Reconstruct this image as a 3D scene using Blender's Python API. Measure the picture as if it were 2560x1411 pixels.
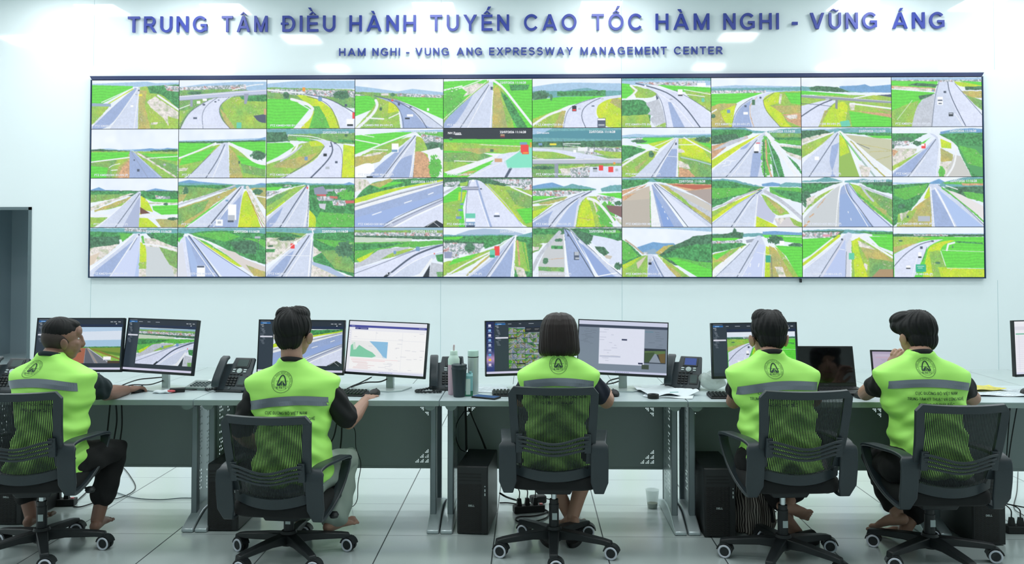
import bpy, bmesh, math, random
import numpy as np
from mathutils import Vector, Matrix, Quaternion
from mathutils.bvhtree import BVHTree
R = math.radians
scene = bpy.context.scene
for o in list(bpy.data.objects): bpy.data.objects.remove(o)

# ---------------------------------------------------------------- camera, world, exposure
CAM = Vector((0, 0, 1.58))
cd = bpy.data.cameras.new('camera'); cam = bpy.data.objects.new('camera', cd); scene.collection.objects.link(cam)
cam.location = CAM; cam.rotation_euler = (R(90 + 1.5), 0, R(1.14))
cd.sensor_width = 36; cd.lens = 36 * 2157 / 2560; cd.shift_y = -131.5 / 2560; cd.clip_end = 100
scene.camera = cam
scene.view_settings.view_transform = 'Standard'; scene.view_settings.look = 'None'
scene.view_settings.gamma = 1; scene.view_settings.use_curve_mapping = False; scene.view_settings.exposure = 0.0
w = bpy.data.worlds.new('World'); scene.world = w; w.use_nodes = True
w.node_tree.nodes['Background'].inputs[0].default_value = (.8, .9, .95, 1); w.node_tree.nodes['Background'].inputs[1].default_value = .15
cy = scene.cycles
cy.max_bounces = 7; cy.diffuse_bounces = 4; cy.glossy_bounces = 3; cy.transmission_bounces = 4; cy.transparent_max_bounces = 10
cy.caustics_reflective = False; cy.caustics_refractive = False; cy.sample_clamp_indirect = 4
try:
    cy.use_denoising = True; cy.denoiser = 'OPENIMAGEDENOISE'; cy.use_adaptive_sampling = True; cy.adaptive_threshold = .015
except Exception: pass
LIGHT = 24.5                         # radiance of the LED ceiling panels
LIGHT_COL = (.975, .985, 1.0)

# ---------------------------------------------------------------- linking, tagging
COL = scene.collection
def link(o, parent=None):
    COL.objects.link(o)
    if parent is not None: o.parent = parent
    return o
def tag(o, label=None, cat=None, group=None, kind=None):
    if label: o['label'] = label
    if cat: o['category'] = cat
    if group: o['group'] = group
    if kind: o['kind'] = kind
    return o
def empty(name, loc, rz=0, label=None, cat=None, group=None):
    o = bpy.data.objects.new(name, None); o.empty_display_size = .05
    o.location = loc; o.rotation_euler = (0, 0, R(rz)); link(o)
    return tag(o, label, cat, group)
def copy_tree(o, loc, rz, label, parent=None):
    def rec(s, par):
        c = s.copy(); link(c, par)
        for ch in s.children: rec(ch, c)
        return c
    c = rec(o, parent); c.location = loc; c.rotation_euler = (0, 0, R(rz)); c['label'] = label
    return c

# ---------------------------------------------------------------- materials
def lin(c):
    if isinstance(c, str): c = [int(c[i:i+2], 16) / 255 for i in (1, 3, 5)]
    return tuple(v / 12.92 if v <= .04045 else ((v + .055) / 1.055) ** 2.4 for v in c) + (1,)
def mat(name, col, rough=.5, metal=0, spec=.5, noise=None, bump=None, emit=None, alpha=None, coat=0, trans=0, sheen=0):
    """col: display colour; noise=(scale, amount) varies the tone; bump=(scale, strength)"""
    m = bpy.data.materials.new(name); m.use_nodes = True; nt = m.node_tree; b = nt.nodes['Principled BSDF']
    b.inputs['Base Color'].default_value = lin(col); b.inputs['Roughness'].default_value = rough
    b.inputs['Metallic'].default_value = metal; b.inputs['Specular IOR Level'].default_value = spec
    b.inputs['Coat Weight'].default_value = coat; b.inputs['Transmission Weight'].default_value = trans
    b.inputs['Sheen Weight'].default_value = sheen
    if alpha is not None: b.inputs['Alpha'].default_value = alpha
    if emit: b.inputs['Emission Color'].default_value = lin(col); b.inputs['Emission Strength'].default_value = emit
    if noise or bump:
        tc = nt.nodes.new('ShaderNodeTexCoord')
    if noise:
        n = nt.nodes.new('ShaderNodeTexNoise'); n.inputs['Scale'].default_value = noise[0]; n.inputs['Detail'].default_value = 3
        mr = nt.nodes.new('ShaderNodeMapRange'); mr.inputs['To Min'].default_value = 1 - noise[1]; mr.inputs['To Max'].default_value = 1 + noise[1]
        mx = nt.nodes.new('ShaderNodeVectorMath'); mx.operation = 'SCALE'; mx.inputs[0].default_value = lin(col)[:3]
        nt.links.new(tc.outputs['Object'], n.inputs['Vector']); nt.links.new(n.outputs['Fac'], mr.inputs['Value'])
        nt.links.new(mr.outputs[0], mx.inputs['Scale']); nt.links.new(mx.outputs[0], b.inputs['Base Color'])
    if bump:
        n2 = nt.nodes.new('ShaderNodeTexNoise'); n2.inputs['Scale'].default_value = bump[0]; n2.inputs['Detail'].default_value = 4
        bp = nt.nodes.new('ShaderNodeBump'); bp.inputs['Strength'].default_value = bump[1]; bp.inputs['Distance'].default_value = .01
        nt.links.new(tc.outputs['Object'], n2.inputs['Vector']); nt.links.new(n2.outputs['Fac'], bp.inputs['Height'])
        nt.links.new(bp.outputs[0], b.inputs['Normal'])
    return m
def emission(name, col, strength):
    m = bpy.data.materials.new(name); m.use_nodes = True; nt = m.node_tree; nt.nodes.clear()
    e = nt.nodes.new('ShaderNodeEmission'); e.inputs[0].default_value = lin(col); e.inputs[1].default_value = strength
    out = nt.nodes.new('ShaderNodeOutputMaterial'); nt.links.new(e.outputs[0], out.inputs[0]); return m

# ---------------------------------------------------------------- mesh building
class MB:
    """collects shapes; build() links them as ONE mesh object"""
    def __init__(s): s.v = []; s.f = []; s.m = []
    def add(s, vs, fs, mi=0, M=None):
        n = len(s.v); s.v += [tuple(M @ Vector(p)) if M else tuple(p) for p in vs]; s.f += [tuple(i + n for i in f) for f in fs]; s.m += [mi] * len(fs); return s
    def box(s, c, d, rot=None, mi=0, top=None):
        """c centre, d full size, rot Euler/Matrix, top=(sx, sy) scale of the top face"""
        x, y, z = d[0] / 2, d[1] / 2, d[2] / 2; tx, ty = top or (1, 1)
        vs = [(-x, -y, -z), (x, -y, -z), (x, y, -z), (-x, y, -z), (-x * tx, -y * ty, z), (x * tx, -y * ty, z), (x * tx, y * ty, z), (-x * tx, y * ty, z)]
        M = Matrix.Translation(c) @ (rotm(rot) if rot else Matrix())
        return s.add(vs, [(0, 3, 2, 1), (4, 5, 6, 7), (0, 1, 5, 4), (1, 2, 6, 5), (2, 3, 7, 6), (3, 0, 4, 7)], mi, M)
    def cyl(s, p0, p1, r0, r1=None, n=20, mi=0, cap=True):
        r1 = r0 if r1 is None else r1; p0, p1 = Vector(p0), Vector(p1); d = (p1 - p0)
        q = Vector((0, 0, 1)).rotation_difference(d.normalized()).to_matrix()
        vs = [];
        for p, r in ((p0, r0), (p1, r1)):
            for i in range(n):
                a = 2 * math.pi * i / n; vs.append(p + q @ Vector((r * math.cos(a), r * math.sin(a), 0)))
        fs = [(i, (i + 1) % n, n + (i + 1) % n, n + i) for i in range(n)]
        if cap: fs += [tuple(range(n - 1, -1, -1)), tuple(range(n, 2 * n))]
        return s.add(vs, fs, mi)
    def lathe(s, prof, c=(0, 0, 0), n=28, mi=0, M=None):
        vs = []; fs = []
        for r, z in prof:
            for i in range(n):
                a = 2 * math.pi * i / n; vs.append((c[0] + r * math.cos(a), c[1] + r * math.sin(a), c[2] + z))
        for j in range(len(prof) - 1):
            for i in range(n): fs.append((j * n + i, j * n + (i + 1) % n, (j + 1) * n + (i + 1) % n, (j + 1) * n + i))
        if prof[0][0] > 1e-6: fs.append(tuple(range(n - 1, -1, -1)))
        if prof[-1][0] > 1e-6: fs.append(tuple(range((len(prof) - 1) * n, len(prof) * n)))
        return s.add(vs, fs, mi, M)
    def tube(s, pts, r, n=8, mi=0, ref=(0, 0, 1), close=False):
        """r: number, list of numbers or list of (a, b): a across REF x direction, b along the other axis; round ends"""
        P = [Vector(p) for p in pts]; k = len(P)
        rr = r if isinstance(r, (list, tuple)) else [r] * k
        rr = [(q, q) if not isinstance(q, (list, tuple)) else q for q in rr]
        if not close:                                  # round caps
            d0 = (P[0] - P[1]).normalized(); d1 = (P[-1] - P[-2]).normalized(); a0 = rr[0]; a1 = rr[-1]
            c0 = [(P[0] + d0 * (max(a0) * math.sin(t)), (a0[0] * math.cos(t), a0[1] * math.cos(t))) for t in (1.35, .9, .45)]
            c1 = [(P[-1] + d1 * (max(a1) * math.sin(t)), (a1[0] * math.cos(t), a1[1] * math.cos(t))) for t in (.45, .9, 1.35)]
            P = [c[0] for c in c0] + P + [c[0] for c in c1]; rr = [c[1] for c in c0] + list(rr) + [c[1] for c in c1]; k = len(P)
        vs = []; ref = Vector(ref); up = None
        for i in range(k):
            if close: t = (P[(i + 1) % k] - P[i - 1])
            else: t = (P[min(i + 1, k - 1)] - P[max(i - 1, 0)])
            t.normalize()
            if up is None:
                up = ref - t * ref.dot(t)
                if up.length < 1e-3: up = Vector((1, 0, 0)) - t * t.x
            else: up = up - t * up.dot(t)
            up.normalize(); side = t.cross(up)
            for j in range(n):
                a = 2 * math.pi * j / n; vs.append(P[i] + side * (rr[i][0] * math.cos(a)) + up * (rr[i][1] * math.sin(a)))
        fs = []
        for i in range(k if close else k - 1):
            for j in range(n): fs.append((i * n + j, i * n + (j + 1) % n, ((i + 1) % k) * n + (j + 1) % n, ((i + 1) % k) * n + j))
        if not close: fs += [tuple(range(n - 1, -1, -1)), tuple(range((k - 1) * n, k * n))]
        return s.add(vs, fs, mi)
    def sweep(s, pts, w, t, wdir=(1, 0, 0), mi=0, close=False, ws=None):
        """flat strip: width W along WDIR, thickness T across the path"""
        P = [Vector(p) for p in pts]; k = len(P); W = Vector(wdir).normalized(); vs = []
        for i in range(k):
            tg = (P[(i + 1) % k] - P[i - 1]) if close else (P[min(i + 1, k - 1)] - P[max(i - 1, 0)])
            tg.normalize(); nn = tg.cross(W).normalized(); ww = (ws[i] if ws else w) / 2
            for a, b in ((-1, -1), (1, -1), (1, 1), (-1, 1)): vs.append(P[i] + W * a * ww + nn * b * t / 2)
        fs = []
        for i in range(k if close else k - 1):
            for j in range(4): fs.append((i * 4 + j, i * 4 + (j + 1) % 4, ((i + 1) % k) * 4 + (j + 1) % 4, ((i + 1) % k) * 4 + j))
        if not close: fs += [(3, 2, 1, 0), tuple(range((k - 1) * 4, k * 4))]
        return s.add(vs, fs, mi)
    def prism(s, poly, a, b, axes='xy', mi=0, M=None):
        """poly in the two AXES, extruded from a to b along the third"""
        ix = 'xyz'.index(axes[0]); iy = 'xyz'.index(axes[1]); iz = 3 - ix - iy; n = len(poly); vs = []
        for h in (a, b):
            for p in poly:
                q = [0, 0, 0]; q[ix] = p[0]; q[iy] = p[1]; q[iz] = h; vs.append(q)
        fs = [(i, (i + 1) % n, n + (i + 1) % n, n + i) for i in range(n)] + [tuple(range(n - 1, -1, -1)), tuple(range(n, 2 * n))]
        return s.add(vs, fs, mi, M)
    def ball(s, c, r, n=16, mi=0, rot=None):
        r = r if isinstance(r, (list, tuple)) else (r, r, r); M = Matrix.Translation(c) @ (rotm(rot) if rot else Matrix())
        vs = [(0, 0, -r[2])]; h = n // 2
        for j in range(1, h):
            t = math.pi * j / h
            for i in range(n): a = 2 * math.pi * i / n; vs.append((r[0] * math.sin(t) * math.cos(a), r[1] * math.sin(t) * math.sin(a), -r[2] * math.cos(t)))
        vs.append((0, 0, r[2])); fs = [(0, 1 + (i + 1) % n, 1 + i) for i in range(n)]
        for j in range(h - 2):
            for i in range(n): fs.append((1 + j * n + i, 1 + j * n + (i + 1) % n, 1 + (j + 1) * n + (i + 1) % n, 1 + (j + 1) * n + i))
        l = len(vs) - 1; fs += [(l, 1 + (h - 2) * n + i, 1 + (h - 2) * n + (i + 1) % n) for i in range(n)]
        return s.add(vs, fs, mi, M)
    def mesh(s, name):
        me = bpy.data.meshes.new(name); me.from_pydata([tuple(v) for v in s.v], [], s.f); me.update()
        bm = bmesh.new(); bm.from_mesh(me); bmesh.ops.recalc_face_normals(bm, faces=bm.faces); bm.to_mesh(me); bm.free()
        return me
    def build(s, name, m=None, parent=None, smooth=True, bevel=0, seg=2, sub=0, remesh=0, relax=0, loc=None, rot=None, angle=40):
        me = s.mesh(name); ms = m if isinstance(m, (list, tuple)) else [m]
        for x in ms: me.materials.append(x)
        if len(ms) > 1:
            for p, i in zip(me.polygons, s.m): p.material_index = i
        o = bpy.data.objects.new(name, me); link(o, parent)
        if loc: o.location = loc
        if rot: o.rotation_euler = rot
        if remesh:
            r = o.modifiers.new('r', 'REMESH'); r.mode = 'VOXEL'; r.voxel_size = remesh; r.use_smooth_shade = True
            if relax:
                q = o.modifiers.new('s', 'SMOOTH'); q.factor = .5; q.iterations = relax
            bake(o); smooth = False
            for p in o.data.polygons: p.use_smooth = True
        if bevel:
            b = o.modifiers.new('b', 'BEVEL'); b.width = bevel; b.segments = seg; b.limit_method = 'ANGLE'; b.angle_limit = R(35); b.harden_normals = False
        if sub:
            b = o.modifiers.new('u', 'SUBSURF'); b.levels = b.render_levels = sub
        if smooth:
            for p in o.data.polygons: p.use_smooth = True
            if not sub: o.data.set_sharp_from_angle(angle=R(angle))
        return o
def rotm(r):
    if isinstance(r, Matrix): return r.to_4x4()
    from mathutils import Euler
    return Euler([R(a) for a in r]).to_matrix().to_4x4()
def bake(o):
    """apply the modifiers of O by evaluating it"""
    dg = bpy.context.evaluated_depsgraph_get(); dg.update()
    me = bpy.data.meshes.new_from_object(o.evaluated_get(dg)); old = o.data
    o.modifiers.clear(); o.data = me; me.name = old.name
def crv(*pts, n=8):
    """smooth path through points (Catmull-Rom)"""
    P = [Vector(p) for p in pts]; P = [P[0] * 2 - P[1]] + P + [P[-1] * 2 - P[-2]]; out = []
    for i in range(1, len(P) - 2):
        for k in range(n):
            t = k / n; a, b, c, d = P[i-1:i+3]
            out.append(.5 * ((2 * b) + (c - a) * t + (2 * a - 5 * b + 4 * c - d) * t * t + (3 * b - a - 3 * c + d) * t ** 3))
    return out + [P[-2]]
_tc = {}
def text_geo(s, size, bold=0, align='LEFT', spacing=1.0, depth=0, wspace=1.0):
    """outline of a string as (verts, faces) in the xy plane"""
    key = (s, size, bold, align, spacing, depth, wspace)
    if key in _tc: return _tc[key]
    cu = bpy.data.curves.new('t', 'FONT'); cu.body = s; cu.size = size; cu.offset = bold; cu.align_x = align; cu.resolution_u = 3
    cu.space_character = spacing; cu.space_word = wspace; cu.extrude = depth; cu.fill_mode = 'BOTH' if depth else 'FRONT'
    ob = bpy.data.objects.new('t', cu); COL.objects.link(ob); dg = bpy.context.evaluated_depsgraph_get(); dg.update()
    me = ob.evaluated_get(dg).to_mesh(); vs = [tuple(v.co) for v in me.vertices]; fs = [tuple(p.vertices) for p in me.polygons]
    ob.evaluated_get(dg).to_mesh_clear(); bpy.data.objects.remove(ob); bpy.data.curves.remove(cu)
    _tc[key] = (vs, fs); return vs, fs
FRONT = Matrix(((1, 0, 0, 0), (0, 0, -1, 0), (0, 1, 0, 0), (0, 0, 0, 1)))   # xy plane -> stands up facing -Y

# ---------------------------------------------------------------- common materials
M = {}
M['wall'] = mat('wall_panel_white', (.885, .925, .935), .075, spec=.5, noise=(.25, .015))
M['wallside'] = mat('wall_paint', (.90, .92, .92), .6)
M['ceil'] = mat('ceiling_paint', (.88, .92, .92), .8)
M['joint'] = mat('panel_joint', (.68, .78, .80), .5)
M['letter'] = mat('letter_blue', (.19, .25, .60), .42)
M['lettersm'] = mat('letter_navy', (.18, .25, .57), .42)
M['framedk'] = mat('frame_navy', (.10, .17, .34), .25)
M['framelt'] = mat('frame_side', (.12, .22, .35), .3)
M['black'] = mat('black_plastic', (.10, .125, .14), .42)
M['led'] = emission('led_panel', (1, 1, 1), LIGHT); M['led'].node_tree.nodes['Emission'].inputs[0].default_value = LIGHT_COL + (1,)

# ---------------------------------------------------------------- heavy sans-serif capitals drawn as solid strokes
def glyph(ch, t=.175, h=.15):
    """returns (width, list of polygons); cap height 1"""
    P = []
    def rect(x0, y0, x1, y1): P.append([(x0, y0), (x1, y0), (x1, y1), (x0, y1)])
    def dia(xb, yb, xt, yt, wd=None): w_ = wd or t * 1.12; P.append([(xb, yb), (xb + w_, yb), (xt + w_, yt), (xt, yt)])
    def arc(cx, cy_, rx, ry, a0, a1, n=12, tx=None, ty=None):
        tx = tx or t; ty = ty or h; k = max(3, int(n * abs(a1 - a0) / 90))
        for i in range(k):
            q = [R(a0 + (a1 - a0) * (i + d) / k) for d in (0, 1)]
            P.append([(cx + rx * math.cos(q[0]), cy_ + ry * math.sin(q[0])), (cx + rx * math.cos(q[1]), cy_ + ry * math.sin(q[1])),
                      (cx + (rx - tx) * math.cos(q[1]), cy_ + (ry - ty) * math.sin(q[1])), (cx + (rx - tx) * math.cos(q[0]), cy_ + (ry - ty) * math.sin(q[0]))])
    base = {'Â': 'A', 'À': 'A', 'Á': 'A', 'Ề': 'E', 'Ế': 'E', 'Ố': 'O', 'Ũ': 'U', 'Đ': 'D', 'Ư': 'U', 'Ờ': 'O', 'Ộ': 'O', 'Ệ': 'E', 'Ỹ': 'Y', 'Ậ': 'A', 'Ô': 'O', 'Ụ': 'U', 'Ị': 'I', 'Ắ': 'A', 'Í': 'I'}.get(ch, ch)
    if base == 'I': W_ = t; rect(0, 0, t, 1)
    elif base == '-': W_ = .36; rect(0, .27, .36, .27 + t)
    elif base == 'H': W_ = .84; rect(0, 0, t, 1); rect(W_ - t, 0, W_, 1); rect(t, .42, W_ - t, .42 + h)
    elif base == 'T': W_ = .84; rect(0, 1 - h, W_, 1); rect(W_ / 2 - t / 2, 0, W_ / 2 + t / 2, 1 - h)
    elif base == 'L': W_ = .7; rect(0, 0, t, 1); rect(t, 0, W_, h)
    elif base == 'E': W_ = .76; rect(0, 0, t, 1); rect(t, 0, W_, h); rect(t, 1 - h, W_, 1); rect(t, .43, W_ - .05, .43 + h)
    elif base == 'N': W_ = .84; rect(0, 0, t, 1); rect(W_ - t, 0, W_, 1); P.append([(t, 1), (t - .02, .70), (W_ - t, 0), (W_ - t + .02, .32)])
    elif base == 'M': W_ = 1.02; rect(0, 0, t, 1); rect(W_ - t, 0, W_, 1); m_ = W_ / 2; P.append([(t, 1), (t - .01, .66), (m_ - .085, 0), (m_ + .085, 0), (m_, .30)]); P.append([(W_ - t, 1), (m_, .30), (m_ + .085, 0), (W_ - t + .01, .66)])
    elif base == 'A': W_ = 1.02; dia(0, 0, W_ / 2 - t * .56, 1, t * 1.12); dia(W_ - t * 1.12, 0, W_ / 2 - t * .56, 1, t * 1.12); rect(.22, .22, .80, .22 + h)
    elif base == 'V': W_ = .98; dia(W_ / 2 - t * .56, 0, 0, 1); dia(W_ / 2 - t * .56, 0, W_ - t * 1.12, 1)
    elif base == 'W': W_ = 1.36; q = t * 1.05; dia(.26, 0, 0, 1, q); dia(.26, 0, .68 - q / 2, 1, q); dia(W_ - .26 - q, 0, .68 - q / 2, 1, q); dia(W_ - .26 - q, 0, W_ - q, 1, q)
    elif base == 'Y': W_ = .94; rect(W_ / 2 - t / 2, 0, W_ / 2 + t / 2, .45); P.append([(W_ / 2 - t / 2, .42), (W_ / 2 + t / 2, .42), (t * 1.2, 1), (0, 1)]); P.append([(W_ / 2 - t / 2, .42), (W_ / 2 + t / 2, .42), (W_, 1), (W_ - t * 1.2, 1)])
    elif base == 'X': W_ = .92; dia(0, 0, W_ - t * 1.25, 1, t * 1.25); dia(W_ - t * 1.25, 0, 0, 1, t * 1.25)
    elif base == 'K': W_ = .9; rect(0, 0, t, 1); dia(t, .33, W_ - t * 1.4, 1, t * 1.25); dia(W_ - t * 1.3, 0, .30, .60, t * 1.25)
    elif base in 'PR': W_ = .84 if base == 'R' else .80; rect(0, 0, t, 1); rect(t, 1 - h, .50, 1); rect(t, .40, .50, .40 + h); arc(.50, .70, .30, .30, -90, 90, tx=t)
    elif base == 'D': W_ = .86; rect(0, 0, t, 1); rect(t, 0, .40, h); rect(t, 1 - h, .40, 1); arc(.40, .5, .46, .5, -90, 90)
    elif base == 'B': W_ = .82; rect(0, 0, t, 1); rect(t, 0, .5, h); rect(t, 1 - h, .48, 1); rect(t, .44, .5, .44 + h * .9); arc(.48, .74, .28, .26, -90, 90, ty=h * .9); arc(.5, .29, .32, .29, -90, 90, ty=h * .9)
    elif base == 'U': W_ = .84; rect(0, .36, t, 1); rect(W_ - t, .36, W_, 1); arc(W_ / 2, .38, W_ / 2, .395, 180, 360)
    elif base == 'O': W_ = 1.04; arc(W_ / 2, .5, W_ / 2, .515, 0, 360)
    elif base == 'C': W_ = .96; arc(.52, .5, .52, .515, 38, 322)
    elif base == 'G': W_ = 1.02; arc(.52, .5, .52, .515, 40, 318); rect(.55, .36, 1.0, .36 + h); rect(1.0 - t, .10, 1.0, .50)
    elif base == 'S': W_ = .84; arc(.42, .735, .40, .28, 25, 270, ty=h); arc(.42, .285, .42, .30, -155, 90, ty=h)
    else: W_ = .6; rect(0, 0, W_, 1)
    if base == 'R': dia(W_ - t * .98, 0, .36, .42, t * 1.18)
    if ch == 'Đ': rect(-.10, .44, .40, .44 + h * .85)
    m_ = W_ / 2
    def hat(): P.append([(m_ - .24, 1.07), (m_ - .10, 1.07), (m_, 1.17), (m_, 1.27)]); P.append([(m_ + .24, 1.07), (m_ + .10, 1.07), (m_, 1.17), (m_, 1.27)])
    def acute(dx=0, dy=0): P.append([(m_ - .08 + dx, 1.07 + dy), (m_ + .05 + dx, 1.07 + dy), (m_ + .22 + dx, 1.27 + dy), (m_ + .02 + dx, 1.27 + dy)])
    def grave(dx=0, dy=0): P.append([(m_ + .08 + dx, 1.07 + dy), (m_ - .05 + dx, 1.07 + dy), (m_ - .22 + dx, 1.27 + dy), (m_ - .02 + dx, 1.27 + dy)])
    if ch in 'ÂỀẾỐỘỆẬÔ': hat()
    if ch in 'ƯỜ': P.append([(W_ - .10, .80), (W_ + .10, 1.0), (W_ + .14, 1.18), (W_ - .02, 1.10), (W_ - .04, .98)])
    if ch == 'Ờ': grave()
    if ch == 'Ắ': hat(); acute(.06, .2)
    if ch in 'ÁÍ': acute()
    if ch == 'À': grave()
    if ch in 'ẾỐ': acute(.06, .23)
    if ch == 'Ề': grave(-.10, .23)
    if ch in 'ŨỸ':
        for i in range(8):
            f = lambda u: (m_ - .24 + .48 * u, 1.15 + .045 * math.sin(2 * math.pi * u))
            a, b = f(i / 8), f((i + 1) / 8); P.append([(a[0], a[1] - .04), (b[0], b[1] - .04), (b[0], b[1] + .05), (a[0], a[1] + .05)])
    if ch in 'ỘỆẬỤỊ': rect(m_ - .09, -.30, m_ + .09, -.12)
    return W_, P
def word_polys(word, x0, x1, cap, gap=.21, t=.175, h=.15):
    """letters of a word fitted between x0 and x1: list of (character, polygons)"""
    gs = [glyph(c, t, h) for c in word]; tot = sum(g[0] for g in gs) + gap * (len(gs) - 1); k = (x1 - x0) / (tot * cap) if x1 is not None else 1
    out = []; x = x0
    for c, (gw, ps) in zip(word, gs):
        out.append((c, [[(x + p[0] * cap * k, p[1] * cap) for p in q] for q in ps])); x += (gw + gap) * cap * k
    return out

# ---------------------------------------------------------------- camera pictures shown on the video wall
# every picture is painted by code as layers: "<tone>[:width] x,y x,y ..." ; a width makes it a line, "Q" a little box
TONE = dict(S=(232,241,253), H=(160,195,226), M=(106,156,204), N=(102,164,170), F=(66,142,80), f=(92,184,72), G=(92,212,62),
            g=(152,194,78), Y=(196,222,44), B=(184,176,100), O=(206,160,120), A=(222,216,210), P=(236,240,244), R=(204,214,236),
            D=(152,172,214), E=(217,224,246), K=(70,82,104), W=(176,184,196), V=(66,112,82), L=(216,226,246), C=(190,196,208),
            T=(96,200,170), X=(235,60,60), q=(250,252,255), o=(240,150,50), b=(110,150,190), k=(34,42,50), y=(240,226,60),
            U=(120,170,90))
ROUGH = dict(F=.24, f=.15, G=.04, g=.13, Y=.09, B=.13, O=.12, A=.10, W=.30, V=.26, U=.18, C=.06, N=.08, H=.04, M=.05, S=.02)
SHEETS = {1: ((36,865,1695,2537), ((50,523),(527,1000))), 2: ((18,855,1703,2550), ((30,505),(508,980))),
          3: ((12,1184,2352), ((62,713),(718,1372))), 4: ((0,1170,2348), ((52,712),(716,1368))),
          5: ((20,855,1687,2530), ((22,497),(501,978))), 6: ((10,852,1702,2550), ((15,490),(493,970))),
          7: ((15,1190,2362), ((20,672),(680,1338))), 8: ((3,1180,2368), ((18,668),(675,1335)))}
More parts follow.
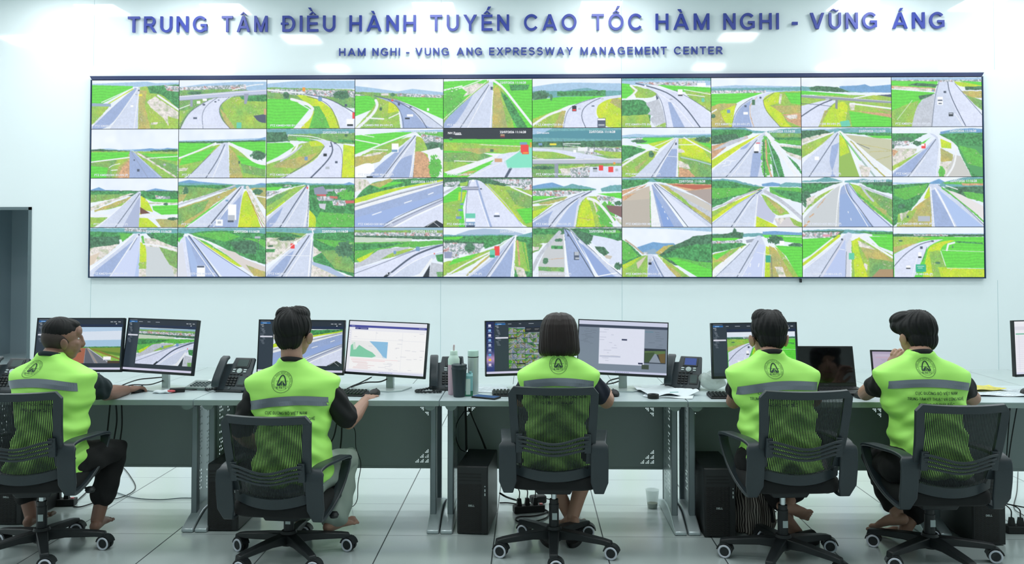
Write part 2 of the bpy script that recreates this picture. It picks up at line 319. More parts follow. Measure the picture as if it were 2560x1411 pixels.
# (sheet, column, row in the sheet, caption, time stamp, what it shows, layers)
FEEDS = [
(1,0,0,'PTZ KM480+900 BV-HN (P)','','straight grey expressway past a rice field and a sandy clearing',
 'H 36,85 300,75 560,65 640,80 865,75 865,115 36,115;G 36,96 430,108 420,130 36,330;g 36,300 220,290 60,470 36,480;g 480,120 620,105 865,100 865,523 480,523;F 560,112 865,92 865,330 700,180 590,180;W 720,100 865,110 865,165 750,155;A 640,210 700,250 860,360 865,430 760,400 770,500 720,420 600,320 560,260;A 600,460 670,460 660,480 600,480;P:18 665,200 865,340;B 482,150 560,150 540,300 600,523 485,523;D 45,523 40,480 440,120 470,130 210,523;R 210,523 465,130 495,120 480,250 478,523;P:7 205,523 440,190 470,130;P:8 40,500 250,290 440,125;P:8 130,265 420,130;Y:10 160,300 425,138;P:7 440,523 472,250 485,150;#90a8c0 36,272 220,278 220,306 36,302;Q 420,302 26 18 q;Q 460,190 20 12 W;Q 500,195 34 20 y;Q 483,150 14 14 K'),
(1,1,0,'PTZ KM482+900 BV-HN (P)','','curved carriageway passing under a flyover on one pier',
 'H 865,120 1100,90 1400,70 1695,70 1695,523 865,523;W 865,120 1500,95 1500,150 865,165;U 865,150 1300,140 1695,160 1695,523 865,523;V 960,160 1080,160 1080,195 960,195;g 1250,220 1695,210 1695,523 1340,523;F 1420,190 1695,180 1695,260 1480,260;B 1240,300 1300,380 1400,523 1320,523;E 880,523 960,360 1150,230 1420,190 1330,235 1260,290 1240,340 1270,440 1350,523;K:4 1095,523 1080,380 1130,290 1240,215;K:5 880,523 900,450 985,340 1140,250;K:4 1350,523 1250,400 1245,300 1340,220;g 865,350 960,340 900,440 865,480;P:8 865,330 970,290;#b8c0dc 865,205 1400,160 1695,145 1695,190 1400,205 865,250;P:6 865,212 1695,152;#8890a0:5 865,250 1695,192;#9098b0 970,235 995,235 995,310 970,310;#9098b0 1480,185 1525,185 1505,285 1482,285;P:9 1370,150 1560,100 1660,95;K 1570,400 1690,380 1690,470 1620,460;Q 1435,490 46 56 T;Q 1050,268 34 26 q;Q 1108,243 40 24 q;Q 1100,290 24 16 K;Q 1210,262 18 12 K;Q 1240,246 16 9 K;Q 1018,420 36 16 K;Q 1680,360 22 60 O'),
(1,2,0,'PTZ KM483+900 BV-HN (P)','','expressway curving round a bright yellow-green slope and a rice field',
 'H 1695,90 1900,70 2150,60 2537,65 2537,140 1695,140;U 1695,125 2537,150 2537,330 1695,240;W 1750,140 2537,160 2537,225 2100,210 1700,170;V 2330,165 2480,160 2480,235 2330,240;P:14 1700,150 1900,170 2050,180;G 1695,235 1930,240 2100,340 1950,523 1695,523;Y 1980,200 2060,200 2250,250 2360,400 2400,523 2020,523 2150,340 2050,260;f 2050,300 2200,310 2260,420 2300,523 2100,523 2150,360;V 1850,170 1910,170 1910,235 1850,235;P:26 1930,240 2080,280 2135,330 2110,420 1980,523;E 2050,195 2200,205 2400,290 2537,420 2537,523 2395,523 2370,400 2280,300 2150,225;K:7 2080,195 2300,235 2537,375;K:5 2080,215 2230,250 2330,340 2390,523;Q 2048,145 26 36 o;Q 2205,240 36 40 b;Q 2452,300 26 24 K;Q 2492,465 66 60 q;Q 2492,492 56 18 k;Q 2525,400 20 60 X'),
(2,0,0,'PTZ KM485+900 BV-HN (P)','','dark asphalt curve with a forked white farm track on its left',
 'H 18,95 150,110 420,150 560,125 855,160 855,220 18,180;U 18,150 300,165 855,185 855,260 18,260;W 20,175 110,180 100,215 20,215;W 420,165 840,185 840,215 420,195;G 380,200 855,215 855,420 700,350 500,260;G 18,190 150,190 220,240 190,320 18,390;g 230,210 350,220 430,290 450,505 18,505 200,300;Y 340,225 400,250 440,340 330,360;P:26 215,235 235,280 190,370 40,505;P:14 130,405 290,415;P:10 340,408 440,360;D 230,205 330,215 440,235 620,320 855,505 470,505 450,340 390,265;R 440,240 600,300 855,505 700,505 560,330;K:6 200,190 400,240 540,310 640,400 700,505;K:4 400,235 620,320 855,500;K:4 330,225 420,290 470,400 480,505;Q 372,235 20 16 X;Q 435,270 20 30 K;Q 540,382 60 22 q;Q 515,410 44 14 k;Q 545,300 20 16 K;V 355,165 395,165 395,195 355,195;Q 710,325 20 26 q;V 250,300 275,300 275,335 250,335;Q 300,178 70 20 A'),
(2,1,0,'PTZ KM487+800 BV-HN (P)','22/07/2026 11:16:28','long straight road with a white farm track down its right side',
 'G 855,55 1270,40 1300,500 855,500;P:9 858,180 1220,42;P:14 858,140 1030,100;A 1030,120 1180,70 1260,75 1180,150 1040,205 1080,160;g 855,420 900,340 1260,75 1290,40 1290,500 855,500;f 855,190 1050,140 1000,230 858,400;G 1330,40 1703,40 1703,505 1320,505;F 1480,85 1680,90 1650,140 1500,145;g 1330,90 1400,90 1480,250 1530,505 1320,505;B 1335,120 1385,120 1470,505 1320,505;F 1400,150 1470,200 1660,505 1560,505 1450,300;P:22 1330,45 1420,105 1530,250 1700,470;R 858,430 1270,60 1330,60 1320,505 858,505;D 858,430 1140,180 1060,330 940,505 858,505;K:6 1015,505 1180,250 1290,90;q:5 1085,505 1230,230 1300,80;q:5 858,420 1080,215 1262,60;q:7 1300,505 1330,150;Q 1315,122 20 30 K'),
(2,2,0,'PTZ KM489+750 BV-HN (P)','','two curving white carriageways with a lorry and a bus',
 'H 1703,110 1900,80 2100,70 2550,80 2550,200 1703,200;N 1703,150 2000,150 2220,120 2340,150 2550,150 2550,215 1703,215;V 1703,150 1860,150 1860,245 1703,245;F 1940,155 2400,145 2400,200 1940,200;G 1703,240 2000,205 2400,200 2300,235 2050,290 1703,440;g 1703,420 1980,320 2010,350 1990,505 1703,505;P:22 1703,480 1850,380 2000,330 2060,300;B 1980,340 2020,340 1990,505 1900,505;Y 2340,270 2420,225 2550,210 2550,505 2400,505 2320,400 2310,330;B 2480,200 2550,240 2550,330 2440,260;E 1990,505 2020,350 2120,270 2300,215 2550,190 2550,215 2420,230 2320,290 2300,360 2330,440 2350,505;K:6 2210,505 2165,400 2190,310 2280,250 2350,220;K:4 2000,505 2030,340 2120,275 2300,220;Q 2102,320 40 54 k;Q 2102,334 32 16 X;Q 2150,323 24 14 W;Q 2280,297 26 12 K;Q 2360,458 78 90 K;Q 2360,425 70 16 q;Q 2360,480 60 14 W;Q 2370,228 22 12 W;V 1870,180 1895,180 1895,240 1870,240'),
(3,0,0,'PTZ KM491+775 BV-HN (P)','22/07/2026 11:16:28','wide pale road with dark median, stone slope and a white lorry',
 'N 12,62 1184,62 1184,110 12,110;H 12,100 500,90 1184,100 1184,160 12,150;W 200,120 1000,110 1000,165 500,165;G 12,130 120,140 200,260 90,330 12,330;g 120,150 460,230 470,280 380,330 200,320;G 480,150 1184,190 1184,290 700,230;g 830,230 1184,250 1184,520 900,330;P:26 130,160 210,225 150,290 90,330;P:10 830,215 1184,280;P:10 820,270 1100,310;F 12,350 300,340 360,420 400,520 380,713 12,713;g 12,560 360,540 400,713 12,713;C 330,390 500,340 560,500 590,660 440,690 380,600 430,560 350,540 400,480 340,420;g 440,700 590,650 590,713;K 460,270 500,330 470,350;E 210,150 450,180 700,240 900,320 1184,510 1184,713 600,713 560,520 520,340 460,240;K:14 200,130 480,200 680,290 860,460 1040,713;q:6 500,260 720,420 960,713;K:6 470,270 540,370 590,600 600,713;K:5 700,220 900,320 1184,510;D 620,380 660,380 840,713 690,713;Q 780,250 62 76 q;Q 782,290 60 18 k;Q 660,342 42 16 W;Q 324,165 26 24 q;Q 1078,355 36 50 T;Q 1060,155 110 50 q'),
(3,1,0,'PTZ KM497+500 BV-HN (P)','','asphalt curve between a green field and yellow grass with brown earth',
 'H 1184,180 1500,160 1900,170 2352,180 2352,250 1184,250;W 1184,200 1900,210 1900,265 1184,265;N 1184,200 2352,190 2352,235 1184,225;G 1184,275 1700,262 1860,262 1600,350 1450,430 1184,460;B 1184,440 1300,400 1520,400 1440,600 1450,713 1184,713;Y 1300,500 1500,420 1450,713 1350,640;V 1184,540 1240,540 1240,590 1184,590;P:18 1184,520 1250,480;g 1860,330 1990,250 2352,240 2352,713 2080,713;Y 1860,330 2000,250 2080,260 2050,400 1940,430 2050,480 2120,560 2150,640 2230,713 2060,713 1920,560 1860,400;G 2140,260 2352,260 2352,420 2220,400;A 2080,270 2110,280 2090,410 2060,410;B 1960,430 2352,430 2352,540 2080,520;O 2110,540 2352,530 2352,713 2180,640;A 2130,560 2300,550 2300,600 2200,610;R 1450,713 1480,560 1560,430 1720,320 1880,270 2000,250 1880,310 1850,380 1900,520 2080,713;D 1480,600 1560,450 1700,360 1680,480 1700,620 1730,713 1470,713;O:8 1740,713 1690,560 1690,430 1780,320;q:5 1720,713 1680,560 1685,430;K:4 1450,713 1480,560 1560,430 1720,330;K:4 2080,713 1880,480 1860,360 2000,260;Q 1735,385 40 70 V;Q 1630,436 28 24 K;Q 1632,530 60 34 q;Q 1410,505 42 44 b;Q 1825,325 24 24 K'),
(4,0,0,'PTZ KM499+200 BV-HN (P)','','grey flyover crossing in front of blue mountains',
 'M 500,170 740,160 830,145 900,175 1000,165 1170,150 1170,260 500,240;N 0,165 120,180 200,170 420,175 560,210 700,240 900,260 0,230;V 100,190 200,165 460,180 560,215 640,250 140,235;G 0,228 500,270 720,300 0,280;g 0,290 1170,290 1170,712 0,712;P:16 690,330 1000,270 1170,265;K 990,290 1170,280 1170,320;E 0,430 160,390 330,350 480,360 380,430 290,540 220,712 0,712;K:14 0,570 220,420 400,350;K:6 0,400 200,410 400,440;B 300,500 460,460 520,712 230,712;Y 450,380 620,380 560,712 250,712 330,520;g 560,380 1170,380 1170,530 700,500;A 620,400 700,390 690,490 640,490;P:22 640,400 1170,470;G 620,500 1170,590 1170,712 660,712;O 720,500 1170,540 1170,590 900,540;B 860,440 1170,500 1170,540;#8a94a2 0,280 500,315 1170,370 1170,400 900,385 500,355 0,315;#c8d0da:8 0,285 500,320 1170,375;#808890 445,350 475,350 472,475 440,465;T 500,640 620,620 640,700 520,712;Q 340,340 50 26 W'),
(4,1,0,'PTZ KM507+500 BV-HN (P)','','broad road with a white van and a paved embankment on its left',
 'W 1170,60 2348,60 2348,125 1170,115;H 1170,55 2348,60 2348,90 1170,90;G 1170,100 1780,110 1750,200 1170,170;V 1500,130 1780,150 1740,190 1380,160;O 1170,165 1740,200 1740,245 1170,200;A 1200,175 1700,210 1690,240 1210,200;G 1170,215 1740,260 1560,360 1440,650 1430,712 1170,712;V 1520,300 1740,270 1640,330 1540,355;g 1170,500 1400,400 1530,360 1430,712 1170,712;P:5 1240,620 1440,360;Y 1980,110 2348,150 2348,190 2060,190;V 2130,180 2348,180 2348,225 2130,225;G 2020,100 2348,120 2348,170;B 2070,240 2348,240 2348,330 2200,330;U 2120,290 2348,360 2348,500 2200,380;R 1790,120 1990,115 2060,220 2200,380 2348,520 2348,712 1690,712 1720,300;E 1900,115 1990,115 2060,220 2348,520 2348,712 2120,712 1960,420 1905,200;C 1530,370 1730,280 1700,712 1430,712 1460,560;K:10 1905,115 1920,240 1990,420 2130,700;K:5 2000,140 2120,290 2348,560;K:5 1790,120 1740,290 1690,712;q:6 1990,540 2110,712;Q 1803,370 70 104 q;Q 1803,362 62 18 K;Q 1803,402 44 14 K;Q 1942,550 60 46 k;Q 1940,540 46 18 W;Q 1867,252 32 30 K;Q 1715,232 26 26 b'),
(1,0,1,'PTZ KM500+000 BV-HN (P)','','tall cloudy sky over flat dull-green fields and a dark straight road',
 'H 36,725 200,712 300,725 860,712 860,745 36,745;M 440,730 600,712 700,725 760,708 860,722 860,735 440,738;V 36,725 120,718 220,728 405,735 405,745 36,745;V 600,735 860,720 860,760 600,752;g 36,740 860,745 860,1000 36,1000;G 36,750 400,750 380,800 36,840;G 520,760 860,770 860,840 600,800;U 36,850 300,810 230,900 240,1000 36,1000;U 460,750 860,880 860,1000 640,900;G 36,880 200,900 180,1000 36,1000;P:12 36,845 400,800;P:8 560,810 860,790;P:7 210,900 240,875 310,860;P:9 230,925 300,920 360,895;B 300,890 410,800 405,1000 260,1000;O 330,900 405,820 405,1000 290,1000;g 440,750 520,800 860,1000 700,1000;A:16 460,750 560,810 840,990;D 403,742 432,738 720,1000 403,1000;#8a98b8:6 415,740 580,1000;R:5 432,738 700,1000;Q 448,826 14 12 K;Q 487,925 24 24 K;Q 735,872 24 18 W'),
(1,1,1,'PTZ KM505+300 BV-HN (P)','','straight road between bright fields with a track bending right',
 'H 865,640 1300,630 1690,615 1690,655 865,655;M 1560,640 1690,605 1690,640;V 865,650 1200,645 1690,635 1690,665 865,665;G 865,660 1220,665 1160,710 865,800;G 1350,655 1690,650 1690,770 1560,740 1420,690;g 865,820 1250,665 1290,690 950,1000 865,1000;G 900,800 1220,700 1100,830 870,880;A 865,905 960,900 940,930 865,935;g 1340,680 1440,720 1600,860 1690,870 1690,1000 1350,1000;G 1420,780 1690,880 1690,990 1500,940;U 1450,860 1690,920 1690,990 1480,950;V 1560,740 1690,735 1690,830 1620,800;B 1345,700 1400,760 1480,1000 1350,1000;P:16 868,810 1060,735 1215,665;P:26 1340,668 1440,720 1560,830 1640,862 1690,866;R 945,1000 1150,790 1280,655 1330,660 1350,1000;K:7 1125,1000 1240,820 1300,680;q:5 1190,1000 1310,700;K:4 945,1000 1170,770;Q 1440,850 16 26 V'),
(1,2,1,'PTZ KM508+900 BV-HN (P)','22/07/2026 11:16:28','white S-curve expressway with several cars on green hillside',
 'N 1695,530 2537,530 2537,590 1695,590;V 1695,560 1880,560 1920,650 1695,660;U 1900,580 2537,570 2537,680 1900,640;G 1980,610 2100,615 2120,650 1990,640;G 1695,665 1930,660 1960,700 1800,800 1695,850;g 1980,670 2220,640 2250,700 2180,820 2000,930 1860,1000 1695,1000 1695,870 1900,800;Y 2100,650 2220,640 2240,690 2120,700;B 1800,850 2180,760 2050,900 1695,960;g 1695,900 1900,900 2000,920 1850,1000 1695,1000;P:20 1930,660 1990,690 1960,750 1850,810 1695,860;C:14 2030,690 1960,760 1830,840;E 1900,590 2150,630 2300,640 2410,700 2425,800 2415,1000 1860,1000 2130,850 2240,760 2250,690 2190,640;Y 2430,680 2537,700 2537,1000 2415,1000;K:12 2120,1000 2280,840 2335,740 2310,660;K:5 1860,1000 2180,800 2250,700;K:4 2300,640 2410,700 2425,830 2410,1000;P:8 1900,588 2130,600 2260,640;Q 2255,780 32 26 k;Q 2363,850 26 20 K;Q 2279,905 40 26 W;Q 2305,697 18 10 K;Q 2350,668 20 14 K;Q 2075,815 30 36 b;V 2440,580 2470,580 2470,605 2440,605;F 2380,630 2537,640 2537,665 2380,660'),
(2,0,1,'PTZ KM510+000 MH-HN (P)','22/07/2026 11:16:28','road with a white truck, terraced fields left and red-roofed houses right',
 'G 18,575 400,545 590,540 400,640 18,760;H 400,535 855,520 855,545 500,545;f 600,545 855,545 855,600 650,590;W 640,560 855,590 855,700 680,690;V 670,640 855,650 800,720 690,700;P:10 20,615 250,660;P:14 18,765 200,690 430,600 580,550;G 18,700 150,700 18,750;g 18,800 200,700 480,600 560,590 420,700 200,830 18,980;P:9 170,710 330,715;B 18,780 330,730 250,830 100,860 18,900;A 90,770 200,740 290,730 260,755 130,780;R 150,980 580,570 600,575 560,980;D 200,900 420,720 500,660 400,800 280,980 150,980;D 440,800 560,760 550,980 350,980;K:7 285,980 420,800 590,580;q:6 320,980 470,770 595,590;q:8 540,980 590,690;K:7 570,980 590,780 600,600;g 600,580 660,600 720,740 700,980 570,980;O 590,730 660,730 720,800 740,980 570,980;P 640,730 820,690 855,760 855,980 780,850 720,760;f 720,780 760,800 830,970 780,980;q 18,880 130,835 200,850 205,920 90,980 18,980;Q 400,695 64 84 q;Q 395,722 54 22 b;Q 160,975 60 20 k;P:7 90,570 200,590'),
(2,1,1,'PTZ KM525+000 MH-HN (P)','22/07/2026 11:16:28','zoomed view of a red lorry beside green fields under dark trees',
 'k 855,508 1703,508 1703,612 855,612;G 855,610 1703,615 1703,980 855,980;g 855,640 1703,680 1703,760 855,720;U 855,740 1240,740 1320,790 1250,850 855,830;B 1000,700 1400,700 1200,760;g 855,830 1050,830 1150,880 855,930;P 860,930 1100,850 1330,775 1230,745 1500,755 1280,830 1100,910 940,960;B 1090,920 1180,910 1100,960 980,970;P:8 960,820 1240,830;P:5 1200,665 1600,685;E 1080,980 1280,860 1450,810 1600,720 1690,770 1703,980;E 1400,750 1600,730 1500,830 1300,850;K:24 1450,980 1500,890;P:6 1090,980 1440,820 1600,710;#7ce0c0 1450,820 1600,720 1703,680 1703,890 1470,885;#a8e8d8:6 1440,820 1470,890 1703,885;Q 1630,705 76 76 X;Q 1638,745 66 28 X;Q 1620,655 70 24 b;Q 1640,745 50 16 o;Q 1380,815 70 34 O;Q 1690,670 14 50 o;Q 1318,722 34 26 V;V 910,600 945,600 940,625 915,625;X:3 1400,590 1440,590;P:9 970,568 1025,568;Q 1420,575 40 12 O'),
(2,2,1,'PTZ KM526+785 MH-VA (P)','22/07/2026 11:16:28','hazy toll plaza and overpass with two red cars below',
 'N 1703,508 2550,508 2550,660 1703,640;#4a8a9a 1703,540 2550,530 2550,620 1703,600;H 1703,508 1900,508 1800,560 1703,570;V 1703,640 2550,630 2550,690 1703,690;U 1703,690 2550,690 2550,980 1703,980;#b8c8c0 1703,690 2550,700 2550,780 1703,740;W 2200,690 2550,700 2550,760 2200,760;g 1703,730 2000,740 2120,780 1900,800 1703,800;A:10 1703,780 1760,800 1900,820;g 2260,720 2550,740 2550,800 2400,780;E 1703,700 1900,710 2200,750 2300,800 2140,800 1900,730 1703,725;E 2140,760 2260,760 2500,820 2300,830 2100,810;#b4bccc 1703,805 2550,800 2550,845 1703,850;q:6 1703,812 2550,806;#7c8490:5 1703,852 2550,846;#8a94a4 1912,850 1950,850 1948,980 1915,980;g 1950,870 2200,870 2150,930 1960,950;V 1703,875 1900,870 1850,900 1703,905;A 1960,900 2250,870 2200,950 1990,965;W 2060,900 2250,880 2240,980 2070,980;E 2250,880 2550,870 2550,980 2240,980;Q 2354,890 40 50 X;Q 2447,905 46 52 X;Q 2298,905 40 50 W;Q 2298,896 38 10 k;Q 2503,910 26 26 W;Q 1900,665 64 18 y;Q 1778,664 36 24 b;Q 2180,712 90 36 P;Q 2105,730 28 26 q;K:3 1997,620 1997,710;P:8 1998,660 2160,660;P:5 1998,672 2160,690;Q 2480,846 20 20 o;K:3 2290,640 2290,760;Q 2265,720 40 30 P'),
(3,0,1,'PTZ KM528+500 MH-VA (P)','22/07/2026 11:16:28','straight road crossed by farm tracks beneath a pale sky',
 'H 12,820 200,800 500,815 1184,800 1184,840 12,840;N 12,845 600,830 1184,815 1184,850 12,860;W 200,850 400,850 400,875 200,880;G 300,850 700,850 560,940 200,930;V 150,880 340,875 340,915 150,920;G 12,950 250,960 330,1010 12,1150;F 12,960 200,960 330,1020 100,1110 12,1180;g 12,1180 350,1020 500,1000 400,1180 200,1372 12,1372;Y 350,930 700,860 500,1000;V 370,1060 440,1030 440,1110 360,1110;B 180,1240 350,1130 200,1300;P:12 40,920 250,980 480,1030;P:26 12,1220 200,1100 340,1020;P:10 390,985 560,920 690,855;g 750,860 1184,850 1184,1372 750,1372;V 980,840 1184,850 1184,920 980,900;Y 760,870 970,870 1184,1150 1184,1180 800,1080;G 1000,910 1184,930 1184,1000;P:18 830,850 960,930 1184,1050;P:10 760,945 980,945;U 760,1100 1184,1190 1184,1372 900,1372;#a8c4d0:16 790,1110 980,1150 1184,1210;O 760,1240 880,1270 980,1372 755,1372;A 750,1150 880,1200 910,1270 760,1240;A 750,985 830,1020 840,1050 750,1050;R 170,1372 500,1060 700,860 755,860 745,1372;D 600,1100 740,1110 715,1372 460,1372;D 640,1000 740,1000 735,1110 600,1100;K:8 400,1372 560,1130 720,890;q:8 440,1372 580,1130 730,880;q:12 735,1372 745,1000;q:5 600,1095 740,1105;Q 722,932 22 32 K'),
(3,1,1,'PTZ KM530+500 MH-VA (P)','22/07/2026 11:16:28','road with a white tanker lorry and lay-by zigzag lines',
 'S 1184,718 2352,718 2352,760 1184,760;N 1184,730 1300,725 1600,720 1720,760 1900,770 2100,740 2352,730 2352,800 1184,790;F 1184,750 1600,740 1720,780 1700,820 1184,940;V 1184,830 1500,800 1560,860 1300,930 1184,940;O 1184,960 1500,880 1650,830 1660,860 1400,960 1184,1140;C 1400,900 1640,835 1660,850 1400,970 1184,1030;Y 1184,1150 1500,960 1830,800 1500,1030 1184,1260;R 1184,1280 1500,1040 1860,780 1910,770 1850,1372 1184,1372;D 1560,980 1700,900 1640,1000 1560,1010;D 1720,1060 1830,1050 1840,1100 1780,1372 1680,1372;K:9 1370,1372 1520,1200 1780,880;q:6 1430,1372 1580,1190 1800,860;q:6 1184,1270 1500,1030 1860,790;#d0d8ec:26 1810,1372 1850,1150 1860,900;f 1860,820 1910,880 1960,1372 1840,1372;O:20 1890,890 1900,1150 1960,1372;V:16 1860,900 1870,1372;F 1930,900 2060,1100 2130,1372 1990,1372;#a8c8d0:12 1910,870 2000,1180 2060,1372;P:42 1900,800 2020,960 2180,1200 2300,1372;F 1960,820 2352,800 2352,960 2060,930;f 1990,880 2352,890 2352,950 2060,930;U 1930,790 2352,800 2352,850 1980,850;A 2060,950 2352,970 2352,1160 2200,1090;F 2080,970 2352,1000 2352,1100 2150,1040;F 2160,1090 2300,1200 2352,1300 2352,1340;q:6 1290,1200 1360,1190 1370,1150 1430,1160;q:6 1320,1230 1420,1210 1440,1160 1500,1155;Q 1770,985 66 92 q;Q 1765,1045 56 22 k;Q 1790,925 50 10 X'),
(4,0,1,'PTZ KM535+000 MH-VA (P)','22/07/2026 11:16:28','pale road with a green verge and brown ploughed field on the right',
 'N 250,740 700,725 1170,730 1170,800 250,790;H 0,745 300,735 480,750 0,780;V 0,760 300,750 400,790 150,830 0,880;A 0,870 300,800 420,780 200,900 0,1000;g 0,960 200,880 430,790 200,1000 0,1120;P:14 0,940 250,850 420,780;F 500,790 1170,790 1170,850 700,810;G 840,830 1170,830 1170,870 960,860;#c2c4a4 540,810 1170,880 1170,1300 900,1100 680,900;B:5 760,940 1170,1020;B:5 880,1040 1170,1030;B:5 960,1150 1170,1090;K:3 720,930 880,1000;R 0,1180 200,1000 440,780 490,770 480,1372 0,1372;D 390,960 485,920 470,1050 370,1372 440,1372 350,1200;K:9 90,1372 300,1060 470,800;q:5 0,1190 300,930;#8fb850 490,800 560,830 750,1372 480,1372;Y 490,830 540,830 620,1050 500,1100;#9fb8b0:22 500,790 700,1050 950,1372;P:46 500,785 760,1010 1150,1372;B:16 640,900 900,1200 1080,1372;A 730,1200 900,1250 860,1372 780,1372;Q 198,1125 56 48 q;G:10 500,790 760,1150'),
(4,1,1,'PTZ KM537+000 MH-VA (P)','22/07/2026 11:16:28','road climbing past dense trees with a red and white lorry',
 'S 1170,716 2348,716 2348,770 1170,790;M 1800,780 2000,745 2200,735 2348,745 2348,820 1800,810;N 1850,790 2050,750 2150,770 2348,810 2348,1000 1850,850;F 1170,800 1640,800 1500,860 1430,930 1170,900;V 1250,850 1430,850 1430,915 1250,915;W 1170,900 1400,900 1400,960 1170,980;V 1470,900 1560,900 1560,960 1430,960;A 1170,990 1500,1000 1470,1060 1170,1260;O 1170,1010 1250,1030 1180,1110;P:18 1220,980 1540,995;P:10 1230,975 1450,910;V 1170,940 1200,940 1200,1000 1170,1000;G 1540,930 1680,850 1640,880 1560,960;g 1170,1230 1500,1060 1640,960 1400,1150 1170,1290;R 1170,1300 1500,1070 1740,860 1660,800 1720,810 1790,870 1760,1372 1170,1372;D 1170,1320 1480,1100 1640,980 1720,900 1560,1100 1380,1372 1170,1372;K:8 1370,1372 1560,1130 1740,880;q:6 1400,1372 1600,1110;q:6 1740,1372 1780,1000;F 1780,810 2348,790 2348,1372 2200,1372 2050,1060 2010,940;#4a9a58 2050,950 2348,980 2348,1372 2230,1330 2050,1060;f 2030,960 2250,1010 2348,1100 2348,1250 2150,1200;Y 1800,870 1940,930 1940,1000 1810,990;B 1800,990 1960,1080 1960,1160 1800,1180;A 1800,1170 2000,1190 1880,1372 1760,1372;#c8c8c4 1980,1080 2060,1100 2200,1372 1850,1372;f 1780,1240 1850,1260 1840,1372 1770,1372;P:24 1800,850 1930,900 2000,970 2000,1100 1960,1250 1870,1372;P:14 1880,1010 2000,1020;Q 1578,965 54 66 X;Q 1572,950 38 30 q'),
(5,0,0,'PTZ KM540+000 MH-VA (P)','','bridge approach over a white cross road with brown and green plots',
 'M 20,135 100,108 160,135 300,138 300,145 20,145;M 540,145 640,120 760,140 855,145 855,155 540,155;V 20,140 855,145 855,200 20,190;F 20,150 480,150 380,180 20,220;F 500,150 855,160 855,240 520,220;U 20,180 400,175 250,220 20,260;W 640,190 780,200 780,225 640,220;G 550,225 855,225 855,262 620,250;A 20,300 180,240 400,170 440,170 200,260 20,340;g 150,330 440,190 400,260 180,330;B 60,330 400,200 430,210 250,300 60,350;g 20,400 190,400 60,497 20,497;A 540,255 855,260 855,275 560,270;G 610,290 855,280 855,370 700,375 620,330;P:22 20,380 200,385;Y 500,190 560,230 620,350 500,320;#6a4438 495,300 590,360 495,370;Y 490,360 560,400 670,497 485,497;B 640,420 855,410 855,497 700,497;P:34 500,388 850,400;V 720,260 760,260 760,285 720,285;V 760,400 855,400 855,430 760,430;R 90,497 250,360 470,150 500,150 485,497;#a8b4d4 330,497 470,230 495,200 485,497;K:6 260,497 380,330 490,170;q:4 90,497 440,180'),
(5,1,0,'PTZ KM542+000 MH-VA (P)','','road with a big white box truck and a white car in front',
 'M 855,60 960,38 1050,55 1400,85 855,75;M 1560,90 1640,70 1687,75 1687,95 1560,95;N 855,65 1450,85 1687,90 1687,130 855,120;F 855,90 1400,90 1300,130 950,180 855,180;U 855,100 1350,130 1100,190 855,240;V 900,100 950,100 940,190 900,200;B 855,180 1100,170 900,240 855,260;U 940,170 1250,120 1350,110 900,250;C:16 858,280 1100,200 1390,95;B 855,310 1100,230 1400,110 1420,130 1200,270 950,497 855,497;U 855,320 1150,230 1100,330 855,480;G:20 930,497 1150,330 1400,150;R 930,497 1200,300 1440,95 1480,95 1420,497;D 1150,497 1450,200 1460,150 1420,497;K:10 1140,497 1300,300 1450,110;q:6 1190,497 1340,290 1460,110;q:5 950,490 1250,270 1440,110;Y 1465,170 1500,140 1560,260 1640,497 1425,497;#b07840:6 1510,160 1580,330 1660,497;B 1540,120 1687,110 1687,330;A:30 1510,110 1570,230 1687,460;B:7 1550,250 1680,490;V 1570,130 1650,130 1650,180 1570,180;P:10 1570,190 1687,210;Q 1368,350 78 150 q;Q 1362,410 64 60 W;Q 1355,440 56 18 K;Q 1248,452 68 60 q;Q 1248,450 34 22 W;Q 1318,240 26 16 b;Q 1240,205 20 14 W'),
(5,2,0,'PTZ KM543+000 MH-VA (P)','','road beside a village of grey and red roofs among trees',
 'N 1687,75 1900,60 2150,75 2530,80 2530,110 1687,100;M 2430,80 2480,62 2530,80 2530,95 2430,95;F 1687,75 2050,85 1950,110 1687,140;W 1850,90 1930,90 1930,105 1850,105;G 1687,110 1850,105 1800,140 1687,145;W 1687,150 1860,150 1780,190 1687,200;P:9 1687,215 1900,125 2050,90;g 1687,230 1950,110 2080,90 1850,280 1687,390;U 1687,230 1950,120 1850,200 1690,300;Y:14 1690,380 1860,250;R 1690,470 1690,400 2070,90 2090,85 2080,497 1690,497;K:9 1820,497 1950,290 2075,95;q:5 1860,497 2085,110;D 1690,497 1690,440 1850,300 1800,420 1740,497;q:5 1690,400 2050,110;#e8ecf4:14 2050,497 2090,300 2092,100;K:5 2080,497 2100,150;F 2100,90 2530,90 2530,497 2100,497;f 2200,350 2530,370 2530,497 2150,497;#8890a8 2140,120 2230,100 2280,170 2230,190 2150,180;#aab0c4 2260,130 2330,130 2330,150 2260,155;#cc5858 2170,180 2260,180 2260,198 2170,195;W 2170,200 2330,200 2330,240 2180,240;W 2330,130 2450,120 2440,190 2360,180;#c8ccd8 2190,270 2260,270 2250,330 2200,310;W 2320,230 2450,240 2450,290 2330,290;#cc6060 2440,240 2530,240 2530,265 2450,270;Y 2100,330 2170,400 2160,497 2095,497;#c86a60 2290,195 2370,200 2370,225 2300,215;f 2380,190 2530,140 2530,200 2420,230;Q 2080,118 12 20 X'),
(6,0,0,'PTZ KM543+500 MH-VA (P)','22/07/2026 11:16:28','close diagonal view of empty asphalt lanes with a solar panel corner',
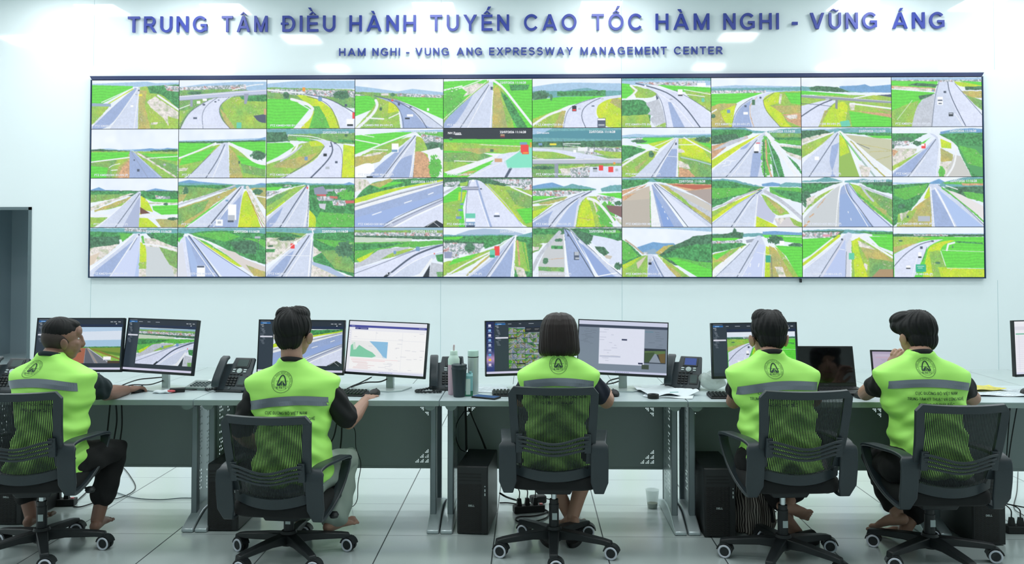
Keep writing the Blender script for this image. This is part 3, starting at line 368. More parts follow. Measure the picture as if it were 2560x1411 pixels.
 'A 10,20 120,30 170,90 100,140 10,150;F 100,110 250,30 855,15 855,60 560,80 300,130 10,230;G 180,90 400,50 480,60 250,120;Y 10,215 300,130 700,60 855,30 855,50 500,110 250,190 10,270;B 150,80 350,20 380,40 250,110;P 10,260 300,190 855,45 855,85 400,215 10,330;C:14 10,285 300,200 855,50;K:4 10,295 300,205 855,60;D 10,330 400,215 855,75 855,200 600,300 280,440 10,490;#96aee0 10,400 500,270 855,160 855,200 400,390 280,490 10,490;#b8c0d8 280,490 400,420 855,210 855,250 400,480 340,490;K:5 280,470 500,350 855,205;K:4 290,490 520,375 855,225;q:9 380,490 600,370 855,260;E 400,490 600,385 855,270 855,490;k 670,490 790,418 855,460 855,490;q:3 700,480 790,420 855,460;q:3 760,440 820,490;q:8 180,372 265,342;q:8 485,258 552,235;q:8 712,176 758,158'),
(6,1,0,'PTZ KM545+500 MH-VA (P)','22/07/2026 11:16:28','white motorway with a gantry sign and a green-roofed coach',
 'V 852,15 1703,15 1703,90 852,100;W 1300,30 1703,30 1703,120 1500,90;W 860,60 1000,50 1010,75 870,100;C:22 860,160 960,110 1000,60;g 1010,70 1090,50 1080,90 1010,100;G 852,200 1000,100 1080,140 1040,300 1060,490 852,490;Y 1000,150 1070,150 1040,250 990,260;g 852,260 1020,230 1000,490 852,490;g 1250,70 1703,130 1703,490 1620,490;Y 1250,70 1330,130 1500,310 1640,490 1560,400 1330,200;U 1450,130 1703,180 1703,320 1550,280;G 1550,320 1703,300 1703,440 1640,460;W 1600,90 1703,100 1703,140 1610,130;P:14 1500,105 1600,150 1703,195;E 1060,490 1070,200 1080,130 1100,40 1170,30 1250,70 1420,260 1620,490;D:18 1170,45 1200,150 1240,280 1310,490;#b4c0dc:8 1270,80 1450,270 1600,470;q:5 1180,150 1260,400 1290,490;K:4 1060,490 1080,130 1110,50;#8088a4 1030,104 1190,100 1190,135 1030,135;q:4 1030,118 1190,116;b:8 1030,110 1022,240;Q 1110,380 96 44 T;Q 1112,425 86 30 q;Q 1112,462 88 44 b;Q 1112,480 80 18 K;Q 1364,384 54 16 K;Q 1364,360 40 16 q;Q 1212,122 18 12 K;Q 1000,398 50 24 b;Q 1015,325 40 20 b;Q 1030,268 34 16 b;Q 1136,44 22 20 q'),
(6,2,0,'PTZ KM548+500 MH-VA (P)','','road sweeping up towards low green mountains and a town',
 'M 1703,95 1800,75 1890,62 2000,100 2050,110 1703,120;N 1703,120 2000,100 2080,75 2200,100 2310,125 2300,140 1703,140;F 1703,130 2000,115 2310,130 2200,150 1703,150;N 2350,120 2450,90 2550,85 2550,150 2360,150;W 1703,140 2200,140 2100,170 1950,200 1703,185;G 1703,190 1950,195 1703,240;G 2320,170 2550,160 2550,220 2450,200;U 1703,230 2040,195 1900,250 1703,270;g 1703,290 1900,270 1703,420;B 1760,260 2040,200 2000,230 1800,290;Y 1703,340 1860,290 1703,410;P:8 1703,250 1900,210;P:6 1703,275 1870,275;R 1703,440 1950,260 2150,165 2310,130 2200,190 2140,280 2100,490 1703,490;D 1703,490 1703,450 1900,330 1850,420 1860,490;#a8bce4 1920,490 2050,300 2150,200 2120,330 2090,490;K:9 1860,490 1950,370 2080,240 2260,150;q:5 1900,490 2010,330 2180,180;K:3 1703,430 1950,255 2200,155;#d8dcec:12 2100,490 2130,290 2210,190;g 2150,250 2230,190 2320,200 2450,490 2110,490;Y 2160,260 2220,200 2260,300 2300,490 2120,490;B:6 2140,400 2280,420;A:14 2280,240 2320,360 2400,480;f 2330,250 2420,460 2490,490 2440,380;P:26 2230,215 2320,240 2450,400 2500,490;W 2310,190 2480,200 2480,250 2320,230;V 2480,240 2550,250 2550,280 2500,270;#7a5a5a 2400,280 2550,290 2550,400 2430,340;A 2450,380 2550,420 2550,470'),
(7,0,0,'PTZ KM550+900 MH-VA (P)','22/07/2026 11:16:28','blue road between grey stony ground and a red earth cutting',
 'N 15,30 1190,20 1190,80 15,80;F 15,50 380,50 330,110 15,180;F 420,40 1190,50 1190,120 900,120 500,90;O 15,190 350,110 300,150 15,260;O 590,100 1190,110 1190,170 1000,220 850,190;#b8604a 640,110 1190,125 1190,150 980,180 800,150;#a89a94 850,200 1190,170 1190,380 1000,270;#c4b8a8 15,260 380,130 390,672 15,672;#b8b0a4 15,330 390,300 400,672 15,672;O 15,270 200,220 30,330;P:14 15,260 200,170 350,100;C 480,100 600,110 1190,380 1190,560 800,330;B 500,110 620,140 850,340 1190,560 1190,630;g 600,180 760,230 950,420 1050,500 800,340;#c8c4bc 700,190 950,260 1190,400 1190,480 900,330;P 385,140 420,100 530,672 400,672;D 405,120 440,100 830,672 525,672;#7c9cd8 430,200 700,672 560,672;R 430,90 470,100 1190,640 1190,672 880,672;#dfe6f8 470,140 1150,672 900,672;K:5 450,100 800,340 1190,640;K:8 440,110 650,370 880,672;q:8 425,110 620,370 830,672;f:8 385,200 390,672;q:7 540,400 545,415;q:8 572,465 578,485;q:9 608,545 618,570'),
(7,1,0,'PTZ KM558+800 MH-VA (P)','','expressway and side road in a wide green valley with hills',
 'N 1190,50 1350,40 1500,60 1700,110 1850,140 1190,140;M 1840,110 1980,85 2080,105 2080,140 1850,140;N 2060,120 2160,90 2362,100 2362,150 2080,150;F 1190,70 1400,60 1650,130 1880,150 1800,210 1500,270 1190,380;f 1190,160 1700,160 1640,230 1300,300 1190,300;F 1190,320 1500,260 1400,340 1190,420;f 1940,150 2362,160 2362,350 2100,290 1950,220;F 1950,170 2362,220 2362,360 2200,320;O:14 1400,370 1640,240 1830,170;C:20 1190,440 1400,360 1560,265 1780,200;Y 1190,500 1500,330 1800,200 1500,380 1190,610;g 1190,470 1500,330 1350,450 1190,540;R 1190,620 1550,350 1850,180 1950,145 1880,210 1800,260 1750,672 1190,672;K:10 1440,672 1580,470 1700,290 1840,190;#7c90b8:6 1190,630 1500,390 1830,190;q:6 1480,672 1620,450 1770,240;q:8 1740,672 1790,260;#bcc2dc 1800,250 1890,310 1960,460 2020,520 1980,620 1770,530;Y 1770,530 1980,630 2050,672 1760,672;g 1830,240 1930,280 2100,400 2200,500 2040,530 1930,430;B 1900,280 2000,330 2150,470 2080,500;#d0ccd0 2000,560 2200,540 2362,640 2362,672 2050,672;A 2000,560 2150,550 2080,640;C:44 1890,210 2000,270 2150,370 2362,560;g 2200,540 2362,620 2362,672 2250,650'),
(8,0,0,'PTZ KM565+600 MH-VA (P)','22/07/2026 11:16:28','blue-grey curve with a bare concrete slope on the left',
 'N 3,70 200,55 320,12 440,45 540,75 3,85;N 560,70 800,40 900,60 1180,50 1180,110 560,90;V 3,95 540,85 400,120 150,230 3,260;F 3,110 400,110 200,200 3,250;g 3,420 200,250 400,160 480,120 60,440 3,520;#c6ccd0 20,560 180,380 400,190 500,120 480,250 490,668 20,668;P:34 10,470 100,330 250,220 480,120;O:10 200,420 300,300;O:14 100,540 150,500;O:24 30,665 90,600;V 3,230 120,200 100,330 30,400;A 60,300 180,250 150,350 60,400;V 740,90 1180,80 1180,240 900,140;F 780,110 1180,140 1180,240 950,190;g 640,110 760,130 960,300 1180,560 1180,640 800,350;f:26 625,110 700,220 860,350 1180,630;U 800,170 1180,310 1180,560 960,340;C:24 760,130 920,200 1180,300;C:26 790,160 860,260 930,330;B 950,400 1100,450 1100,520;D 490,180 560,110 620,100 700,250 1180,668 480,668;#8ea8d8 500,250 600,230 900,668 490,668;#c4d0f0 600,110 640,120 780,330 1170,668 940,668 700,400;K:8 570,120 600,230 750,420 920,668;q:9 560,110 590,230 720,430 860,668;K:4 620,120 760,310 1160,668;q:8 440,668 470,300 500,150;q:8 635,555 640,580;q:8 600,465 606,485'),
(8,1,0,'PTZ KM568+800 MH-VA (P)','22/07/2026 11:16:28','divided road with lush trees left and white bare ground right',
 'H 1180,90 1400,95 1650,90 1650,120 1180,110;M 1660,95 1790,42 1880,90 1880,110 1660,110;N 1800,105 1950,60 2150,20 2368,18 2368,180 1800,140;f 1830,90 2368,40 2368,130 1880,110;O 2080,100 2368,105 2368,130 2100,130;F 1180,120 1680,95 1600,220 1450,420 1180,668;f 1200,180 1640,110 1590,220 1350,320 1200,260;F 1180,330 1480,300 1400,420 1180,560;V 1250,370 1340,370 1340,430 1250,430;Y 1680,110 1680,300 1590,300 1640,180;B 1480,400 1680,260 1690,668 1230,668;g 1250,500 1500,430 1400,600 1230,668;A 1270,500 1400,450 1290,600;V 1860,150 2368,140 2368,350 2050,260;f 2100,210 2368,240 2368,350 2150,290;R 1660,110 1780,110 2000,280 2368,640 2368,668 1700,668;D 1680,200 1730,180 1990,668 1720,668;#a8c0ec 1760,160 2368,668 2020,668;q:14 1735,160 1850,360 1990,668;q:10 1680,150 1720,668;K:4 1780,120 2020,300 2368,640;f:22 1830,160 2100,360 2368,600;#e4e0e0 1870,170 2080,250 2368,400 2368,570 2100,360;F 1850,160 2060,190 2030,230 1900,190;P:12 1880,130 2030,180;Q 1588,562 160 70 W;Q 1375,535 26 30 V'),
(5,0,1,'PTZ KM570+900 MH-VA (P)','22/07/2026 11:16:28','pale road through woods with white sandy ground on both sides',
 'N 20,505 855,510 855,560 20,560;W 350,505 560,515 560,545 350,535;F 20,540 440,550 350,600 200,670 20,700;V 20,590 300,590 300,660 100,710 20,700;f 300,560 430,560 330,640;V 560,560 855,560 855,690 640,640;F 600,550 855,560 855,680 660,650;A 20,700 300,660 180,770 20,880;#d8c8b4 20,780 120,740 60,850 20,870;A 510,600 640,610 855,700 855,978 490,978;#c8d0d4 540,680 760,700 830,978 560,978;U 680,690 855,740 855,900 780,860;f:22 520,590 540,700 530,860;Y 500,640 560,680 560,860 495,860;P:14 530,660 700,680 840,720;R 20,960 20,910 280,720 440,560 500,555 490,978 20,978;D 60,930 300,740 440,620 330,790 220,978 60,978;#c8d4f4 220,978 380,740 490,580 480,978;q:7 215,978 360,750 480,570;K:4 400,720 470,600;q:7 20,920 300,700 440,565;#b0c4ec 450,978 495,700 490,978;Q 487,572 14 14 K;g 490,840 560,830 560,900 490,900'),
(5,1,1,'PTZ KM575+900 MH-VA (P)','22/07/2026 11:16:28','road descending to the right past green woods with a white van in front',
 'N 855,505 1687,505 1687,560 855,560;F 855,550 920,560 900,600 855,640;G 855,600 920,590 900,640 870,660;F 960,560 1200,520 1687,560 1687,860 1400,760 1200,650;f 990,560 1300,540 1450,590 1300,640 1100,590;V 1340,640 1600,620 1600,760 1440,750;f 1450,600 1687,620 1687,700 1600,640;E 855,640 920,580 985,978 855,978;#d8dce8 855,680 900,640 950,978 855,978;D 925,590 970,580 1250,978 985,978;#a0b8e4 930,620 950,600 1060,900 1000,978;#c4d2f4 970,580 1060,640 1560,978 1280,978;K:9 960,580 1080,740 1250,978;q:7 930,570 1060,760 1210,978;K:4 985,580 1250,780 1560,978;f:22 1010,580 1200,700 1460,870;Y 1050,620 1300,760 1470,880 1420,880 1200,730;P:14 970,575 1150,640 1220,690;#d8d0cc 1220,690 1400,740 1500,810 1687,880 1687,970 1560,950 1350,790;B 1500,860 1687,930 1687,978 1580,970;K:4 1617,600 1617,720;Q 1610,597 56 22 W;Q 1078,915 78 90 q;Q 1075,880 70 18 K;Q 1078,965 80 20 q'),
(5,2,1,'PTZ KM580+000 MH-VA (P)','22/07/2026 11:16:28','viaduct road with a red lorry beside white sand and scrub',
 'N 1687,505 2530,505 2530,560 1687,560;U 1687,540 2080,560 2050,600 1687,620;F 1687,550 1900,550 2050,590 1687,600;A 1687,600 2040,600 1960,680 1850,760 1687,860;V 1790,590 1980,600 1960,630 1800,620;V 1700,670 1760,670 1760,690 1700,690;F 1687,710 1780,710 1770,740 1687,740;F 2140,560 2530,540 2530,978 2140,830;f 2150,610 2530,640 2530,740 2300,680;U 2200,720 2450,720 2530,860 2530,940 2350,900;V 2360,640 2530,680 2530,780 2380,700;A 2140,680 2220,740 2140,790;A 2130,860 2500,978 2120,978;#a8bcdc 2130,830 2300,880 2460,978 2380,978 2130,860;R 1687,930 1850,780 2080,560 2140,550 2110,978 1687,978;D 1690,978 1850,800 1960,720 1900,860 1820,978;K:9 1840,978 1980,760 2100,580;q:6 1880,978 2020,760 2120,600;q:10 2095,978 2130,570;q:4 1840,770 2110,775;K:4 2115,978 2138,640;P:12 2120,500 2140,560;Q 1943,680 38 48 X;Q 1970,650 30 34 q;q:6 1700,880 1900,700 2080,560;W 2080,510 2160,510 2160,530 2080,530'),
(6,0,1,'PTZ KM585+000 MH-VA (P)','22/07/2026 11:16:28','curved bridge deck with dark parapet above a wide valley',
 '#8fb4c8 10,500 852,493 852,560 10,550;U 10,520 852,520 852,580 10,580;W 10,540 852,545 852,600 10,590;V 10,570 852,580 852,610 10,600;#c4d4c0 10,585 560,600 550,640 10,640;P:8 310,605 410,600;f 10,640 852,620 852,650 600,690 400,680 200,740 50,830 10,830;F 10,650 500,640 300,690 10,720;C 10,850 200,740 250,700 540,680 500,720 300,800 10,890;g 260,800 400,720 590,690 480,760;Y 30,800 200,720 150,780 60,830;E 10,970 10,890 200,850 400,780 600,700 852,650 852,740 750,790 600,970;R 350,970 560,830 760,740 852,720 852,740 750,800 620,970;K:16 310,970 420,880 560,770 700,710 852,660;k:20 300,970 340,935;K:4 10,940 300,830 560,720 852,655;#90a4c0:8 400,770 600,705 852,655;q:6 360,970 520,850 700,760 852,720;F 780,760 852,750 852,830 800,820;C 740,830 852,850 852,970 720,970;k 660,970 730,850 720,970;P:20 620,970 745,800;Q 612,700 40 42 b;Q 770,745 12 12 X;Q 395,735 26 30 b;U 790,920 852,920 852,970 800,970'),
(6,1,1,'PTZ KM590+000 MH-VA (P)','22/07/2026 11:16:28','long bridge with a green-cab red lorry and village left',
 '#a4bcd8 980,560 1100,520 1240,505 1460,515 1600,550 1650,575 980,575;N 852,565 1500,562 1540,570 852,585;N 1560,575 1703,540 1703,620 1560,610;F 852,580 1530,570 1450,620 1250,700 852,640;G 852,590 1050,580 1000,610 852,610;V 852,620 1250,640 1180,730 852,700;W 852,640 1250,650 1180,760 852,740;V 1060,650 1130,640 1150,730 1080,730;W 862,730 1000,740 1000,790 862,790;#8a94b4 860,730 940,730 930,790 865,790;F 1240,650 1440,620 1380,660 1250,700;g 852,830 1000,790 1300,710 1400,660 1500,590 1300,740 1050,900 852,970;G 950,800 1200,740 1100,800 900,860;P:14 860,970 1050,850 1300,730;B:16 1080,950 1300,760;R 1080,970 1300,800 1500,600 1548,565 1510,970;D 1100,970 1300,830 1450,680 1360,800 1260,970;D 1300,970 1420,800 1520,640 1510,970;K:6 1265,970 1390,790 1530,590;q:5 1290,970 1420,780 1540,590;q:10 1500,970 1545,570;F 1550,580 1703,590 1703,970 1530,970;g 1545,620 1640,640 1680,920 1530,900;O:16 1560,620 1580,850;f:10 1610,640 1670,920;A 1530,860 1620,890 1650,970 1570,970;Q 1365,720 50 90 X;Q 1322,748 50 74 T;Q 1320,770 44 26 #2a9a6a'),
(6,2,1,'PTZ KM592+000 MH-VA (P)','22/07/2026 11:16:28','causeway with a dark truck beside a white lake',
 'V 1703,500 2550,500 2550,620 1703,620;F 1703,510 1980,510 1940,600 1703,620;U 1703,560 1940,560 1850,640 1703,660;F 2080,500 2550,530 2550,620 2300,580;f 2350,520 2550,530 2550,550 2350,540;L 2280,570 2450,600 2550,640 2550,840 2420,850 2440,770 2350,700 2260,640;V 2180,560 2260,590 2260,670 2180,640;#c8c0b0 2370,750 2460,770 2440,800 2400,790;V 2290,675 2380,680 2430,740 2380,770 2310,710;V 2480,840 2550,830 2550,900 2490,890;U 1703,640 1800,660 1760,720 1703,740;A 1703,680 1770,680 1760,710 1703,720;#c4c8cc 1830,700 1960,560 2000,560 2010,970 1760,970 1760,850;V 1910,600 1990,600 1990,630 1910,630;F 1880,670 1990,670 1990,700 1880,700;V 1800,790 1850,790 1850,840 1800,840;U 1760,870 2000,880 2000,920 1760,910;O:4 1860,800 2000,790;C:34 1703,900 1760,770 1850,660 1960,540;D 2000,505 2050,520 2150,620 2290,970 2050,970 2020,700;#a8bce8 2060,520 2550,960 2550,970 2330,970 2160,620;R 2040,505 2070,510 2200,660 2550,930 2550,970 2450,960 2150,620;#8ca4d8 2150,640 2250,720 2480,970 2330,970;K:8 2010,510 2100,650 2290,970;q:7 2060,520 2180,740 2330,970;q:10 2000,560 2020,860 2050,970;K:4 2050,510 2300,740 2550,960;q:10 2230,660 2400,830 2550,940;Q 2120,768 50 78 K;Q 2122,745 42 34 W;Q 2127,790 40 16 W;Q 2040,570 16 22 K;q:9 2310,965 2500,930'),
(7,0,1,'PTZ KM594+770 MH-VA (P)','','tall sky, blue peak and a wooded hill rising to the right',
 'H 15,690 1190,680 1190,740 600,700;M 210,945 420,875 540,890 690,890 720,920 460,1030 270,1010;#86a8c4 300,1000 440,960 500,1040 280,1030;F 15,840 100,890 200,980 280,1070 15,1200;f 15,850 60,870 230,1060 60,1130 15,1100;#b8a88c:20 60,850 170,930 290,1030;B 450,1020 560,930 700,905 640,960 520,1050;V 480,1060 640,940 950,810 1190,780 1190,1200 700,1180;F 500,1080 800,920 1190,900 1190,1130 800,1130;V 940,800 1190,770 1190,850 800,890;f 560,1080 740,1080 1000,1130 1190,1150 1190,1310 850,1200;G 620,1080 850,1130 1190,1240 1190,1338 1000,1338 740,1180;g 470,1030 620,1130 900,1338 730,1338 500,1080;B 560,1140 780,1300 780,1338 700,1338;g 15,1180 280,1050 350,1050 345,1338 15,1338;#d0c8b4 200,1150 340,1050 260,1180 220,1230;Y 15,1180 250,1070 150,1180 40,1230;R 350,1035 450,1045 730,1338 345,1338;D 360,1180 440,1100 560,1338 350,1338;K:5 420,1070 470,1190 560,1338;q:5 400,1070 450,1180 530,1338;Q 380,1120 34 44 W;Q 380,1160 38 30 k;P:5 480,1080 540,1080;P:6 535,1080 540,1130;W 300,1010 350,1010 350,1040 300,1030'),
(7,1,1,'PTZ KM597+500 MH-VA (P)','','road with a green overhead sign and bright paddy field right',
 'N 1190,770 2362,750 2362,800 1190,810;M 1850,740 2000,730 2362,755 2362,780 1850,770;V 1190,780 1400,760 1500,740 1600,750 1590,830 1190,850;V 1460,700 1510,710 1500,840 1460,830;G 1190,820 1560,820 1500,850 1190,870;W 1190,860 1600,850 1560,920 1190,930;#98a0b0 1630,850 1740,830 1750,870 1640,890;F 1190,900 1600,880 1640,920 1300,1000 1190,1020;G 1840,780 2362,790 2362,830 1880,820;G 2100,810 2362,820 2362,900 2130,870;V 1920,810 2100,790 2110,900 1920,890;Q 2097,890 60 60 q;V 2190,890 2362,890 2362,940 2200,930;P:8 2120,800 2362,810;g 1190,1040 1500,960 1640,900 1400,1100 1220,1338 1190,1338;P 1190,1240 1300,1150 1500,1000 1560,940 1570,970 1400,1140 1210,1338 1190,1338;B 1190,1140 1480,970 1340,1130;G 1190,1060 1450,960 1250,1110;R 1230,1338 1500,1080 1690,900 1770,790 1820,790 1870,880 1890,950 1865,1338;#c4d0f2 1560,1338 1720,1060 1800,900 1880,920 1865,1338;K:9 1510,1338 1660,1080 1790,860;q:5 1570,1338 1720,1070;q:8 1840,1338 1870,1000;K:4 1230,1338 1500,1080 1680,900;Y 1890,930 1950,950 1990,1338 1870,1338;B 1930,920 2000,950 2150,1150 2300,1338 1940,1338;A 2000,1200 2100,1200 2150,1338 2060,1338;g 2000,930 2100,1000 2320,1338 2240,1338;G 2010,920 2362,940 2362,1338 2310,1338 2150,1060;K:3 1960,1070 1968,1338;Q 1918,1098 64 92 #30a088;P:6 1770,1010 1960,1050;q:10 1690,1160 1680,1200;q:10 1800,1160 1790,1200'),
(8,0,1,'PTZ KM599+900 MH-VA (P)','','road past a village with a curving service track and yellow verge',
 'N 3,720 400,700 1180,730 1180,760 3,760;V 3,730 550,720 480,800 3,790;W 3,740 500,740 420,820 3,810;#d89aa8 270,770 360,770 360,800 270,800;G 3,830 400,810 250,930 100,1050 3,1100;F 360,800 480,780 440,820;G 870,800 1180,800 1180,1000 1000,930;F 650,730 1180,740 1180,790 1050,790 850,760;G 850,770 1180,770 1180,800 850,790;Y:36 3,1170 200,1020 430,830 480,790;R 20,1250 20,1210 300,1000 520,800 600,740 650,760 640,850 600,1335 20,1335;#b4c4ec 230,1335 460,1010 560,830 560,1335;K:8 215,1335 360,1100 540,830;#d0d4e8:24 250,1335 400,1090 560,810;q:8 20,1230 300,1010 520,810;#d4d8e4 560,1335 580,900 640,800 620,1335;K:4 560,1335 575,1000;P:26 640,830 700,795 850,778 900,780;g 640,860 760,800 1180,1050 1180,1335 640,1335;Y 650,860 760,800 720,900 760,1060 850,1335 680,1335;A 720,850 850,900 980,990 900,1000 740,930;B 750,940 1000,980 1180,1120 1180,1230 850,1100;U 870,1080 1180,1130 1180,1335 870,1335;#a88a64 1000,1230 1180,1230 1180,1335 900,1335;P:26 760,810 950,930 1180,1080;Q 640,1058 70 86 #58c8a0;Q 520,838 26 26 K;q:6 490,965 550,975;A 800,1150 850,1170 840,1250 800,1200'),
(8,1,1,'PTZ KM602+500 MH-VA (P)','','road curving through flat green rice fields with a green sign',
 'H 1180,760 2368,760 2368,790 1180,790;V 1180,765 2368,770 2368,800 1180,800;W 1450,770 1900,775 1900,790 1450,790;G 1180,800 2368,805 2368,1335 1180,1335;g 1180,800 1700,810 1500,880 1180,960;B 1180,940 1500,880 1400,930 1180,1020;V 1250,845 1310,845 1310,865 1250,865;E 1190,1090 1190,1030 1400,920 1600,850 1840,835 1750,870 1620,940 1560,1100 1450,1335 1190,1335;K:9 1190,1190 1330,1030 1520,900 1700,855;K:4 1620,940 1560,1130;Y 1640,940 1750,880 1900,850 1990,850 1850,900 1800,960 1760,1100 1760,1335 1560,1335 1600,1100;g 1650,1000 1780,980 1850,1160 1960,1335 1700,1335;Y 1760,1200 2368,1230 2368,1335 1800,1335;G 1810,990 2368,1010 2368,1210 1880,1210;P:5 1820,980 2368,1000;P:6 1880,1215 2368,1220;P:24 1980,880 1900,900 1880,980;P:9 1800,990 1860,1180;V 1950,920 1965,920 1965,950 1950,950;F 2000,860 2350,880 2350,900 2000,880;#2cae84 1470,1165 1605,1165 1605,1265 1470,1265;q:5 1490,1190 1580,1190;q:5 1500,1215 1560,1215;V 1730,1130 1790,1130 1780,1160 1740,1160;Q 1527,1040 42 70 q;Q 1527,1070 44 20 k;Q 1375,1200 54 40 q;Q 1375,1218 56 14 k;Q 1548,945 34 34 K;Q 1695,860 30 20 K;q:6 1420,1335 1490,1080'),
]

# ---------------------------------------------------------------- painter for screen pictures (colours per grid point)
def tone(c):
    if c[0] == '#': return tuple(int(c[i:i+2], 16) / 255 for i in (1, 3, 5))
    return tuple(v / 255 for v in TONE[c])
def smooth_noise(rng, h, w, cell):
    gh, gw = int(h / cell) + 3, int(w / cell) + 3
    g = rng.random((gh, gw)) * 2 - 1
    y = np.arange(h) / cell; x = np.arange(w) / cell
    yi = y.astype(int); xi = x.astype(int); fy = (y - yi)[:, None]; fx = (x - xi)[None, :]
    fy = fy * fy * (3 - 2 * fy); fx = fx * fx * (3 - 2 * fx)
    a = g[yi][:, xi]; b = g[yi][:, xi + 1]; c = g[yi + 1][:, xi]; d = g[yi + 1][:, xi + 1]
    return (a * (1 - fx) + b * fx) * (1 - fy) + (c * (1 - fx) + d * fx) * fy
def rounded(pts, closed):
    # cut the gentle corners so that bends read as curves
    for _ in range(2):
        out = []; n = len(pts)
        for i, p in enumerate(pts):
            if not closed and i in (0, n - 1): out.append(p); continue
            a, b = pts[i - 1], pts[(i + 1) % n]; u = (p[0] - a[0], p[1] - a[1]); v = (b[0] - p[0], b[1] - p[1])
            c = (u[0] * v[0] + u[1] * v[1]) / (math.hypot(*u) * math.hypot(*v) + 1e-9)
            if c > .55: out += [(p[0] - u[0] * .25, p[1] - u[1] * .25), (p[0] + v[0] * .25, p[1] + v[1] * .25)]
            else: out.append(p)
        pts = out
    return pts
def inside(X, Y, pts):
    m = np.zeros(X.shape, bool); n = len(pts)
    for i in range(n):
        x0, y0 = pts[i]; x1, y1 = pts[(i + 1) % n]
        if y0 == y1: continue
        c = ((y0 <= Y) != (y1 <= Y)) & (X < (x1 - x0) * (Y - y0) / (y1 - y0) + x0)
        m ^= c
    return m
def near_line(X, Y, pts, w):
    m = np.zeros(X.shape, bool)
    for (x0, y0), (x1, y1) in zip(pts, pts[1:]):
        dx, dy = x1 - x0, y1 - y0; L = dx * dx + dy * dy + 1e-9
        t = np.clip(((X - x0) * dx + (Y - y0) * dy) / L, 0, 1)
        m |= (X - x0 - t * dx) ** 2 + (Y - y0 - t * dy) ** 2 < (w / 2) ** 2
    return m
def paint(layers, rect, nx, ny, seed, ss=2, bg='S'):
    """layers in the units of RECT (x0, y0, x1, y1) -> (ny, nx, 3) display colours"""
    rng = np.random.default_rng(seed); W, H = nx * ss, ny * ss
    x0, y0, x1, y1 = rect
    X, Y = np.meshgrid(x0 + (np.arange(W) + .5) / W * (x1 - x0), y0 + (np.arange(H) + .5) / H * (y1 - y0))
    img = np.empty((H, W, 3)); img[:] = tone(bg)
    q = ss * max(nx, 60) / 208; n1 = smooth_noise(rng, H, W, 6 * q); n2 = smooth_noise(rng, H, W, 2.6 * q); n3 = smooth_noise(rng, H, W, 24 * q)
    n4 = smooth_noise(rng, H, W, 13 * q); n4[:] = n4[H // 2:H // 2 + 1].repeat(H, 0) * .0 + n4
    fine = rng.random((H, W)) * 2 - 1
    img += (n3 * .020 + n4 * .010)[..., None] * np.array([1.2, 1, .6])
    px = (x1 - x0) / W
    Xj, Yj = X + n2 * px * 1.6, Y + n1 * px * 1.6          # natural edges wobble a little
    for lay in layers.split(';'):
        head, *rest = lay.split()
        code, _, wd = head.partition(':')
        if code == 'Q':
            cx, cy = map(float, rest[0].split(',')); w, h = float(rest[1]), float(rest[2]); col = tone(rest[3])
            m = (abs(X - cx) < max(w, px * 2) / 2) & (abs(Y - cy) < max(h, px * 2) / 2); r = 0; code = 'q'
        else:
            pts = [tuple(map(float, p.split(','))) for p in rest]
            if code in 'RDEPKCYLqgF' and len(pts) > 2: pts = rounded(pts, not wd)
            if len(pts) < 3 and not wd: wd = '8'
            r = ROUGH.get(code, .004 if code[0] == '#' else .02); col = tone(code)
            A, B = (Xj, Yj) if code in 'FfVWgBOUAN' else (X, Y)
            m = near_line(A, B, pts, max(float(wd), px * 2)) if wd else inside(A, B, pts)
            bx = [p[0] for p in pts]; by = [p[1] for p in pts]
            if code in 'Vf' and len(pts) == 4 and not wd and max(bx) - min(bx) < 210:      # a clump of trees: ragged blob
                m = (((X - (max(bx) + min(bx)) / 2) / (max(bx) - min(bx)) * 2) ** 2 + ((Y - (max(by) + min(by)) / 2) / (max(by) - min(by)) * 2) ** 2) < 1.1 + .55 * n2 + .35 * n1
        if not m.any(): continue
        v = r * (n1 * .45 + n2 * .95 + fine * .45)
        c = np.array(col)[None, None] * (1 + v[..., None])
        if code in 'gBUY':                                     # patches of another tone
            c = c + (n3 * .055 + n4 * .05)[..., None] * np.array([1, .3, -.3])
        if code == 'W':
            spots = n2 + fine * .5
            c = np.where((spots > .45)[..., None], np.array([.95, .93, .95]), c)
            c = np.where((spots < -.55)[..., None], np.array([.42, .56, .48]), c)
            c = np.where(((n1 > .5) & (fine > .1))[..., None], np.array([.80, .42, .40]), c)
        if code in 'gUBYf':
            c = np.where((n2 + fine * .35 > .62)[..., None], c * np.array([.74, .86, .80]), c); c = np.where((n2 + n1 * .5 < -.85)[..., None], c * .5 + np.array([.46, .46, .40]), c)
        if code == 'G': c = c * (1 + .035 * np.sin(Y * (2 * math.pi / (px * ss * 7)) + n3 * 2))[..., None]
        if code == 'A': c = np.where(((n1 + fine * .5) < -.55)[..., None], np.array([.62, .70, .52]), c)
        if code in 'DRE': c = c * (1 + (n3 * .02 + n2 * .012 + fine * .012)[..., None])
        img[m] = c[m]
    img = np.clip(img, 0, 1).reshape(ny, ss, nx, ss, 3).mean(axis=(1, 3))
    if nx > 60:
        p = np.pad(img, ((1, 1), (1, 1), (0, 0)), 'edge'); b = (p[:-2, 1:-1] + p[2:, 1:-1] + p[1:-1, :-2] + p[1:-1, 2:]) / 4; img = img * .62 + b * .38
    return img

# ================================================================ THE ROOM
WY = 11.75; XL, XR, YB, CH = -9.5, 9.5, -4.0, 5.2
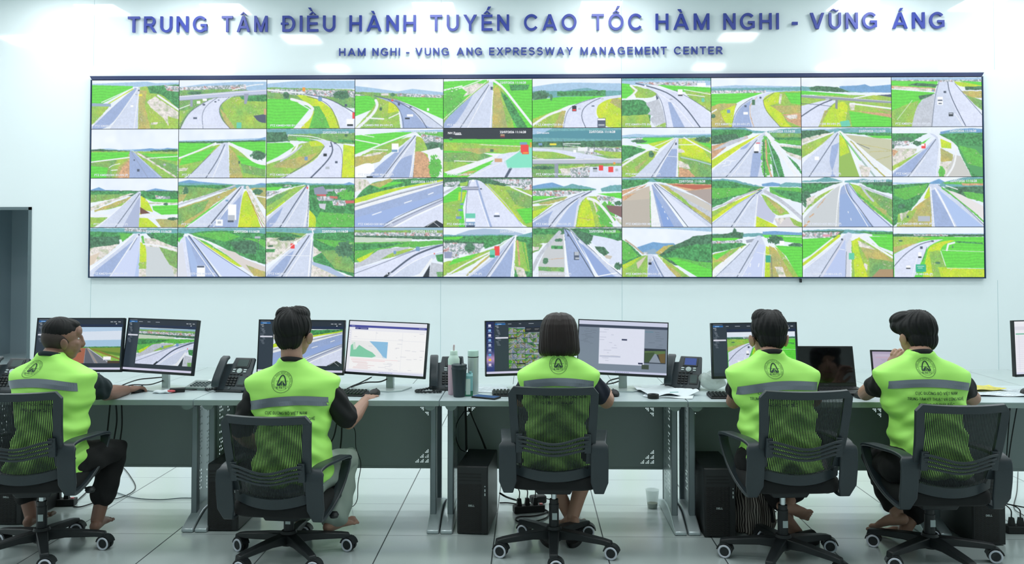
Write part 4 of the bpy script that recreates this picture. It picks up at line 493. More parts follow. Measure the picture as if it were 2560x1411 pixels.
# floor: raised-floor tiles 0.6 m, dark joints
def floor_material():
    m = bpy.data.materials.new('floor_tiles'); m.use_nodes = True; nt = m.node_tree; b = nt.nodes['Principled BSDF']; L = nt.links.new
    g = nt.nodes.new('ShaderNodeNewGeometry'); sp = nt.nodes.new('ShaderNodeSeparateXYZ'); L(g.outputs['Position'], sp.inputs[0])
    def mth(op, a, c=None, d=None):
        n = nt.nodes.new('ShaderNodeMath'); n.operation = op
        for i, v in enumerate((a, c, d)):
            if v is None: continue
            if isinstance(v, (int, float)): n.inputs[i].default_value = v
            else: L(v, n.inputs[i])
        return n.outputs[0]
    def dist(coord, off):
        t = mth('FRACT', mth('DIVIDE', mth('SUBTRACT', coord, off), .6))
        return mth('MULTIPLY', mth('MINIMUM', t, mth('SUBTRACT', 1.0, t)), .6)
    dx, dy = dist(sp.outputs[0], -.193), dist(sp.outputs[1], 4.838)
    gapx = mth('LESS_THAN', dx, .0034); gapy = mth('LESS_THAN', dy, .0018); gap = mth('MAXIMUM', gapx, gapy)
    n1 = nt.nodes.new('ShaderNodeTexNoise'); n1.inputs['Scale'].default_value = 1.6; n1.inputs['Detail'].default_value = 5
    n2 = nt.nodes.new('ShaderNodeTexNoise'); n2.inputs['Scale'].default_value = 160; n2.inputs['Detail'].default_value = 2
    L(g.outputs['Position'], n1.inputs['Vector']); L(g.outputs['Position'], n2.inputs['Vector'])
    tone_ = mth('ADD', mth('MULTIPLY', n1.outputs[0], .05), mth('ADD', mth('MULTIPLY', n2.outputs[0], .10), .925))
    sc = nt.nodes.new('ShaderNodeVectorMath'); sc.operation = 'SCALE'; sc.inputs[0].default_value = lin((.74, .79, .785))[:3]; L(tone_, sc.inputs['Scale'])
    mx = nt.nodes.new('ShaderNodeMix'); mx.data_type = 'RGBA'; mx.inputs['B'].default_value = lin((.16, .21, .22)); L(gap, mx.inputs['Factor']); L(sc.outputs[0], mx.inputs['A'])
    L(mx.outputs['Result'], b.inputs['Base Color'])
    ro = mth('ADD', mth('MULTIPLY', n1.outputs[0], .10), mth('ADD', mth('MULTIPLY', gap, .4), .15)); L(ro, b.inputs['Roughness'])
    b.inputs['Specular IOR Level'].default_value = .9; b.inputs['IOR'].default_value = 1.62
    return m
def struct(name, mb, m, **k): return tag(mb.build(name, m, **k), kind='structure')
struct('floor', MB().box(((XL + XR) / 2, (YB + WY) / 2, -.05), (XR - XL, WY - YB, .1)), floor_material(), smooth=False)
struct('ceiling', MB().box(((XL + XR) / 2, (YB + WY) / 2, CH + .05), (XR - XL, WY - YB, .1)), M['ceil'], smooth=False)
# back wall with a doorway at its left end (x < -6.85)
DX0, DX1, DZ = -8.05, -6.855, 2.2
struct('wall_back', MB().box(((DX1 + XR) / 2, WY + .1, CH / 2), (XR - DX1, .2, CH)).box(((XL + DX0) / 2, WY + .1, CH / 2), (DX0 - XL, .2, CH))
       .box(((DX0 + DX1) / 2, WY + .1, (CH + DZ) / 2), (DX1 - DX0, .2, CH - DZ)), M['wall'], smooth=False)
struct('wall_left', MB().box((XL - .1, (YB + WY) / 2, CH / 2), (.2, WY - YB, CH)), M['wallside'], smooth=False)
struct('wall_right', MB().box((XR + .1, (YB + WY) / 2, CH / 2), (.2, WY - YB, CH)), M['wallside'], smooth=False)
struct('wall_front', MB().box(((XL + XR) / 2, YB - .1, CH / 2), (XR - XL, .2, CH)), M['wallside'], smooth=False)
# fine vertical joints between the wall panels
jm = MB()
for x in (-6.02, -1.19 - .015, 1.26, 6.30):
    jm.box((x, WY - .001, (CH + 4.05) / 2), (.004, .002, CH - 4.05)); jm.box((x, WY - .001, .6), (.004, .002, 1.2))
for x in (-5.4,): pass
struct('trim_1', jm, M['joint'], smooth=False)
# dim corridor behind the doorway
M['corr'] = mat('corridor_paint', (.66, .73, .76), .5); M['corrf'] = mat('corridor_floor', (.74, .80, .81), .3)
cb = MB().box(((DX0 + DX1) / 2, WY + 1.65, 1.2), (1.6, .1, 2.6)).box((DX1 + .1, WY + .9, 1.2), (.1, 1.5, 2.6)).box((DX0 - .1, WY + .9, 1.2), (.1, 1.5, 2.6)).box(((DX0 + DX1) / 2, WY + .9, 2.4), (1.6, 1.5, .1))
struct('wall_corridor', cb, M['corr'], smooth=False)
struct('floor_corridor', MB().box(((DX0 + DX1) / 2, WY + .9, -.05), (1.6, 1.8, .1)), M['corrf'], smooth=False)
fr = MB()
for x in (DX0 + .02, DX1 - .02): fr.box((x, WY - .004 + .02, DZ / 2), (.04, .06, DZ))
fr.box(((DX0 + DX1) / 2, WY + .016, DZ - .02), (DX1 - DX0, .06, .04))
struct('trim_2', fr, mat('door_frame_grey', (.36, .43, .45), .4), smooth=False)

# LED ceiling panels
lights = [(x, 10.86) for x in (-6.35, -4.5, -1.4, 1.05, 4.73, 6.54)]
lights += [(-6.2, 1.9), (-1.4, 1.9), (1.05, 1.9), (5.92, 1.9)] + [(x, y) for y in (9.05, 6.7, 4.3) for x in (-8.6, -6.2, -3.85, -1.4, 1.05, 3.5, 5.92, 8.4)]  # the four nearest the camera are added, unseen, to brighten the foreground floor
M['alu'] = mat('aluminium', (.72, .76, .77), .35, metal=.6)
for i, (x, y) in enumerate(lights):
    if i == 0:
        lamp = empty('ceiling_light', (x, y, CH), 0, 'square white light panel set in the ceiling', 'ceiling light', 'square light panels in the ceiling')
        f = MB()
        for a in (-1, 1): f.box((a * .305, 0, -.008), (.02, .63, .016)).box((0, a * .305, -.008), (.63, .02, .016))
        f.build('frame', M['alu'], lamp, smooth=False)
        MB().add([(-.295, -.295, -.012), (.295, -.295, -.012), (.295, .295, -.012), (-.295, .295, -.012)], [(0, 3, 2, 1)]).build('diffuser', M['led'], lamp, smooth=False)
    else: copy_tree(lamp, (x, y, CH), 0, lamp['label'])

# ================================================================ WALL LETTERING
SPANS1 = [(-5.53, -4.427), (-4.226, -3.593), (-3.388, -2.657), (-2.464, -1.548), (-1.355, -0.272), (-0.069, 0.648), (0.856, 1.538), (1.723, 2.453), (2.643, 3.392), (3.57, 3.646), (3.814, 4.716), (4.921, 5.621)]
SPANS2 = [(-2.606, -2.241), (-2.147, -1.767), (-1.684, -1.64), (-1.558, -1.096), (-0.991, -0.64), (-0.546, 0.598), (0.702, 1.874), (1.972, 2.63)]
# each letter is a solid raised piece on short studs
def sign(name, label, words, spans, z0, cap, m, depth, gap):
    cx = (spans[0][0] + spans[-1][1]) / 2
    root = empty(name, (cx, WY, z0), 0, label, 'sign')
    for wd, (a, b) in zip(words.split(' '), spans):
        for ch, polys in word_polys(wd, a - cx, b - cx, cap, gap):
            mb = MB()
            for i, p in enumerate(polys):
                if len(p) == 4 and i: pass
                mb.prism(p, -(.018 + depth + .00008 * (i % 7)), -.018, 'xz')
            q = polys[0]; xm, zm = sum(p[0] for p in q) / len(q), sum(p[1] for p in q) / len(q); mb.cyl((xm, -.02, zm), (xm, 0, zm), .005, n=8)
            mb.build('letter', m, root, smooth=False)
    return root
sign('wall_lettering', 'large raised blue Vietnamese lettering, upper line on the wall above the screens', 'TRUNG TÂM ĐIỀU HÀNH TUYẾN CAO TỐC HÀM NGHI - VŨNG ÁNG', SPANS1, 4.607, .220, M['letter'], .03, .32)
sign('wall_lettering', 'small raised blue English lettering, lower line just above the screens', 'HAM NGHI - VUNG ANG EXPRESSWAY MANAGEMENT CENTER', SPANS2, 4.272, .104, M['lettersm'], .02, .30)

# ================================================================ VIDEO WALL
VX0, VX1, VZ0, VZ1 = -6.014, 6.101, 1.240, 3.944
CW, CHH = (VX1 - VX0) / 10, (VZ1 - VZ0) / 4
surround = empty('screen_surround', ((VX0 + VX1) / 2, WY, VZ0), 0, 'navy metal surround framing the whole wall of road camera screens', 'frame')
hw = (VX1 - VX0) / 2 + .002; hh = VZ1 - VZ0
MB().prism([(-hw - .03, hh + .058), (hw + .03, hh + .058), (hw, hh + .006), (-hw, hh + .006)], -.055, -.012, 'xz').build('top_rail', M['framedk'], surround, smooth=False)
for s_ in (-1, 1): MB().box((s_ * (hw + .008), -.03, hh / 2), (.014, .06, hh + .01)).build('side_rail', M['framelt'], surround, smooth=False)
MB().box((0, -.03, -.008), (2 * hw + .03, .06, .012)).build('bottom_rail', M['framelt'], surround, smooth=False)
MB().box((4.0 - .385, -.03, -.045), (.022, .04, .05)).build('clip', M['black'], surround, smooth=False)

def screen_material(name, strength=1.0, gloss=.35):
    m = bpy.data.materials.new(name); m.use_nodes = True; nt = m.node_tree; b = nt.nodes['Principled BSDF']
    a = nt.nodes.new('ShaderNodeAttribute'); a.attribute_name = 'picture'
    b.inputs['Base Color'].default_value = (.01, .01, .012, 1); b.inputs['Roughness'].default_value = gloss; b.inputs['Specular IOR Level'].default_value = .3
    nt.links.new(a.outputs['Color'], b.inputs['Emission Color']); b.inputs['Emission Strength'].default_value = strength
    return m
M['video'] = screen_material('video_wall_pixels', 1.0, .45); M['monitor'] = screen_material('monitor_pixels', .92, .3)
M['caption'] = emission('caption_white', (.97, .98, 1), .95); M['captionsoft'] = emission('caption_pale', (.92, .95, 1), .9)
def s2l(a): return np.where(a <= .04045, a / 12.92, ((a + .055) / 1.055) ** 2.4)
def picture_mesh(name, img, w, h):
    """flat grid w x h metres in the xz plane facing -Y, lower left at 0,0; img (ny, nx, 3) display colours, top row first"""
    ny, nx = img.shape[:2]; xs = np.linspace(0, w, nx); zs = np.linspace(h, 0, ny)
    X, Z = np.meshgrid(xs, zs); co = np.stack([X, np.zeros_like(X), Z], -1).reshape(-1, 3).astype(np.float32)
    i = np.arange(ny - 1)[:, None] * nx + np.arange(nx - 1)[None]; q = np.stack([i, i + nx, i + nx + 1, i + 1], -1).reshape(-1, 4)
    me = bpy.data.meshes.new(name); me.vertices.add(len(co)); me.vertices.foreach_set('co', co.ravel())
    me.loops.add(q.size); me.loops.foreach_set('vertex_index', q.ravel().astype(np.int32))
    me.polygons.add(len(q)); me.polygons.foreach_set('loop_start', np.arange(0, q.size, 4, dtype=np.int32)); me.update(calc_edges=True)
    at = me.color_attributes.new('picture', 'FLOAT_COLOR', 'POINT')
    c = np.ones((ny * nx, 4), np.float32); c[:, :3] = s2l(img).reshape(-1, 3); at.data.foreach_set('color', c.ravel()); return me
def soften(img, k=.91, wash=(.95, .985, 1.0), l=.095): return np.clip(img * k + np.array(wash) * l, 0, 1)
NAMES = ['first', 'second', 'third', 'fourth', 'fifth', 'sixth', 'seventh', 'eighth', 'ninth', 'tenth']
ROWS = ['top row', 'second row', 'third row', 'bottom row']
sheet_col = {1: 0, 2: 3, 3: 6, 4: 8, 5: 0, 6: 3, 7: 6, 8: 8}
for k, (s_, c_, r_, cap, stamp, what, layers) in enumerate(FEEDS):
    xs, ys = SHEETS[s_]; col, row = sheet_col[s_] + c_, r_ + (2 if s_ > 4 else 0)
    img = soften(paint(layers, (xs[c_], ys[r_][0], xs[c_ + 1], ys[r_][1]), 208, 117, k))
    x, z = VX0 + col * CW, VZ1 - (row + 1) * CHH
    root = empty('display_panel', (x, WY, z), 0, f'wall screen, {ROWS[row]}, {NAMES[col]} from left: {what}', 'screen', 'road camera screens of the video wall')
    words_ = root['label'].split()
    if len(words_) > 16: root['label'] = ' '.join(words_[:16]).rstrip(',')
    MB().box((CW / 2, -.03, CHH / 2), (CW - .001, .045, CHH - .001)).build('housing', M['black'], root, smooth=False)
    po = bpy.data.objects.new('picture', picture_mesh('picture', img, CW - .008, CHH - .008)); po.data.materials.append(M['video']); link(po, root)
    po.location = (.004, -.0545, .004)
    cm = MB(); vs, fs = text_geo(cap, .040, .0009); cm.add(vs, fs, 0, Matrix.Translation((.05, -.0555, .030)) @ FRONT)
    cm.build('caption', M['captionsoft'], root, smooth=False)
    if stamp:
        vs, fs = text_geo(stamp, .043, .0012); bright = s_ == 2 and c_ in (1, 2) and r_ == 1
        MB().add(vs, fs, 0, Matrix.Translation((.77, -.0555, .606)) @ FRONT).build('time_stamp', M['caption' if bright or s_ == 5 else 'captionsoft'], root, smooth=False)
    if s_ == 2 and r_ == 1 and c_ in (1, 2):
        vs, fs = text_geo(('NH Zoom', 'DH zoom')[c_ - 1], .042, .001)
        MB().add(vs, fs, 0, Matrix.Translation((.06, -.0555, .595)) @ FRONT).build('view_name', M['caption' if c_ == 1 else 'captionsoft'], root, smooth=False)

# ================================================================ DESKS
M['desktop'] = mat('desk_laminate', (.74, .80, .815), .30, noise=(3, .02)); M['deskedge'] = mat('desk_edge_band', (.56, .63, .62), .4)
M['modesty'] = mat('modesty_grey', (.56, .61, .605), .5, noise=(5, .03)); M['legdk'] = mat('leg_dark_grey', (.48, .53, .545), .35, metal=.3)
M['leglt'] = mat('leg_silver', (.73, .78, .79), .3, metal=.35, noise=(60, .03)); M['silver'] = mat('silver', (.74, .79, .79), .28, metal=.4)
M['chrome'] = mat('chrome', (.80, .83, .84), .16, metal=1); M['dark'] = mat('dark_rubber', (.07, .085, .09), .6)
M['white'] = mat('white_plastic', (.86, .90, .90), .4)
DY0, DY1, DTOP, DT = 4.835, 5.44, .75, .032
def holes(side, top):
    """little square holes in a stepped triangle; x measured from the outer edge inwards, z up from the corner"""
    H = []
    for I in range(3):
        for J in range(3):
            if I + J > 2: continue
            for i in range(3):
                for j in range(3):
                    if i + j > 2: continue
                    H.append((I * .030 + i * .0078, J * .030 + j * .0078))
    return H
def modesty_mesh(x0, x1, z0, z1, y):
    hs = []; s_ = .0052
    for hx, hz in holes(0, 0):
        for sx in (0, 1):
            for sz in (0, 1):
                xa = (x1 - .058 - hx - s_) if sx else (x0 + .058 + hx); za = (z1 - .052 - hz - s_) if sz else (z0 + .026 + hz); hs.append((xa, za))
    X = sorted({x0, x1} | {h[0] for h in hs} | {h[0] + s_ for h in hs}); Z = sorted({z0, z1} | {h[1] for h in hs} | {h[1] + s_ for h in hs})
    X = [round(v, 5) for v in X]; Z = [round(v, 5) for v in Z]; hole = {(round(a, 5), round(b, 5)) for a, b in hs}
    mb = MB()
    vs = [(a, y, b) for b in Z for a in X]; nx = len(X); fs = []
    for j in range(len(Z) - 1):
        for i in range(nx - 1):
            if (X[i], Z[j]) in hole: continue
            fs.append((j * nx + i, j * nx + i + 1, (j + 1) * nx + i + 1, (j + 1) * nx + i))
    mb.add(vs, fs); mb.box(((x0 + x1) / 2, y + .012, z0 - .004), (x1 - x0, .028, .012)); return mb
def perforated():
    """thin leg plate with rows of slots cut through it (local y along the depth, z up)"""
    mb = MB(); ys = [.20 + .0075 * k for k in range(38)]; zs = [.07 + .0105 * k for k in range(59)]
    for j in range(len(zs) - 1):
        for i in range(len(ys) - 1):
            if i in (6, 9, 12, 24, 27, 30) and j % 2 == 0 and j > 6 and (i * 7 + j * 3) % 11 < 7: continue
            n = len(mb.v); mb.v += [(0, ys[i], zs[j]), (0, ys[i + 1], zs[j]), (0, ys[i + 1], zs[j + 1]), (0, ys[i], zs[j + 1])]; mb.f.append((n, n + 1, n + 2, n + 3)); mb.m.append(0)
    return mb
PERF = perforated()
DESK_LABELS = ['grey office desk at the far left, the one with two dark camera monitors', 'grey office desk holding the white dashboard monitor, second from the left',
               'grey office desk with the drink bottles and mobile phone, third from the left', 'grey office desk with the black laptop, fourth from the left', 'grey office desk at the right edge, with loose documents on it']
def desk(x, label):
    root = empty('office_desk', (x, DY0, 0), 0, label, 'desk', 'row of office desks')
    hwid = .6895
    MB().box((0, (DY1 - DY0) / 2, DTOP - DT / 2), (2 * hwid, DY1 - DY0, DT), mi=0).build('tabletop', M['desktop'], root, bevel=.002, smooth=False)
    MB().box((0, -.001, DTOP - DT / 2 - .001), (2 * hwid, .004, DT - .004)).build('edge_band', M['deskedge'], root, smooth=False)
    modesty_mesh(-.632, .632, .257, .705, .505).build('modesty_panel', M['modesty'], root, smooth=False)
    for s_ in (-1, 1):
        lx = s_ * .642
        leg = MB().box((lx, .175, .37), (.036, .045, .70)).box((lx, .50, .37), (.03, .035, .70)).box((lx, .32, .703), (.034, .40, .03)).build('leg', M['legdk'], root, bevel=.006, smooth=True)
        prof = [(.025, .0), (.02, .020), (.05, .034), (.12, .062), (.19, .085), (.30, .092), (.44, .085), (.56, .055), (.66, .028), (.665, 0)]
        MB().prism(prof, lx + s_ * .012 - .034, lx + s_ * .012 + .034, 'yz').build('foot', M['leglt'], leg, bevel=.008, seg=3)
        p = MB().add(PERF.v, PERF.f, 0, Matrix.Translation((lx - s_ * .012, 0, 0))).build('perforated_plate', M['leglt'], leg, smooth=False)
        MB().cyl((s_ * .632, .06, DTOP - DT - .002), (s_ * .632, .09, DTOP - DT - .002), .034, n=24).build('bracket', M['deskedge'], root)
        MB().box((lx, .5, DTOP - DT - .012), (.05, .12, .018)).build('mounting_block', M['legdk'], root, smooth=False)
    return root
for i, lab in enumerate(DESK_LABELS): desk(-1.887 - .6925 + 1.3845 * i, lab)

# ================================================================ MONITORS
def blank(nx, ny, col): a = np.empty((ny, nx, 3)); a[:] = tone(col); return a
def put(img, sub, x0, y0):
    h, w_ = sub.shape[:2]; H, W_ = img.shape[:2]; h = min(h, H - y0); w_ = min(w_, W_ - x0); img[y0:y0 + h, x0:x0 + w_] = sub[:h, :w_]
def feed_picture(k, nx, ny, seed=3):
    s_, c_, r_, _, _, _, lay = FEEDS[k]; xs, ys = SHEETS[s_]; return paint(lay, (xs[c_], ys[r_][0], xs[c_ + 1], ys[r_][1]), nx, ny, seed)
def viewer(pic=None, nx=300, ny=182, x0=.175, y0=.165, x1=.985, y1=.875, seed=1, bar='#d8d6ee'):
    """camera-viewing program: dark window, list at the left, one big picture"""
    rnd = random.Random(seed); L = ['#26303c 0,0 1000,0 1000,600 0,600', '#2e3a46 0,30 170,30 170,560 0,560', '#1b2a48 170,66 1000,66 1000,92 170,92', '#2f6fb4 12,22 130,22 130,40 12,40', 'Q 60,31 50 7 #b8dcff', 'Q 70,10 110 5 #8f9aa8']
    for cx in (180, 300, 430): L.append(f'Q {cx},31 {rnd.randint(26, 60)} 5 #c8d0d8')
    for cx in (860, 900, 950): L.append(f'Q {cx},36 30 6 #d8dde4')
    L += ['Q 915,60 12 10 #ffffff', 'Q 32,52 36 6 #dfe6ee', 'Q 40,68 30 5 #b8c0ca', 'Q 40,72 8 6 #ffffff']
    for k in range(14):
        y = 92 + k * 14
        if k == 7: L.append('#e4e6f2 14,%d 160,%d 160,%d 14,%d' % (y - 8, y - 8, y + 8, y + 8)); continue
        L.append(f'Q {36 + (k % 5) * 6},{y} {rnd.randint(24, 46)} 4 #a4aeba')
    L += [f'{bar} 0,574 1000,574 1000,600 0,600']
    for k in range(9): L.append(f'Q {430 + k * 18},587 8 8 #9a9cc0')
    img = paint(';'.join(L), (0, 0, 1000, 600), nx, ny, seed, ss=2, bg='#26303c')
    if pic is not None: put(img, pic, int(nx * x0), int(ny * y0))
    return img
def pic_size(nx=300, ny=182, x0=.175, y0=.165, x1=.985, y1=.875): return int(nx * (x1 - x0)), int(ny * (y1 - y0))
pw, ph = pic_size()
ROAD1 = 'S 0,0 1000,0 1000,520 0,520;#b8d4ee 0,0 1000,0 1000,90 0,160;#dfeaf8 0,90 1000,60 1000,240 0,200;#a8cce8 0,230 1000,210 1000,330 0,330;F 0,335 1000,320 1000,350 0,350;g 0,348 1000,340 1000,600 0,600;#7f9a3c 0,345 1000,340 1000,470 640,400;#5d8a34 660,380 1000,430 1000,480 720,420;#8f7f3a 600,360 680,380 1000,520 1000,545 640,400;#a8654c 200,600 440,350 500,350 490,600;#8f8f96 500,345 530,345 900,600 490,600;#5f6470 505,360 520,350 640,600 500,600;#70757f 560,370 575,380 860,600 700,600;#c8a070:5 520,350 680,600;#cfd4dc:9 540,350 860,600;#4e3c30 830,560 1000,560 1000,600 830,600;Q 820,520 110 62 #ffffff;Q 822,548 100 10 #8890a0'
screens_ = {}
screens_['m1'] = viewer(paint(ROAD1, (0, 0, 1000, 600), pw, ph, 5), seed=11)
screens_['m2'] = viewer(feed_picture(35 - 0 if False else [i for i, f in enumerate(FEEDS) if f[:3] == (6, 0, 1)][0], pw, ph, 6), seed=12)
screens_['m3'] = viewer(feed_picture([i for i, f in enumerate(FEEDS) if f[:3] == (6, 0, 0)][0], pw, ph, 7), seed=13)
screens_['m7'] = viewer(feed_picture([i for i, f in enumerate(FEEDS) if f[:3] == (8, 1, 1)][0], pw, ph, 8), seed=14, bar='#26303c')
# grid of thumbnails
im5 = viewer(None, seed=15)
nx5, ny5 = 300, 182
grad = np.linspace(0, 1, 182)[:, None, None]; desk5 = np.array([.13, .16, .34]) * (1 - grad) + np.array([.16, .22, .48]) * grad
glow = np.exp(-((grad - .72) / .10) ** 2); desk5 = desk5 + glow * np.array([.55, .35, .30])
shifted = im5.copy(); shifted[:, 28:] = im5[:, :-28]; shifted[:174, :28] = np.broadcast_to(desk5, (182, 28, 3))[:174]; im5 = shifted
for k in range(9):
    yy = 10 + k * 17; im5[yy:yy + 8, 8:17] = [(.86, .88, .95), (.55, .75, .95), (.9, .9, .95), (.5, .7, .9), (.75, .8, .9), (.7, .75, .9), (.35, .65, .9), (.95, .78, .3), (.9, .85, .92)][k]; im5[yy + 10:yy + 11, 6:20] = (.7, .75, .9)
for rr_ in range(8):
    for cc in range(7):
        if (rr_, cc) in ((0, 2), (0, 3)): sub = blank(28, 17, '#20262e'); sub[6:7, 4:20] = .6; sub[9:10, 4:16] = .5
        else: sub = feed_picture((rr_ * 7 + cc * 5) % 40, 28, 17, rr_ * 9 + cc) * .72
        put(im5, sub, 78 + cc * 29, 22 + rr_ * 18)
screens_['m5'] = im5
DASH = ('#f3f4fb 0,0 1000,0 1000,600 0,600;#e9ebf8 0,0 1000,0 1000,40 0,40;#4a4fa0 0,46 1000,46 1000,72 0,72;#363a84 80,74 250,74 250,96 80,96;q:3 30,59 70,59;q:3 90,85 120,85;q:3 150,85 235,85;q:4 900,59 970,59;#ffffff 40,110 1000,110 1000,560 40,560;'
        '#e8eaf2:3 40,210 1000,210;#e8eaf2:3 360,110 360,210;#e8eaf2:3 700,110 700,560;#cfe0ee 40,230 520,230 520,420 40,420;#f2f4f4 40,230 300,230 420,330 470,420 40,420;#86d2ae 40,290 90,250 110,330 150,280 250,330 330,360 380,400 330,420 40,420;#d8eee0 60,250 90,260 120,330 80,340;#8fc4e8 280,230 520,230 520,420 470,400 380,310;'
        '#f6c8cc:2 60,440 680,440;#fbe6e8 60,450 500,450 500,462 60,462')
rn = random.Random(3)
for k in range(7): DASH += f';Q {rn.randint(140, 260)},{474 + k * 13} {rn.randint(120, 230)} 3 #e2b8bc;Q {rn.randint(420, 640)},{474 + k * 13} {rn.randint(40, 120)} 3 #d0d2de'
for k in range(22): DASH += f';Q {rn.randint(60, 960)},{rn.randint(115, 430)} {rn.randint(12, 60)} 3 #c2c4d2' if k % 2 else f';Q {rn.randint(560, 960)},{rn.randint(115, 560)} {rn.randint(20, 80)} 3 #c8cad8'
DASH += ';#dfe2f6 0,576 1000,576 1000,600 0,600' + ''.join(f';Q {440 + k * 20},588 9 9 #7a80b8' for k in range(9)) + ''.join(f';Q 14,{110 + k * 28} 10 6 #b0b4d8' for k in range(6))
screens_['m4'] = paint(DASH, (0, 0, 1000, 600), 300, 182, 2, bg='q')
FORM = '#7d8b9c 0,0 1000,0 1000,600 0,600;#d4d9f0 0,0 1000,0 1000,46 0,46;#3a4458 0,50 1000,50 1000,78 0,78;#e6eafa 235,80 745,80 745,500 235,500;#29323e 745,300 985,300 985,470 745,470;#5c7848 750,330 980,320 980,370 750,360;#3e5436 750,350 860,340 850,460 750,460;#6b5a34 900,360 980,350 980,460 930,460;#8c98a6 800,460 860,360 880,360 930,460;#3c4a3c 720,490 800,490 800,540 720,540;#2e3454 490,202 550,202 550,220 490,220;#2e3454 680,468 732,468 732,486 680,486;#8a98a8:4 700,480 700,570;#4a8a9c:5 750,110 840,108;#cfd4ee 0,576 1000,576 1000,600 0,600'
for k in range(13): FORM += f';Q {rn.randint(260, 420)},{100 + k * 30} {rn.randint(20, 90)} 3 #a8aec4' + f';Q {rn.randint(60, 180)},{100 + k * 14} {rn.randint(30, 90)} 3 #66717f'
for k in range(8): FORM += f';Q {rn.randint(800, 930)},{110 + k * 24} {rn.randint(30, 90)} 3 #5f6b7a;Q {430 + k * 20},588 9 9 #7a80a8'
FORM += ';q:3 250,395 470,395;#c6cce0 245,400 480,400 480,420 245,420'
screens_['m6'] = paint(FORM, (0, 0, 1000, 600), 300, 182, 4, bg='#7d8b9c')
SHEET_ = '#f4f4fb 0,0 1000,0 1000,600 0,600;#e4e4ee 0,60 1000,60 1000,100 0,100;#3fae7e 20,140 1000,140 1000,150 20,150;#dcdcf0:2 60,150 60,560;#dcdcf0:2 150,150 150,560' + ''.join(f';#e4e4f2:2 20,{180 + 22 * k} 1000,{180 + 22 * k}' for k in range(17)) + ';#dfe2f6 0,576 1000,576 1000,600 0,600;q:10 20,20 400,20'
screens_['m8'] = paint(SHEET_, (0, 0, 1000, 600), 200, 120, 6, bg='q')
LAPT = '#cfc4dc 0,0 1000,0 1000,600 0,600;#c0b4d0 0,0 1000,0 1000,40 0,40;#e6b8cc 60,110 380,110 380,118 60,118;#d8cce4 60,60 1000,60 1000,90 60,90' + ''.join(f';Q {300 + (k % 3) * 60},{150 + 26 * k} {300 + (k * 77) % 200} 5 #b6aac8' for k in range(14))
screens_['l2'] = paint(LAPT, (0, 0, 1000, 600), 160, 96, 6, bg='#cfc4dc')
M['dell'] = emission('dull', '#000000', 0)
M['bezel'] = mat('monitor_bezel', (.10, .13, .15), .4)
MW, MH = .54, .328
def monitor(key, x, y, z, yaw, tilt, label, roll=0, stand=0.0, base=True, name='computer_monitor'):
    root = empty(name, (x, y, DTOP), yaw, label, 'monitor', 'monitors on the desks')
    zc = z - DTOP; T = Matrix.Translation((0, 0, zc)) @ rotm((-tilt, 0, 0)) @ rotm((0, roll, 0))
    def place(mb): mb.v = [tuple(T @ Vector(v)) for v in mb.v]; return mb
    place(MB().box((0, .012, 0), (MW, .022, MH))).build('housing', M['bezel'], root, bevel=.003)
    bz = MB()
    for s_ in (-1, 1): bz.box((s_ * (MW / 2 - .003), -.001, 0), (.006, .006, MH))
    bz.box((0, -.001, MH / 2 - .003), (MW, .006, .006)).box((0, -.001, -MH / 2 + .0075), (MW, .006, .015)); place(bz).build('bezel', M['bezel'], root, smooth=False)
    im = np.clip(screens_[key] * .97 + .01, 0, 1); sw, sh = MW - .012, MH - .021
    me = picture_mesh('picture', im, sw, sh); po = bpy.data.objects.new('picture', me); me.materials.append(M['monitor']); link(po, root)
    me.transform(T @ Matrix.Translation((-sw / 2, -.0012, -MH / 2 + .015)))
    bx = stand
    col = MB().box((bx, .055, zc / 2 + .004), (.05, .022, zc)); col.build('stand_column', M['silver'], root, bevel=.004)
    place(MB().box((0, .036, 0), (.16, .05, .16))).build('rear_hub', M['bezel'], root, bevel=.01)
    if base: MB().prism([(bx - .11, .13), (bx + .11, .13), (bx + .115, -.02), (bx + .06, -.075), (bx - .06, -.075), (bx - .115, -.02)], .0, .008, 'xy').build('stand_base', M['silver'], root, bevel=.002, smooth=False)
    return root
monitor('m1', -2.748, 5.231, 1.013, 0.4, 8.2, 'monitor behind the leftmost man, showing an empty road under clouds')
monitor('m2', -2.228, 5.176, 1.012, -20.4, 9.1, 'tilted dark monitor to the right of the leftmost man, showing a curved bridge')
monitor('m3', -1.378, 5.197, 1.006, -5.4, 5.4, 'monitor behind the second man, showing close-up asphalt lanes')
monitor('m4', -.862, 5.194, .997, -19.5, 8.5, 'monitor with a white dashboard and a green coastline map', roll=.6)
monitor('m5', .001, 5.193, 1.007, 14.6, 2.8, 'monitor left of the woman, showing a grid of small camera views')
monitor('m6', .560, 5.215, 1.002, -8, 5, 'monitor right of the woman, showing a white form over grey', roll=1.6)
monitor('m7', 1.345, 5.184, .995, 9.8, 4.2, 'monitor behind the fourth seated person, showing a road through green fields')
monitor('m8', 3.091, 5.186, 1.015, 15.6, 2.2, 'monitor cut off by the right edge, with a white spreadsheet')

